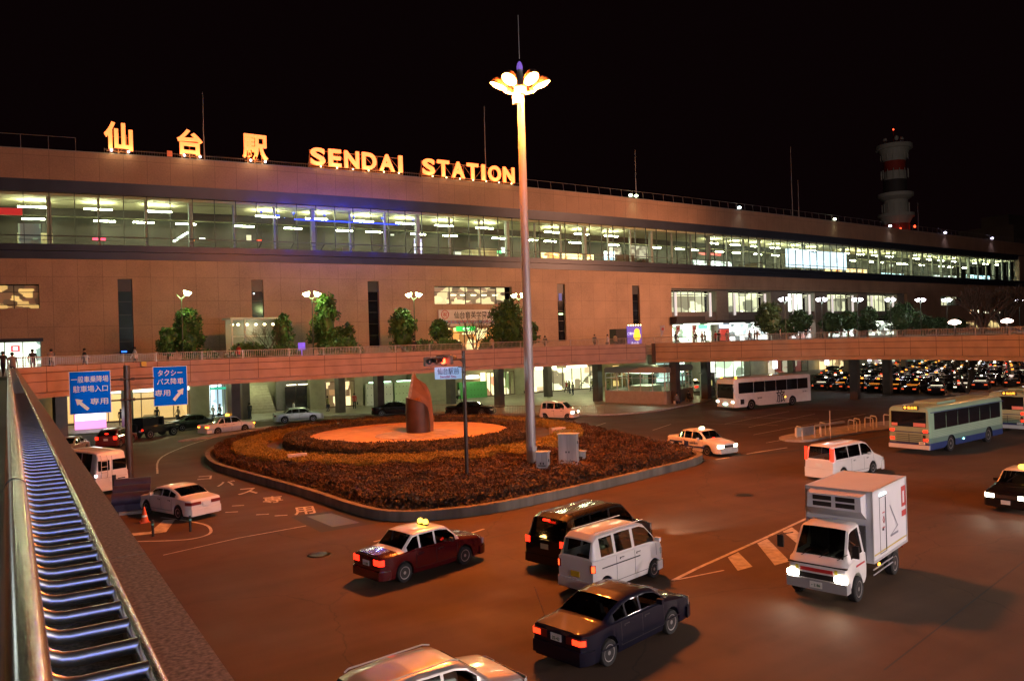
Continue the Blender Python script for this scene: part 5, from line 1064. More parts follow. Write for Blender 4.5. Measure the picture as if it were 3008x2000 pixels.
for s_,x0,x1,lab in (('SENDAI',30.15,41.75,'glowing orange rooftop word SENDAI on its lattice frame'),('STATION',44.3,57.9,'glowing orange rooftop word STATION on its lattice frame')):
    xc=(x0+x1)/2; hw=(x1-x0)/2; root=empty('sign_word',(xc,fyv(xc)-.1,28.3),math.atan2(fyv(x1)-fyv(x0),x1-x0),lab,'sign',group='rooftop station name')
    n=len(s_); wid={'I':.45,'D':1.0,'N':1.0,'S':.98,'E':.85,'A':1.08,'T':.95,'O':1.1}; tot=sum(wid[c]+.22 for c in s_)-.22; u=2*hw/tot; x=-hw
    for c in s_: text(c,2.4,LET2,root,'letter',TF(x+wid[c]*u/2,-.15,1.42),.13,.07,w=wid[c]*u*(.62 if c=='I' else 1),h=2.05); x+=(wid[c]+.22)*u
    s=MB(); m_=int(2*hw/1.5)
    for z in (.2,.45,2.2): s.tube([(-hw,.2,z),(hw,.2,z)],.045,4)
    for i in range(m_+1):
        a=-hw+2*hw*i/m_; s.tube([(a,.2,0),(a,.2,2.2)],.035,4)
        if i<m_: b_=a+2*hw/m_; s.tube([(a,.25,.4),(b_,.25,2.2)] if i%2 else [(a,.25,2.2),(b_,.25,.4)],.03,4); s.tube([(a,.9,.05),(a,.2,1.6)],.03,4)
    s.build('sign_frame',SF,root)
    for i in range(n): 
        a=-hw+2*hw*(i+.5)/n; MB().ball((a,-.95,.1),.1,6).build('floodlight',emit('flood lens warm',(1,.75,.35),6),root,True); lamp('floodlight_lamp','POINT',(a,-.6,.3),22,(1,.55,.2),root,.1)
for x,z1,lab in ((19.1,36,'thin lightning rod between the rooftop characters'),(54.9,38.8,'thin lightning rod behind the word STATION'),(82.2,35.9,'thin lightning rod near the double floodlight'),(122.4,41.2,'tall lightning rod beside the white roof shed'),(124.4,35.3,'short faint rod just right of the tall one'),(161.3,34,'lightning rod in front of the radio tower'),(169.5,34.5,'faint rod right of the radio tower')):
    tag(MB().tube([(x,fyv(x)+2,27),(x-.05,fyv(x)+2,28.3+(z1-28.3)*.5),(x,fyv(x)+2,z1+.5)],[.09,.06,.03],5).build('lightning_rod',mat('rod metal',(.3,.27,.26),.5)),lab,'lightning rod',group='rods on the station roof')
FL=('double white-green','single white','yellowish white','small white','violet white','violet white rightmost')
for i,(x,c_,dbl) in enumerate(((79.3,(.8,1,.6),1),(103.8,(.8,1,1),0),(132.3,(.9,1,.7),0),(152.7,(.8,.85,1),0),(176.6,(.75,.7,1),0),(200.4,(.75,.7,1),0))):
    root=empty('roof_floodlight',(x,fyv(x)-.5,28.3),0,FL[i]+' floodlight on the edge of the station roof, '+ORD[i]+' from the lamp mast','floodlight',group='floodlights on the station roof')
    MB().tube([(0,.3,0),(0,0,.35)],.03,5).build('bracket',RFM,root)
    for a in ((-.6,.5) if dbl else (0,)): 
        MB().ball((a,0,.35),.3,8,0,.7).build('lamp_head',emit('roof flood %d'%i,c_,9),root,True)
    lamp('roof_flood','SPOT',(0,-.3,.3),(500 if i<3 else 700),c_,root,.1,120,.8,(0,-.6,-1))
tag(MB().box(119,140.5,95,104,27.0,28.95).build('roof_shed',mat('white roof shed',(.42,.4,.34),.6)),'long pale flat-roofed shed standing on the station roof','shed')
tag(MB().box(-.25,.25,-.1,.1,0,.6).build('warning_board',emit('small orange board',(.8,.15,.05),.35)),'small orange-red board on the roof fence left of the middle character','sign'); bpy.data.objects['warning_board'].location=(15.2,fyv(15)+.1,28.5)
# radio tower
def tower():
    root=empty('radio_tower',(391,230,0),0,'tall dark red and white communication tower beyond the station roof','tower')
    wh=mat('tower white',(.42,.40,.36),.7,nz=.15); rd=mat('tower red',(.35,.03,.015),.7); dk=mat('tower dark',(.05,.04,.04),.7)
    sh=MB().lathe([(9,0),(9,72),(8.6,86)],20); sh.build('shaft',wh,root,True); rb=MB()
    for k in range(10):
        a=2*math.pi*k/10; rb.tube([(9.6*math.cos(a),9.6*math.sin(a),40),(9.4*math.cos(a),9.4*math.sin(a),64)],.6,5)
    rb.build('rib',dk,root)
    for z0,z1,r0,r1,m in ((62,64,10.5,12.5,wh),(64,70,9.5,9.5,rd),(70,74,9.2,12,wh),(74,76,13,13,wh),(76,84,8.5,8.5,dk),(84,86,9,12.5,wh),(86,88,12.8,12.8,wh),(88,96,8.2,8.2,dk),(96,101,8,8,wh),(101,107,7.6,7.8,rd),(107,114,8,11,wh),(114,116.5,13,13,wh),(116.5,118,8,5,dk)):
        MB().lathe([(.01,z0),(r0,z0),(r1,z1),(.01,z1)],20).build('ring_platform' if r1>11 else 'tower_section',m,root,True)
    d=MB()
    for k in range(14):
        a=2*math.pi*k/14
        for z in (77,97,108): d.tube([(9.5*math.cos(a),9.5*math.sin(a),z),(9.5*math.cos(a),9.5*math.sin(a),z+5)],.35,4)
    d.build('antenna_panel',wh,root)
    for a in (2.2,4.0,5.6): MB().ball((6*math.cos(a),6*math.sin(a),120),1.6,6).build('dish',wh,root,True)
    MB().tube([(0,0,118),(0,0,126)],.3,5).build('mast',rd,root)
    root.scale=(.68,.68,.885)
    for x,y,z in ((-10,-9,66),(7,-10.5,68),(12,-5,65),(0,0,126)): MB().ball((x,y,z),.8 if z<100 else .5,6).build('warning_light',emit('red aviation light',(1,.06,.02),6),root,True)
tower()
for i,(x,y,w_,d_,h_) in enumerate(((330,150,30,20,45),(365,150,26,20,49),(405,160,34,20,47))):
    root=empty('distant_building',(x,y,0),0,('low dark','middle dark','right dark')[i]+' office block beyond the right end of the station roof','building',group='dark blocks behind the station')
    MB().box(-w_/2,w_/2,-d_/2,d_/2,0,h_).build('wall',mat('far dark wall',(.12,.12,.09),.8,nz=.3,ns=.1),root); MB().box(-w_/4,w_/6,-d_/4,d_/4,h_,h_+5).build('roof_plant',MATS['far dark wall'],root)
# ------------------------------------------------------------------ elevated pedestrian deck
DZ=6.2
edge=catmull([(.36,58.0),(3.2,60.6),(8,64.6),(13,65.6),(20,65.6),(30,66.0),(41,66.6),(50,65.6),(58,62.8)],6)+catmull([(58.6,62.0),(62,55),(66,49),(68,44),(68.4,38),(67.2,32),(65.2,27),(61,19),(56,10)],5)
PINK=mat('deck fascia concrete',(.36,.25,.20),.7,nz=.16,ns=.9,bump=.08); PAVE=panelled('deck tiles',(.22,.2,.17),.4,.4,.012,.12,.45,.7,'xy')
deck=empty('pedestrian_deck',(30,66,0),0,'long pink-brown elevated pedestrian deck on square pillars in front of the station','deck')
DI=Matrix.Translation((-30,-66,0))
def polydeck(pts,z0,z1,name,m,ms): MB().prism(pts,z0,z1,1,0).build(name,[m,ms],deck,False,DI)
UND=mat('deck underside',(.3,.28,.22),.8,nz=.15,ns=.5)
e1=[p for p in edge if p[1]>55 and p[0]<62.5]
SB().add([],[]) 
main=[(-30,58.3),(-6,58.3)]+e1+[(66,66),(230,66)]+[(x,fyv(x)-.32) for x in range(230,-31,-10)]
polydeck(main,DZ-.7,DZ,'slab',PAVE,UND)
e2=edge[len(edge)-40:] ; e2=[p for p in edge if p[1]<56 and p[0]>55]
polydeck(e2+[(64,10),(78,14),(87,26),(90,40),(88,52),(84,66.0),(64,66.0)],DZ-.71,DZ-.01,'bridge_slab',PAVE,UND)
# fascia with grooves, swept along the edge
def sweep(mb,path,prof,mi=0,closed=False):
    n=len(path); N=[]
    for i in range(n):
        a=Vector(path[max(i-1,0)]); b=Vector(path[min(i+1,n-1)]); t=(b-a).normalized(); N.append((t.y,-t.x))
    vs=[(path[i][0]+N[i][0]*o,path[i][1]+N[i][1]*o,z) for i in range(n) for o,z in prof]; m=len(prof)
    fs=[(i*m+j,(i+1)*m+j,(i+1)*m+j+1,i*m+j+1) for i in range(n-1) for j in range(m-1)]
    fs+= [tuple(range(m))[::-1],tuple((n-1)*m+j for j in range(m))]
    mb.add(vs,fs,mi)
GRV=mat('fascia groove',(.10,.06,.045),.8)
prof=[(-.6,4.66),(.02,4.66),(.04,4.95),(-.02,4.98),(-.02,5.03),(.10,5.06),(.12,5.72),(.09,5.735),(.09,5.76),(.12,5.775),(.12,6.30),(.09,6.315),(.09,6.34),(.12,6.36),(.12,6.72),(-.2,6.74),(-.2,DZ-.1)]
f1=MB(); i0=[i for i,p in enumerate(edge) if p[0]>58.3 and p[1]<62.5][0]
sweep(f1,edge[:i0],prof); f1.build('fascia',PINK,deck,False,DI); f2=MB(); sweep(f2,edge[i0:],prof); f2.build('fascia',mat('bridge fascia concrete',(.36,.235,.13),.7,nz=.16,ns=.9),deck,False,DI)
for zz in (5.75,6.33):
    gv=MB(); sweep(gv,edge,[(.105,zz-.022),(.123,zz-.022),(.123,zz+.022),(.105,zz+.022)]); gv.build('fascia_groove',GRV,deck,False,DI)
j=MB(); acc=0
for i in range(1,len(edge)):
    a,b=Vector(edge[i-1]),Vector(edge[i]); t=(b-a).normalized(); acc+=(b-a).length
    if acc>2.1: acc=0; j.obox((b.x+t.y*.105,b.y-t.x*.105,5.06),.03,.04,1.66,math.atan2(t.y,t.x))
b=edge[i0]; j.obox((b[0]-.2,b[1]-.05,4.6),.35,.3,2.12,R(-60)); j.build('fascia_joint',mat('dark joint',(.06,.04,.03),.8),deck,False,DI)
for x,y in ((3.2,68.4),(17.0,72.6),(9.5,83),(30.6,82.3),(32.8,76.7),(44.2,81.8),(45.5,73.0),(58.1,81.3),(57.3,70.3),(60.9,61.4),(67,62.6),(77,50.5),(84.0,51),(77,30),(84,36),(75,80),(92,70),(105,70),(120,70),(140,70),(160,70),(20.5,83)):
    MB().obox((x,y,.0),.82,.82,5.5,R(12)).build('pillar',mat('dark pillar tiles',(.06,.045,.04),.4,nz=.25,ns=1.5),deck,False,DI)
rail=empty('deck_railing',(30,66,DZ),0,'long barred steel railing along the edge of the station deck','railing'); RI=Matrix.Translation((-30,-66,-DZ))
acc=0; seg=[]; pan=[]; L=0
for i in range(len(edge)-1):
    a,b=Vector(edge[i]),Vector(edge[i+1]); d=(b-a).length; k=max(1,round(d/.15))
    for q in range(k): pan.append(tuple(a+(b-a)*q/k)); L+=d/k
    if L>2.6 or i==len(edge)-2:
        pan.append(tuple(b)); m=MB()
        for (x,y) in pan[:-1]: m.box(x-.012,x+.012,y-.03,y+.0,6.8,7.36)
        for z in (6.82,7.36): m.tube([(x,y-.015,z) for x,y in pan[::3]+[pan[-1]]],.03 if z>7 else .02,5)
        m.box(pan[0][0]-.04,pan[0][0]+.04,pan[0][1]-.04,pan[0][1]+.04,6.6,7.4)
        m.build('railing_panel',RAILM,rail,False,RI); pan=[]; L=0
# deck underside lights
UL=emit('under deck light',(.85,1,.6),9)
for x,y,p in ((12,78,260),(26,79,200),(38,80,220),(51,80,240),(56,77,220),(64,80,300),(68,72,260),(59,74,200),(80,76,260),(95,76,260),(115,76,300),(140,78,300)):
    MB().lathe([(.001,5.34),(.3,5.36),(.32,5.48),(.001,5.49)],14,0,Matrix.Translation((x,y,0))).build('ceiling_light',UL,deck,True,DI)
    lamp('ceiling_light_lamp','POINT',(x,y,5.2),p*(2.6 if x<40 else 1.6),(.95,1,.5),None,.2)
# short near deck with coping and handrail
nd=MB(); nd.box(-7,.42,-10,58.2,5.5,5.95,1); nd.box(-7,.27,-10,58.2,5.95,6.0,0); struct(nd.build('walkway',[PAVE,UND]))
cp=empty('coping_wall',(.35,0,6),0,'grey speckled stone coping running away beside the curved steel bars','wall')
m=MB(); y=-2.0
GRAN=panelled('speckled granite',(.20,.17,.15),50,50,.001,.05,.6,.9,'xy',grain=.25)
gr2=mat('fine granite',(.22,.18,.15),.6,nz=.75,ns=70)
while y<58: m.box(-.07,.088,y+.003,min(y+1.8,58.15)-.003,.62,.70,0); y+=1.8
m.build('coping_stones',gr2,cp); MB().box(-.05,.07,-2,58.1,-1.0,.62).build('parapet',PINK,cp); MB().box(-.33,-.055,-2,58.1,.40,.56).build('ledge',gr2,cp)
hr=empty('handrail',(.02,0,6),0,'polished steel handrail with close curved bars leading away at the lower left','railing')
MB().tube([(-.012,y,1.07) for y in np.linspace(-.6,57.6,30)],.031,16).build('top_tube',STEEL,hr,True)
MB().tube([(.252,y,.735) for y in np.linspace(-.6,57.6,30)],.021,12).build('outer_bar',STEEL,hr,True)
mm=MB()
for y in (3.0,6.6,10.2,13.8,17.4,21,28,35,42): mm.tube([(-.012,y-.01,1.07),(-.012,y+.01,1.07)],.0325,16)
mm.build('tube_joint',DARK,hr)
bars=MB()
def barpts(y): 
    P=[(.0,y,1.04),(.0,y,.845)]
    for k in range(1,6): a=R(90*k/5); P.append((.0+.1*(1-math.cos(a)),y,.845-.1*math.sin(a)))
    return P+[(.242,y,.745)]
first=None
for k in range(300):
    y=.42+.18*k
    if y>57.5: break
    if k<99:
        if first is None: first=MB().tube(barpts(0),.019,10).build('curved_bar',BARM,hr,True); first.location=(0,y,0)
        else: c=first.copy(); COL.objects.link(c); c.parent=hr; c.location=(0,y,0)
    else: bars.tube(barpts(y),.019,6)
tag(bars.build('curved_bars',BARM,hr,True),kind='stuff')
tag(MB().box(-.03,.03,-.05,.05,0,.4).build('bin_lid',DARK),None) if False else None
# far end of the near walkway: short barred fence and people silhouettes by the ticket hall
ff=MB()
for i in range(28): x=.9+.22*i if i<2 else .9+.22*i; ff.box(x-.012,x+.012,62.0+.0*i,62.03,6.3,7.3)
ff=MB()
for i in range(16): ff.box(.4+.18*i-.012,.4+.18*i+.012,59.2+.1*i,59.23+.1*i,6.2,7.35)
ff.tube([(.4,59.2,7.37),(3.1,60.75,7.37)],.035,6); tag(ff.build('railing',RAILM),'short barred railing where the near walkway meets the station deck','railing')

# ------------------------------------------------------------------ high mast lamp
SOD=(1.0,.195,.024)
mast=empty('lamp_mast',(23.9,35.2,0),0,'tall steel lamp mast with a ring of six glowing orange lamps, rising from the island','lamp')
MB().tube([(0,0,.2),(0,0,3),(0,0,8.2)],[.27,.26,.245],20).tube([(0,0,8.2),(0,0,8.35)],[.255,.255],20).tube([(0,0,8.35),(0,0,21.2)],[.235,.19],20).build('mast',GALV,mast,True)
MB().obox((0,-.3,1.1),.3,.04,.6).build('access_door',GALV,mast)
MB().lathe([(.3,20.9),(.34,21.0),(.34,21.5),(.2,21.9),(.12,22.4)],16).build('head_collar',GALV,mast,True)
MB().lathe([(.16,22.3),(.17,22.45),(.12,22.65),(.04,22.75),(.001,22.75)],14).build('top_beacon',emit('violet beacon',(.3,.15,.8),.6),mast,True)
MB().tube([(0,0,22.9),(0,0,25.3)],.02,5).build('rod',GALV,mast); MB().box(-.6,-.3,-.4,-.1,20.3,20.9).build('control_box',GALV,mast)
SL=emit('sodium lens',(1,.5,.12),60)
for k in range(6):
    a=R(-33+60*k); T=Matrix.Rotation(a,4,'Z'); TL=T@Matrix.Translation((1.18,0,21.45))@Matrix.Rotation(R(-24),4,'Y')@Matrix.Diagonal((.95,.68,.9,1))
    MB().tube([(.2,0,21.4),(.8,0,21.6)],.06,8,T=T).build('arm',GALV,mast)
    hd=MB().lathe([(.56,0),(.58,.05),(.5,.28),(.3,.46),(.001,.5)],18,0,TL).build('lamp_head',BROWN,mast,True)
    MB().lathe([(.001,-.14),(.3,-.12),(.52,-.02),(.52,.01),(.001,.01)],18,0,TL).build('lamp_lens',SL,hd,True)
    p=TL@Vector((.1,0,-.42)); l=lamp('sodium_lamp','POINT',p,7900,SOD,mast,.14)
def cabinet(x,y,w,d,h,hd,lab,top=True):
    root=empty('control_cabinet',(x,y,.3),hd,lab,'cabinet'); c=mat('grey cabinet steel',(.42,.42,.42),.5,nz=.22,ns=3,streak=True,coat=.1)
    b=MB(); b.box(-w/2,w/2,-d/2,d/2,.12,h); b.build('body',c,root); MB().box(-w/2-.05,w/2+.05,-d/2-.05,d/2+.05,h,h+.06).build('cap',c,root); MB().box(-w/2-.12,w/2+.12,-d/2-.12,d/2+.12,0,.12).build('plinth',CONC,root)
    s=MB().box(-.004,.004,-d/2-.004,-d/2,.15,h-.04); s.box(-.1,-.04,-d/2-.03,-d/2,h*.5,h*.5+.1); s.box(.06,.12,-d/2-.03,-d/2,h*.5,h*.5+.1); s.box(-w/2+.1,-w/2+.3,-d/2-.006,-d/2,.5,.55); s.box(w/2-.3,w/2-.1,-d/2-.006,-d/2,.5,.55); s.box(w/2,w/2+.01,-.1,.1,h-.5,h-.35); s.build('door_fittings',DARK,root)
cabinet(25.7,34.2,1.0,.62,1.95,R(-50),'tall grey control cabinet right of the lamp mast'); cabinet(23.75,33.9,.62,.5,1.2,R(-50),'small grey control cabinet at the foot of the lamp mast'); cabinet(27.0,34.8,.5,.4,.8,R(-50),'low grey box half hidden behind the tall cabinet')

# signal pole with street name sign
sp=empty('signal_pole',(19.6,34.8,0),0,'dark pole on the island carrying a red traffic light and a street name sign','traffic light')
MB().tube([(0,0,.2),(0,0,7.05)],[.11,.09],12).build('pole',BROWN,sp,True)
MB().tube([(0,0,6.62),(-.75,0,6.6)],.045,8).tube([(0,0,6.45),(-.2,0,6.6)],.03,6).box(-.08,.08,-.12,.12,6.4,6.7).build('bracket',BROWN,sp)
def signal(root,cx_,cz,cyy,h,lit,backs=True):
    T=Matrix.Translation((cx_,cyy,cz))@Matrix.Rotation(h,4,'Z'); hs=mat('signal housing',(.10,.07,.055),.5)
    b=MB(); 
    prof=[(-.66,-.2),(-.6,-.24),(.6,-.24),(.66,-.2),(.66,.2),(.6,.24),(-.6,.24),(-.66,.2)]
    b.add([T@Vector((x,-.09,z)) for x,z in prof]+[T@Vector((x,.09,z)) for x,z in prof],[tuple(range(8)),tuple(range(15,7,-1))]+[(i,(i+1)%8,8+(i+1)%8,8+i) for i in range(8)])
    hb=b.build('signal_head',hs,root)
    for i,x in enumerate((-.42,0,.42)):
        cm=[(.01,.03,.04),(.04,.025,.01),(.05,.01,.01)][i]; on=(i==lit); m=emit(['green lens','amber lens','red lens'][i],[(.1,1,.85),(1,.5,.05),(1,.06,.02)][i],12) if on else mat(['off green lens','off amber lens','off red lens'][i],cm,.2,spec=.8)
        TT=T@Matrix.Translation((x,-.09,0))@Matrix.Rotation(R(90),4,'X')
        MB().lathe([(.16,0),(.15,.03),(.001,.06)],16,0,TT).build('lens',m,hb,True)
        v=MB(); n=14; pts=[]
        for k in range(n+1):
            a=R(-20+220*k/n); pts.append((.185*math.cos(a),.185*math.sin(a)))
        vs=[TT@Vector((p[0],p[1],z)) for p in pts for z in (0,.3 if False else .26)]
        v.add(vs,[(2*k,2*k+2,2*k+3,2*k+1) for k in range(n)]); v.build('visor',BLACKP,hb)
    return hb
signal(sp,-1.45,6.55,0,R(38),2); h2=signal(sp,-1.0,6.62,.45,R(128),2)
lamp('red_glow','POINT',(-1.15,-.55,6.5),14,(1,.08,.03),sp,.08)
ns=MB().box(-1.5,-.12,-.02,.02,5.62,6.25).build('name_sign',mat('pale blue sign face',(.33,.55,.85),.5,nz=.05),sp)
text('仙台駅前',.36,P_BLUE,ns,'lettering',TF(-.81,-.03,6.03),.004,.002,w=1.1); text('Sendai Sta.',.18,mat('violet lettering',(.25,.06,.22),.5),ns,'lettering',TF(-.81,-.03,5.75),.004,.004,w=.85)
MB().box(-.1,.1,-.1,.1,5.95,6.0).box(-.3,.0,-.03,.03,6.2,6.24).build('sign_clamp',DARK,sp); sp.rotation_euler=(0,0,R(-33))
# road sign pole at the left with two blue boards
ls=empty('road_sign_pole',(5.55,48.3,0),0,'thick brown pole left of centre carrying two blue direction boards with Japanese writing','road sign')
MB().tube([(0,0,0),(0,0,6.75)],[.2,.17],14).build('pole',BROWN,ls,True)
BLUE=mat('road sign blue',(.0,.14,.8),.8,nz=.06,ns=.8,spec=.05); SGW=mat('sign white',(.62,.68,.62),.5)
def board(x,z,w,h,rows,arrow,hd):
    b=empty('sb',(0,0,0)); bpy.data.objects.remove(b)
    o=MB().box(-w/2,w/2,-.02,.02,-h/2,h/2,0).build('sign_board',BLUE,ls); o.location=(x,-.3,z); o.rotation_euler=(0,0,hd)
    f=MB()
    for a,b_,c,d_ in ((-w/2,w/2,-h/2,-h/2+.03),(-w/2,w/2,h/2-.03,h/2),(-w/2,-w/2+.03,-h/2+.03,h/2-.03),(w/2-.03,w/2,-h/2+.03,h/2-.03)): f.box(a,b_,-.026,-.021,c,d_)
    f.build('border',SGW,o)
    for s,y,ww,hh,xx in rows: text(s,.4,SGW,o,'lettering',TF(xx,-.026,y),.003,.003,w=ww,h=hh)
    a=MB(); ax,az,ang,l=arrow; T=Matrix.Translation((ax,-.028,az))@Matrix.Rotation(-ang,4,'Y')
    pts=[(-l/2,-.085),(l*.12,-.085),(l*.12,-.2),(l/2,0),(l*.12,.2),(l*.12,.085),(-l/2,.085)]
    a.add([T@Vector((p,-.003,q)) for p,q in pts]+[T@Vector((p,.003,q)) for p,q in pts],[tuple(range(7)),tuple(range(13,6,-1))]+[(i,(i+1)%7,7+(i+1)%7,7+i) for i in range(7)]); a.build('arrow',SGW,o)
board(-1.85,5.38,2.0,2.32,(('一般車乗降場',.72,1.78,.36,0),('駐車場入口',.2,1.66,.36,.02),('専用',-.5,.86,.36,.42)),(-.42,-.62,R(135),.86),R(-8))
board(2.2,5.5,1.8,2.25,(('タクシー',.75,1.3,.34,0),('バス降車',.26,1.38,.36,.0),('専用',-.38,.8,.36,-.42)),(.42,-.5,R(52),.84),R(-8))
m=MB()
for z in (6.0,4.85): m.tube([(-1.0,-.2,z),(1.4,-.2,z)],.045,8); m.obox((-.28,-.1,z-.08),.16,.2,.16); m.obox((.28,-.1,z-.08),.16,.2,.16)
m.build('bracket',BROWN,ls)
m=empty('sign_pole',(3.2,68.0,0)); bpy.data.objects.remove(m)
# right traffic light on its pole behind the bus
rs=empty('signal_pole',(76.0,31.5,0),0,'orange-brown pole with a green traffic light, in front of the footbridge at the right','traffic light')
MB().tube([(0,0,0),(0,0,6.6)],[.16,.14],12).build('pole',mat('orange brown pole',(.3,.14,.06),.5),rs,True)
hb=signal(rs,-1.3,6.45,-.6,R(45),0); MB().box(-2.3,-.2,-.12,-.08,5.65,6.0).build('name_plate',mat('faded sign',(.3,.25,.2),.6),rs); text('Sendai Station West',.16,INKD,rs,'lettering',TF(-1.25,-.13,5.83),.003,.0)
MB().tube([(0,0,6.3),(-1.2,-.3,6.4)],.05,6).build('bracket',DARK,rs)
for o in (rs,): o.location=(66.5,27.2,0)
# crash cushion, cone, bollards
cc=empty('crash_cushion',(4.85,41.4,0),R(80),'dark blue ribbed crash cushion just left of the white sedan','crash cushion')
db=mat('dark blue cushion',(.03,.025,.06),.55,nz=.2)
MB().box(-1.45,-.7,-.7,.7,.15,.6).box(-.7,.15,-.7,.7,.15,.8).box(.15,1.0,-.7,.7,.15,1.0).build('body',db,cc)
for i,x in enumerate((-1.2,-.35,.5)): MB().tube([(x,-.8,.66+.2*i),(x,.8,.66+.2*i)],.33,18).build('roll',db,cc,True)
MB().box(1.15,1.3,.78,.95,0,1.5).box(-1.5,1.15,.8,.86,.2,.6).build('back_plate',DARK,cc); MB().box(-1.6,1.5,-.5,.5,0,.14).build('base',CONC,cc)
cn=empty('traffic_cone',(4.85,37.6,0),0,'small orange and white traffic cone in front of the crash cushion','cone')
MB().lathe([(.17,.03),(.035,.68),(.001,.69)],14).build('cone',mat('cone orange',(.65,.10,.02),.5),cn,True); MB().lathe([(.128,.25),(.085,.42)],14).build('band',mat('cone white',(.7,.7,.65),.5),cn,True); MB().box(-.2,.2,-.2,.2,0,.035).build('base',MATS['cone orange'],cn)
for i,(x,y) in enumerate(((4.75,34.55),(6.15,34.4))):
    bo=empty('bollard',(x,y,0),0,('left','right')[i]+' dark post inside the painted triangle loop','bollard',group='posts in the painted triangle'); MB().tube([(0,0,.0),(0,0,.65)],.05,10).build('post',DARK,bo,True); MB().tube([(0,0,.45),(0,0,.52)],.054,10).build('reflector',mat('teal reflector',(.1,.4,.35),.3),bo)
# bus terminal median with hoops
mp=catmull([(44.6,34.6),(45.4,33.4),(49,33.6),(56,33.2),(60,33.8),(60,35.8),(52,36.6),(46,36.0),(44.6,34.6)],4)[:-1]
struct(MB().prism(mp,0,.13,0).build('bus_median',KERB))
HP=mat('pale hoop paint',(.5,.47,.42),.5,nz=.15)
for i,(x,y,h_) in enumerate([(45.6,34.2,60),(47.2,33.9,10),(48.6,34.5,60),(51.4,34.0,70),(52.4,34.3,60),(53.6,34.1,70),(54.8,34.5,60),(56.2,34.2,70),(57.6,34.3,60)]):
    o=MB().tube([(-.45,0,.1),(-.45,0,.85),(-.35,0,.95),(.35,0,.95),(.45,0,.85),(.45,0,.1)],.045,8).build('guard_hoop',HP,None,True); o.location=(x,y,0); o.rotation_euler=(0,0,R(h_)); tag(o,'pale steel guard hoop on the bus median, '+ORD[i]+' from the left','guard rail',group='hoops on the bus median')
o=MB().tube([(0,0,0),(0,0,1.95)],.04,6).build('marker_post',HP); o.location=(47.9,33.4,0); tag(o,'thin upright post among the hoops on the bus median','post')
tag(MB().box(46.3,48.3,34.9,35.1,.13,.75).box(49.2,52.6,35.4,35.6,.55,.7).build('guard_beam',HP),'low pale guard beam behind the hoops','guard rail')
# forecourt fence
f=MB()
P=[(37.2,73.2),(42.0,65.0),(45.4,60.0),(48.2,57.9)]; PP=catmull(P,10)
for i in range(len(PP)-1):
    a,b=Vector(PP[i]),Vector(PP[i+1]); d=(b-a).length; k=max(1,int(d/.16))
    for q in range(k): p=a+(b-a)*q/k; f.box(p.x-.012,p.x+.012,p.y-.012,p.y+.012,.15,1.0)
f.tube([(p[0],p[1],1.0) for p in PP],.03,5); f.tube([(p[0],p[1],.3) for p in PP],.02,4); tag(f.build('fence',mat('thin fence steel',(.3,.28,.2),.5)),'low barred fence along the forecourt kerb behind the pink hatchback','fence')
# waiting room / stair head building under the deck
wr=empty('waiting_room',(61,66,0),0,'low glass-walled waiting building under the deck, right of the forecourt','building'); WI=Matrix.Translation((-61,-66,0))
C=[(56.8,68.2),(59.2,61.2),(66.2,64.0),(63.8,71.6)]
def wallseg(a,b,z0,z1,th,mb,mi=0):
    a,b=Vector(a),Vector(b); t=(b-a); mb.obox(((a+b)/2).to_3d()+Vector((0,0,z0)),t.length,th,z1-z0,math.atan2(t.y,t.x),mi)
m=MB(); 
for a,b in zip(C,C[1:]+C[:1]): wallseg(a,b,.15,1.5,.25,m)
m.build('base_wall',mat('waiting room panel',(.34,.27,.2),.6,nz=.12),wr,False,WI); m=MB()
for a,b in zip(C,C[1:]+C[:1]): wallseg(a,b,3.5,4.0,.3,m)
m.prism(C,4.0,4.12,0); m.build('roof',mat('waiting room roof',(.3,.26,.22),.6),wr,False,WI)
f=MB()
for a,b in zip(C,C[1:]+C[:1]):
    g_=MB(); wallseg(a,b,1.5,3.5,.02,g_); g_.build('window',GLASS,wr,False,WI)
    for k in range(8 if a==C[1] else 5):
        t=(k)/(8 if a==C[1] else 5); p=Vector(a)*(1-t)+Vector(b)*t; f.obox((p.x,p.y,1.5),.08,.08,2.0)
    wallseg(a,b,2.9,2.96,.06,f)
f.build('window_frame',mat('white frame',(.5,.48,.42),.5),wr,False,WI)
MB().prism([(57.6,68.4),(59.7,62.2),(65.4,64.6),(63.3,70.6)],.16,.2,0).build('floor',CONC,wr,False,WI)
MB().box(60.3,61.2,65,70,3.3,3.4).box(62.4,63.3,65,69,3.3,3.4).build('ceiling_light',emit('waiting room light',(.9,1,.75),6),wr,False,WI)
lamp('waiting_room_lamp','POINT',(61,66,3.1),130,(.85,1,.7),None,.2)
m=MB().prism([(59.8,67.5),(60.6,65.0),(63.5,66.2),(62.7,68.8)],.2,1.9); m.build('inner_partition',mat('inner partition',(.45,.45,.36),.6),wr,False,WI)
bt=empty('ticket_booth',(70.0,65.2,.15),R(-20),'narrow pale booth standing between the two deck pillars','booth'); MB().box(-.7,.7,-.6,.6,0,2.7).build('body',mat('booth panel',(.34,.33,.3),.6),bt); MB().box(-.35,.3,-.63,-.6,1.3,1.9).build('notice',emit('booth notice',(.7,.6,.2),.9),bt); MB().box(-.75,.75,-.65,.65,2.7,2.8).build('roof',DARK,bt)
PNX=[]
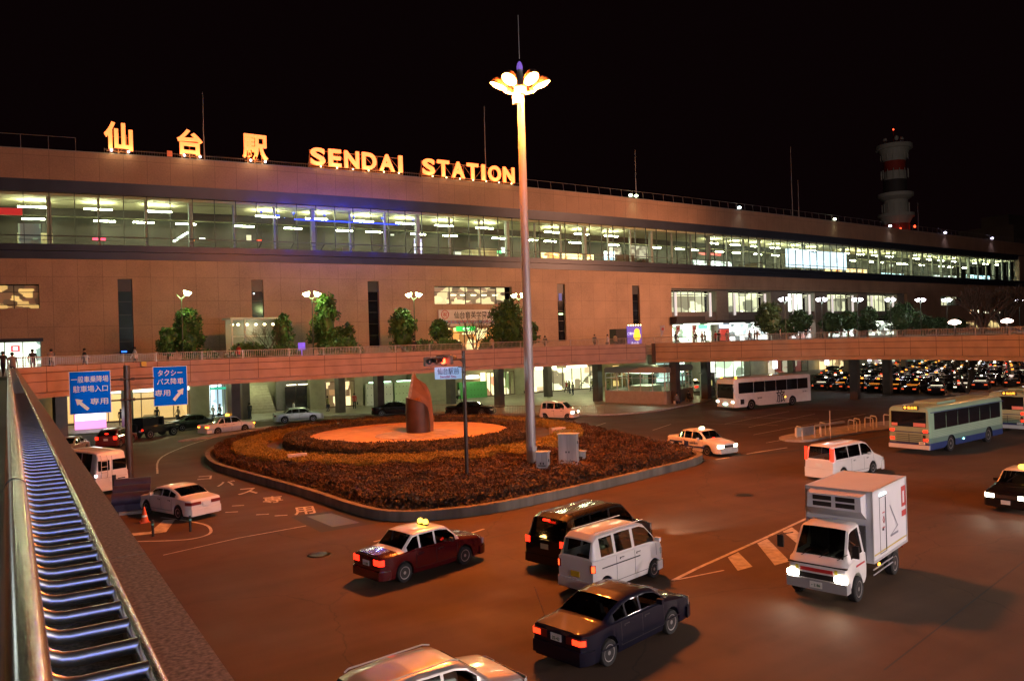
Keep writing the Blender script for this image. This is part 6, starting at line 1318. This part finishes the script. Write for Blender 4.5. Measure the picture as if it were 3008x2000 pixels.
# ------------------------------------------------------------------ deck plants, lamps and kiosks
def crown(cx_,cy2,z0,z1,rx,N,size,m,parent,peak=.0,lump=.25):
    pts=[]; H=z1-z0; nc=46
    cl=[]
    for i in range(nc):
        t=random.random()**.8; a=random.uniform(0,2*math.pi); prof_=math.sin(math.pi*min(1,(t*.82+.13)))**.6*(1-peak*t)
        rr=rx*prof_*random.uniform(.55,1.0); cl.append((cx_+rr*math.cos(a),cy2+rr*math.sin(a),z0+H*(.06+.88*t),random.uniform(.22,.42)*rx))
    for i in range(5): cl.append((cx_+random.uniform(-.1,.1)*rx,cy2+random.uniform(-.1,.1)*rx,z1-.12*H*i/2,rx*(.12+.1*i)))
    cl=np.array(cl); idx=rng.integers(0,len(cl),N); u=rng.normal(size=(N,3)); u/=np.linalg.norm(u,axis=1,keepdims=True); r_=rng.uniform(.55,1.08,(N,1))
    C_=cl[idx,:3]+u*r_*cl[idx,3:4]
    cv=[];cf=[];K=10
    for j in range(7):
        t=j/6; pr=math.sin(math.pi*min(1,(t*.82+.13)))**.6*(1-peak*t)*rx*.62
        for k in range(K): a=2*math.pi*k/K; q=pr*(1+.2*math.sin(3*a+j)); cv.append((cx_+q*math.cos(a),cy2+q*math.sin(a),z0+H*(.08+.8*t)))
    for j in range(6):
        for k in range(K): cf.append((j*K+k,j*K+(k+1)%K,(j+1)*K+(k+1)%K,(j+1)*K+k))
    return leafmesh('crown',C_,size,m,parent,(cv,cf))
def evergreen(x,y,rx,z0,z1,label,peak=.2,N=4600,size=.12,m=None,grp='evergreen trees on the deck'):
    rx*=.92; z1-=.12; root=empty('evergreen_tree',(x,y,DZ),random.uniform(0,6),label,'tree',group=grp)
    crown(0,0,z0-DZ,z1-DZ,rx,N,size,m or LEAF,root,peak)
    MB().tube([(0,0,0),(.04,.02,(z0-DZ)*.6),(.02,0,(z0-DZ)+.9)],[.16,.12,.06],8).tube([(.02,0,(z0-DZ)*.7),(.6,.2,(z0-DZ)+.8)],[.07,.03],6).tube([(.02,0,(z0-DZ)*.7),(-.5,.3,(z0-DZ)+.9)],[.07,.03],6).build('trunk',BARK,root,True)
evergreen(13.9,76,1.75,7.1,11.3,'rounded evergreen with a sprig on top, under the leftmost deck lamp',.25); evergreen(12.2,76.3,1.1,7.1,9.6,'low side bush leaning left of the first evergreen',.1,1900)
evergreen(27.0,76,1.95,7.0,12.7,'tall pointed evergreen lit bright green at the top, second lamp from the left',.45,6000); evergreen(29.4,76.2,.9,7.2,10.0,'thin ragged tree just right of the tall pointed evergreen',.3,600)
evergreen(22.9,77,1.1,7.2,10.9,'slender tree in front of the right corner of the glass pavilion',.2,1900)
evergreen(35.4,76,1.75,6.9,11.3,'squarish clipped evergreen under the third deck lamp',.1,5200); evergreen(40.0,76,1.35,7.8,10.0,'small flat-topped tree left of the banner',.1,2400)
evergreen(47.6,74,2.5,7.2,12.0,'broad dark evergreen just left of the lamp mast',.15,8000); evergreen(50.7,74,1.1,6.9,9.8,'low dark shrub tree peeping out right of the lamp mast',.1,1000)
for i,(x,rx,z0,z1) in enumerate(((92.6,3.5,7.2,12.0),(99.5,2.6,7.3,10.9),(96.2,1.6,7.0,9.6),(107.2,2.6,7.3,10.4),(111.6,2.6,7.4,10.7),(116.8,2.6,7.2,11.4),(126.8,4.2,7.2,11.6),(133.6,2.9,6.9,9.6),(138.4,2.6,7.1,9.4),(144,2.5,7.1,9.2))):
    evergreen(x,74,rx*.72,z0,z1-.25,'rounded dark evergreen in the row right of the station entrance, '+ORD[i]+' by distance',.12,2300 if i<7 else 1300,.2,LEAFR)
def bush(x,y,rx,ry,h,label):
    o=empty('bush',(x,y,DZ),0,label,'bush',group='low bushes on the deck'); N=900; u=rng.normal(size=(N,3)); u/=np.linalg.norm(u,axis=1,keepdims=True); u[:,2]=abs(u[:,2]); r_=rng.uniform(.85,1.03,(N,1)); C_=u*r_*np.array([rx,ry,h])
    cv=[];cf=[];K=12
    for j in range(5):
        a=R(90*j/4); 
        for k in range(K): b_=2*math.pi*k/K; cv.append((rx*.88*math.cos(a)*math.cos(b_),ry*.88*math.cos(a)*math.sin(b_),h*.88*math.sin(a)))
    for j in range(4):
        for k in range(K): cf.append((j*K+k,j*K+(k+1)%K,(j+1)*K+(k+1)%K,(j+1)*K+k))
    leafmesh('foliage',C_,.13,LEAF,o,(cv,cf))
for x,rx,h,l in ((18.6,2.2,1.9,'wide low bush left of the glass pavilion'),(22.0,1.8,1.8,'low bush in front of the glass pavilion'),(14.5,1.8,1.4,'low bush under the leftmost evergreen'),(27.6,2.5,2.2,'domed bush under the tall pointed evergreen'),(36.4,2.2,1.7,'low bush under the squarish evergreen'),(39.5,2.2,1.8,'low bush left of the orange shop'),(45.0,1.6,1.9,'low bush in front of the orange shop'),(48.4,1.9,1.8,'low bush beneath the broad dark evergreen')): bush(x,73.5,rx,1.2,h,l)
def bare(x,y,h,label,spread=1.0,n0=5,r0=.12,depth=4,seed=1):
    rd=random.Random(seed); root=empty('bare_tree',(x,y,DZ),0,label,'tree'); tk=MB(); br=MB()
    def grow(p,d,l,r_,k):
        q=p+d*l; mid=p+d*l*.5+Vector((rd.uniform(-.05,.05),rd.uniform(-.05,.05),0))*l; (tk if k==depth else br).tube([p,mid,q],[r_,r_*.85,r_*.65],5 if k>1 else 3,cap=False)
        if k==0: return
        for i in range(3 if k>1 else 2):
            dd=(d+Vector((rd.uniform(-1,1)*.62*spread,rd.uniform(-1,1)*.62*spread,rd.uniform(-.1,.35)))).normalized(); grow(p+d*l*rd.uniform(.7,1),dd,l*rd.uniform(.62,.85),r_*.62,k-1)
    for i in range(n0): a=2*math.pi*i/n0; grow(Vector((0,0,.2)),Vector((math.cos(a)*.4*spread,math.sin(a)*.4*spread,1)).normalized(),h*.3,r0,depth)
    tk.build('trunk',BARK,root); br.build('branches',BARK,root)
bare(43.4,74.5,5.0,'bare spreading tree in front of the long wall banner',1.1,5,.07,4,3); bare(21.2,76,4.8,'thin bare tree in front of the glass pavilion',1.2,4,.05,4,5)
bare(124.5,60,8.5,'dark bare tree at the right edge, left one of the pair',1.0,6,.28,5,8); bare(131,60,8.5,'dark bare tree at the right edge, right one of the pair',1.1,6,.28,5,9)
o=bpy.data.objects; 
bare(88.5,44.5,5.5,'bare tree standing at the edge of the taxi pool, below the footbridge',1.0,3,.16,4,11); [ob for ob in o if ob.name.startswith('bare_tree') and abs(ob.location.x-88.5)<.1][0].location.z=0
# twin deck lamps
LG=emit('mercury globe green',(.85,1,.36),40); LV=emit('mercury globe white',(.95,.9,1),20)
def decklamp(x,y,lab,m,col,p,hh=6.7,two=True):
    root=empty('deck_lamp',(x,y,DZ),R(-25),lab,'street lamp',group='twin-headed lamps on the deck')
    MB().tube([(0,0,0),(0,0,hh-.6)],[.07,.05],8).tube([(0,0,hh-.8),(.45,0,hh-.3)],.03,6).tube([(0,0,hh-.8),(-.45,0,hh-.3)],.03,6).build('pole',mat('lamp post green',(.05,.07,.05),.5),root,True)
    for s_ in ((-1,1) if two else (1,)):
        T=Matrix.Translation((.5*s_,0,hh-.25))@Matrix.Rotation(R(18)*s_,4,'Y')
        MB().lathe([(.001,-.22),(.16,-.2),(.36,.12),(.34,.18),(.001,.2)],14,0,T).build('lamp_head',m,root,True)
    lamp('deck_lamp_light','POINT',(0,0,hh-.5),p,col,root,.25)
decklamp(13.25,75.0,'single-headed green-white lamp above the leftmost evergreen',LG,(.75,1,.35),460,two=False)
for i,(x,l) in enumerate(((25.3,'left of the tall pointed evergreen'),(36.4,'right of the squarish evergreen'),(49.8,'just left of the lamp mast'))): decklamp(x,75.0,'twin-headed green-white lamp '+l,LG,(.8,1,.4),460)
for i,x in enumerate((91.0,99.3,108.0,116.7,125.3,133.4,158.8)): decklamp(x,70,'twin-headed white lamp on the right deck, '+ORD[i]+' by distance',LV,(.95,.92,1),260,hh=6.1)
for i,(x,y) in enumerate(((91.5,47.2),(103.8,47.2))):
    r_=empty('mushroom_lamp',(x,y,0),0,('left','right')[i]+' low pinkish white lamp among the bare trees at the right','street lamp'); MB().tube([(0,0,0),(0,0,7.8)],.09,8).build('pole',DARK,r_); MB().lathe([(.001,7.75),(.62,7.9),(.66,8.1),(.3,8.3),(.001,8.35)],16).build('lamp_head',emit('pinkish lamp',(1,.72,.6),12),r_,True); lamp('mushroom_light','POINT',(0,0,7.6),260,(1,.8,.7),r_,.3)
# unseen fill lamps added around the camera to brighten vehicle sides and railing
for i,(x,y) in enumerate(((-3.5,-6),(14,-14),(-4,22),(34,-12),(54,-8))): 
    root=empty('fill_lamp',(x,y,0 if i in (1,3,4) else 6.0),0,('white','grey','slim','black','tall')[i]+' twin lamp beside the near walkway','street lamp'); hh=7.6 if i in (1,3,4) else 6.5
    MB().tube([(0,0,0),(0,0,hh)],.07,8).build('pole',DARK,root,True)
    for s_ in (-1,1): MB().lathe([(.001,-.2),(.3,0),(.001,.1)],12,0,Matrix.Translation((.5*s_,0,hh))).build('lamp_head',emit('fill lamp head',(.85,.95,1) if i else (.9,1,.7),12),root,True)
    lamp('fill_lamp_light','POINT',(0,0,hh-.4),(300,11500,60,23000,19000)[i],((.75,.85,.9),(1,.74,.66),(.85,.95,1),(1,.76,.7),(1,.76,.7))[i],root,.4)
root=empty('assumed_lamp_mast',(96,39,0),0,'tall orange lamp mast outside the view on the right','lamp'); MB().tube([(0,0,0),(0,0,21)],.25,12).build('mast',GALV,root); root.name='lamp_mast'  # assumed mast, never in view, adds orange light from the right
MB().lathe([(.001,20.9),(1.6,21.0),(1.4,21.4),(.001,21.6)],16).build('lamp_head',SL,root,True); lamp('sodium_lamp','POINT',(0,0,20.2),9000,SOD,root,.4)
fl=empty('wall_fill_light',(96.5,41,0),0,'tall floodlight mast outside the view, aimed at the station wall','floodlight'); MB().tube([(0,0,0),(0,0,19)],.2,12).build('mast',GALV,fl); MB().box(-.8,.8,-.3,.3,19,20).build('housing',DARK,fl); lamp('wall_fill_lamp','SPOT',(-.6,1.2,19.4),95000,(1,.42,.22),fl,.4,70,1,(-24,48,-4))  # unseen flood added to brighten the right part of the station wall
root=empty('lamp_mast',(-30,48,0),0,'tall orange lamp mast outside the view on the left','lamp'); MB().tube([(0,0,0),(0,0,21)],.25,12).build('mast',GALV,root); MB().lathe([(.001,20.9),(1.6,21.0),(1.4,21.4),(.001,21.6)],16).build('lamp_head',SL,root,True); lamp('sodium_lamp','SPOT',(0,0,20.8),600,SOD,root,.4,172,.25,(0,0,-1))  # assumed mast, never in view, adds orange light from the left
# unseen glowing store added for fill and railing highlights; added lamp brightens road signs
root=empty('fill_store',(8,-48,0),0,'lit department store behind the viewpoint','building')
MB().box(-42,48,-14,0,0,34).build('wall',mat('fill store wall',(.3,.27,.25),.7,nz=.1),root)
WL=[emit('fill pane cool',(.9,1,.9),1.9),emit('fill pane green',(.75,1,.6),2.4),emit('fill pane violet',(.75,.6,.8),1.8)]  # window glow added as cool fill light
rw=random.Random(3)
for fl in range(8):
    for k in range(9):
        if rw.random()<.2: continue
        x0=-41+k*9.9; MB().box(x0,x0+8.4,.02,.1,2.2+fl*4,4.6+fl*4).build('window',WL[rw.choice((0,0,1,2))],root)
MB().box(-3,1,.2,.7,9,31).build('blue_fill_panel',emit('blue fill panel',(.03,.08,1),12),root)  # glowing panel added for blue reflections on bars, cars and fascias
root=empty('sign_fill_post',(4.5,30,0),0,'slim lamp post outside the walkway that lights the blue road signs','street lamp'); 
bpy.data.objects.remove(root)
sl=empty('sign_fill_light',(.55,30,5.6),0,'small white floodlight clamped under the coping facing the blue signs','floodlight'); MB().box(-.1,.1,-.15,.1,-.1,.1).build('housing',DARK,sl)  # added lamp, brightens the blue boards and the street name sign
lamp('sign_fill','SPOT',(.1,.2,.0),2400,(.7,.95,1),sl,.1,22,.6,(5.4,18,-.2)); lamp('sign_fill','SPOT',(.1,.25,.0),9500,(.75,.95,1),sl,.1,8,.5,(18.2,5.0,.3))
# blue lamps added to imitate a blue reflection on the fascias
for i,x in enumerate((24,27.5,31,34.5,38,42)):
    root=empty('blue_fill_light',(x,fyv(x)-.4,18.75),0,'small blue floodlight on a bracket below the concourse glass, '+ORD[i]+' from the left','floodlight',group='blue floodlights under the concourse glass'); MB().tube([(0,0,0),(0,-1.3,.5),(0,-1.5,3.8)],.03,5).build('bracket',DARK,root); MB().box(-.1,.1,-1.6,-1.4,3.75,3.95).build('housing',DARK,root)
    lamp('blue_fill','POINT',(0,-1.9,4.0),(16,40,60,60,45,20)[i]*8,(.02,.05,1),root,.04)
    lamp('blue_fill','POINT',(0,-1.6,.2),(5,12,16,16,12,6)[i]*3,(.02,.05,1),root,.1)
lamp('tower_fill','SPOT',(300,150,60),32000,(.8,.7,.6),None,1,60,.8,(91,80,30))  # spot added in mid-air, without a fixture, to brighten the tower
# glass pavilion
pv=empty('glass_pavilion',(21.3,81.5,DZ),R(4),'small white-framed glass pavilion with warm spotlights on the deck','pavilion'); WF=mat('white frame paint',(.5,.5,.45),.5)
m=MB()
for x in (-2.6,-1.3,2.6): m.box(x-.08,x+.08,-1.2,-1.04,0,4.3)
for z in (1.4,2.5,4.2): m.box(-2.52,2.52,-1.18,-1.06,z,z+.08)
m.box(-2.8,2.8,-1.4,1.4,4.3,4.42); m.build('frame',WF,pv); MB().box(-2.5,2.5,-1.13,-1.12,.1,4.2).build('window',GLASS,pv); MB().box(-2.6,2.6,.9,1.0,0,4.3).build('back_panel',mat('pavilion panel',(.3,.29,.24),.6),pv)
for x in (-2.3,-1.7,-.8,.1,1.0,1.9): MB().ball((x,-.3,3.75),.16,8,0,.8).build('spot_lamp',emit('warm pavilion spot',(1,.75,.4),9),pv,True)
lamp('pavilion_light','POINT',(0,-.1,3.4),70,(1,.85,.6),None,.3).parent=pv
# purple notice, kiosk, banners
ps=MB().box(-.3,.3,-.03,.03,.0,.62).box(-.03,.03,-.02,.02,-1.2,0).build('notice_sign',emit('violet notice face',(.18,.1,.8),.9)); ps.location=(21.2,65.9,7.25); tag(ps,'small violet square sign on the deck railing','sign')
kk=empty('lit_kiosk',(63.6,72,DZ),R(-6),'purple advertising stall with a yellow shape and warm bulbs','kiosk')
MB().box(-2.0,-.4,-.5,.9,0,2.3).build('dark_side',DARK,kk); bd=MB().box(-.4,1.75,-.55,-.45,0,2.6).build('poster_panel',emit('violet poster',(.17,.11,.55),.8),kk)
MB().lathe([(.001,0),(.42,0),(.4,.03),(.001,.031)],16,0,TF(1.05,-.56,1.9)).lathe([(.001,0),(.55,0),(.5,.03),(.001,.031)],16,0,TF(1.05,-.565,1.35)).build('yellow_shape',emit('yellow poster shape',(1,.6,.04),1.5),kk)
text('ご案内',.35,emit('pale poster letters',(.8,.8,1),1.2),kk,'lettering',TF(.1,-.57,1.7),.003,.005); text('受付中',.4,MATS['pale poster letters'],kk,'lettering',TF(.7,-.57,.5),.003,.005)
for i in range(6): MB().ball((-.2+.36*i,-.6,2.72),.07,5).build('bulb',emit('warm bulb',(1,.7,.3),12),kk,True)
for i,x in enumerate((67.6,70.0,72.6)):
    b_=empty('flag_banner',(x-6.2,62.4+1.5,DZ),R(-15),('left','middle','right')[i]+' small pale flag banner with red print on the deck edge, beside the entrance','flag',group='flag banners on the deck edge'); MB().tube([(0,0,0),(0,0,2.5)],.02,5).tube([(0,0,2.45),(.6,0,2.5)],.012,4).build('pole',GALV,b_)
    MB().add([(0,0,2.42),(.6,0,2.45),(.5,.03,1.9),(.15,.02,1.3),(0,0,1.2),(0,.01,2.42),(.6,.01,2.45),(.5,.04,1.9),(.15,.03,1.3),(0,.01,1.2)],[(0,1,2,3,4),(9,8,7,6,5),(0,5,6,1),(1,6,7,2),(2,7,8,3)]).build('cloth',mat('flag cloth',(.55,.5,.5),.8),b_); MB().box(.12,.4,-.012,-.004,1.95,2.2).build('red_print',MATS['red lettering'],b_)
o=MB().box(-.18,.18,-.12,.12,0,.35).build('litter_box',mat('yellow plastic',(.6,.45,.03),.5)); o.location=(8.6,64.6,6.4); tag(o,'small yellow box at the foot of the deck railing','box')

# ------------------------------------------------------------------ people
SKIN=mat('skin',(.42,.26,.18),.6); HAIRM=mat('black hair',(.01,.008,.006),.7)
def person(x,y,z,h,label,top,bot,pose='walk',bag=None,height=1.68):
    root=empty('person',(x,y,z),R(h),label,'person'); s=height/1.7
    J={'pelvis':(0,0,.92),'spine':(.01,0,1.15),'chest':(.02,0,1.36),'neck':(.03,0,1.47),'head':(.05,0,1.56),'crown':(.04,0,1.67)}
    st_=.28 if pose=='walk' else .04
    if pose=='sit': J={k:(a,b,c-.48) for k,(a,b,c) in J.items()}
    pz=J['pelvis'][2]; V=[];E=[];Rr=[]
    def v(p,r_): V.append(tuple(c*s for c in p)); Rr.append(r_*s); return len(V)-1
    a=v(J['pelvis'],.15); b=v(J['spine'],.13); c=v(J['chest'],.155); d_=v(J['neck'],.055); e=v(J['head'],.085); f_=v(J['crown'],.08); E+=[(a,b),(b,c),(c,d_),(d_,e),(e,f_)]
    for sg in (1,-1):
        hp=v((0,.09*sg,pz-.06),.095)
        if pose=='sit': kn=v((.42,.11*sg,.5),.065); an=v((.4,.12*sg,.08),.045); to=v((.55,.12*sg,.04),.04)
        else: kn=v((st_*.55*sg+.04,.1*sg,.5),.065); an=v((st_*sg-(.08 if sg<0 else 0),.1*sg,.08),.045); to=v((st_*sg+.14,.11*sg,.035),.038)
        E+=[(a,hp),(hp,kn),(kn,an),(an,to)]
        sh=v((.02,.19*sg,J['chest'][2]+.04),.06); el=v((-.1*sg*(pose=='walk')+.02,.24*sg,J['chest'][2]-.25),.045); wr_=v((-.2*sg*(pose=='walk')+.1,.22*sg,J['chest'][2]-.5),.032); ha=v((-.2*sg*(pose=='walk')+.13,.22*sg,J['chest'][2]-.6),.035); E+=[(c,sh),(sh,el),(el,wr_),(wr_,ha)]
    me=bpy.data.meshes.new('body'); me.from_pydata(V,E,[]); o=bpy.data.objects.new('body',me); COL.objects.link(o)
    md=o.modifiers.new('s','SKIN'); 
    for i,sv in enumerate(me.skin_vertices[0].data): sv.radius=(Rr[i],Rr[i]); sv.use_root=(i==0)
    o.modifiers.new('ss','SUBSURF').levels=1
    bpy.context.view_layer.update(); m2=bpy.data.meshes.new_from_object(o.evaluated_get(bpy.context.evaluated_depsgraph_get())); bpy.data.objects.remove(o)
    for mm_ in (SKIN,top,bot): m2.materials.append(mm_)
    zb=pz*s; zn=(J['neck'][2]-.01)*s
    for p in m2.polygons:
        z_=p.center.z; p.use_smooth=True; hand=abs(p.center.y)>.17*s and z_<(J['chest'][2]-.52)*s
        p.material_index=0 if z_>zn or hand else (1 if z_>zb-.08*s or abs(p.center.y)>.18*s else 2)
    b_=bpy.data.objects.new('body',m2); COL.objects.link(b_); b_.parent=root
    hd=J['crown']; MB().ball((hd[0]*s-.02,0,(hd[2]-.04)*s),.11*s,8,0,1.05).build('hair',HAIRM,root,True)
    if bag: MB().obox((.05,-.32*s,.45*s if pose!='sit' else .05),.3,.12,.3).build('handbag',bag,root)
    return root
cl={'w':mat('white shirt',(.6,.6,.62),.8),'b':mat('dark coat',(.02,.02,.025),.8),'g':mat('grey coat',(.16,.15,.14),.8),'r':mat('red coat',(.4,.05,.04),.8),'n':mat('navy trousers',(.02,.025,.05),.8),'o':mat('olive coat',(.22,.2,.07),.8),'t':mat('tan coat',(.35,.27,.18),.8)}
for (x,y,z,h,t,b,po,bag,lab) in (
 (17.5,83.6,.15,200,'w','n','walk','w','person in a white jacket walking left outside the orange passage'),(18.3,84.2,.15,185,'g','b','walk','b','person in a grey coat walking behind the one in white'),
 (25.0,80.9,.15,180,'w','t','stand','w','person in white standing behind the pale silver sedan'),(9.3,86.6,.15,90,'b','b','stand',None,'person standing dark against the orange passage windows'),(20.9,82.6,.15,100,'b','n','stand',None,'person in dark clothes beside the bright kiosk'),
 (61.5,80.5,.15,190,'g','n','stand',None,'dark figure beside the lamp mast, under the deck'),(63.5,84,.15,250,'o','n','walk',None,'person in a green coat walking at the main entrance'),(66.0,80.5,.15,260,'r','b','walk',None,'person in a red top walking in front of the entrance'),(64.5,77.0,.15,240,'o','b','stand','b','person in an olive coat beside the deck pillar'),
 (73.8,78.5,.15,30,'b','n','walk',None,'person in navy striding right past the escalator'),(65.5,68.5,.15,0,'b','b','sit',None,'person crouching at the foot of the pillar left of the waiting building'),(60.0,60.3,.15,-110,'g','n','sit','w','left one of two people sitting against the waiting building'),(62.9,61.4,.15,-100,'b','b','sit','g','right one of two people sitting against the waiting building'),
 (4.9,68,DZ,10,'b','n','walk',None,'lone dark figure walking on the deck near its left end'),(8.4,67.6,DZ,190,'w','n','walk',None,'person in white on the deck, right of the first slot window'),(.2,57,6.0,80,'g','b','walk',None,'person in a grey coat on the near walkway in front of the lit ticket hall'),(-.3,60,6.1,70,'b','b','walk','b','dark figure at the far left edge of the walkway'),(1.4,63,DZ,80,'b','n','walk',None,'person walking past the red lit sign'),(2.6,65,DZ,100,'g','b','walk',None,'person by the right door post of the ticket hall'),(-.8,54,6.0,90,'b','n','walk',None,'nearest figure at the left edge of the walkway'),
 (59.5,69.5,DZ,20,'t','n','stand',None,'person in a pale coat on the deck, right of the violet stall'),(56,69,DZ,20,'g','b','walk',None,'person passing left of the violet stall'),(49.8,70,DZ,20,'g','n','walk',None,'dark person on the deck near the mast')):
    person(x,y,z,h,lab,cl[t],cl[b],po,cl[bag] if bag else None)
for i,(x,t) in enumerate(((71.8,'b'),(73.3,'g'),(74.1,'b'),(75.4,'r'),(76.3,'b'),(78.2,'g'),(81.8,'b'),(83.1,'b'),(84.0,'g'),(93.6,'b'),(97.5,'g'))):
    person(x,68.6+.3*(i%3),DZ,60+37*i,'dark figure in the crowd outside the bright entrance, '+ORD[i]+' from the left',cl[t],cl['b'],'stand' if i%2 else 'walk')
pr=random.Random(21)
spots=[(62.5,82.5,.15,'inside the main entrance'),(64.2,85.5,.15,'inside the main entrance'),(67.5,84,.15,'inside the main entrance'),(69.5,86,.15,'inside the main entrance'),(71.5,81,.15,'inside the main entrance'),(56.5,84,.15,'before the noodle shop windows'),(53.8,85.5,.15,'before the noodle shop windows'),(46.5,84,.15,'by the green lockers'),(33.5,85.5,.15,'in front of the boutique'),(30,84.6,.15,'near the sliding doors'),(12.5,85.8,.15,'in front of the orange passage'),(14.6,86.2,.15,'in front of the orange passage'),
 (88.5,69,6.2,'on the deck beyond the bright entrance'),(101.5,68.5,6.2,'on the deck beyond the bright entrance'),(105.5,69,6.2,'on the deck beyond the bright entrance'),(42,68.5,6.2,'on the deck by the orange shop'),(33,68.2,6.2,'on the deck below the third slot window'),(16.5,68.3,6.2,'on the deck under the first lamp'),(57.8,68.8,6.2,'on the deck right of the mast'),(68.2,68.4,6.2,'on the deck near the flag banners')]
cnt_={}
for (x,y,z,w_) in spots:
    t=pr.choice('wbgrot'); cnt_[w_]=cnt_.get(w_,0)+1; n_=sum(1 for q in spots if q[3]==w_)
    person(x,y,z,pr.uniform(0,360),('person in a %s top '%{'w':'white','b':'black','g':'grey','r':'red','o':'olive','t':'tan'}[t])+w_+((', '+ORD[cnt_[w_]-1]+' of them') if n_>1 else ''),cl[t],cl[pr.choice('bn')],pr.choice(('walk','stand')),cl['b'] if pr.random()<.4 else None,pr.uniform(1.58,1.78))
# ------------------------------------------------------------------ taxi pool
W_H=emit('pool headlight',(1,.8,.55),2.2); W_H0=emit('pool amber reflection',(1,.12,.03),.9); T_R=emit('pool tail light',(1,.06,.02),3); RL=[emit('pool lantern amber',(1,.3,.03),3),emit('pool lantern white',(1,.85,.6),4),mat('pool lantern off',(.4,.38,.3),.4)]  # amber glow on unlit headlights imitates red-orange reflections
var=[]; sd=sedan(crown=True,H=1.5)
for i,(p,hl,rl) in enumerate(((P_BLACK,W_H0,RL[0]),(P_BLACK,W_H,RL[1]),(P_BLACK,W_H0,RL[2]),(P_WHITE,W_H0,RL[0]),(P_NAVY,W_H0,RL[1]),(P_SILVER,W_H,RL[0]))):
    var.append((car('parked_taxi','v','taxi',sd,(0,0),0,p,merge=(hl,T_R if i%2 else TAILD,rl)),('black','black','black','white','dark blue','silver')[i],('amber lantern','white lantern','unlit lantern','amber lantern','white lantern','amber lantern')[i]))
rp=random.Random(5); used=set(); rowi=0; cnt=0
x=88.0; 
while x<172 and cnt<250:
    y0=47.5 if x<100 else 46.5; y1=49+min(34,(x-86)*.62+13); y=y0; q=0
    while y<y1 and cnt<250:
        if rp.random()>.06:
            v_=rp.choices(range(6),[3,2,6,1,3,2])[0]; src,cn_,ln=var[v_]
            if v_ in used: o=src.copy(); COL.objects.link(o)
            else: o=src; used.add(v_)
            o.location=(x+rp.uniform(-.25,.25),y+rp.uniform(-.1,.1),0); o.rotation_euler=(0,0,R(188+rp.uniform(-3,3)+(0 if q%9 else 15)))
            tag(o,'%s taxi, %s, %s row of the taxi pool, %s from the right'%(cn_,ln,ORD[rowi],ORD[q] if q<20 else 'far'),'taxi','taxis waiting in the taxi pool'); cnt+=1
        y+=2.35; q+=1
    x+=5.1; rowi+=1
for i,(s_,_,_) in enumerate(var):
    if i not in used: bpy.data.objects.remove(s_)
# white taxi and dark car seen between the pillars
c=car('taxi','white taxi with lit white lantern between the deck pillars, left of the coach','taxi',sedan(crown=True,H=1.5),(76.4,73.2),60,P_WHITE,brake=True); taxilamp(c,.1,1.49,'lantern',WLAMP)
c=car('taxi','dark taxi with amber lantern hidden behind the pillar, left of the coach','taxi',sedan(crown=True,H=1.5),(77.5,66.0),62,P_BLACK,brake=True); taxilamp(c,.1,1.49,'lantern',YLAMP)
for i,(x,y) in enumerate(((95,56),(115,62),(140,66))):
    r_=empty('pool_fill_lamp',(x,y,0),0,'low white lamp post among the parked taxis, '+ORD[i]+' by distance','street lamp'); MB().tube([(0,0,0),(0,0,4.2)],.06,8).build('pole',DARK,r_); MB().ball((0,0,4.3),.2,6).build('lamp_head',emit('pool fill lamp',(.9,.95,1),12),r_,True); lamp('pool_fill_light','POINT',(0,0,4.0),260,(.95,.9,1),r_,.25)  # posts added to give the taxi pool white light
for o in list(bpy.data.objects): clean(o)
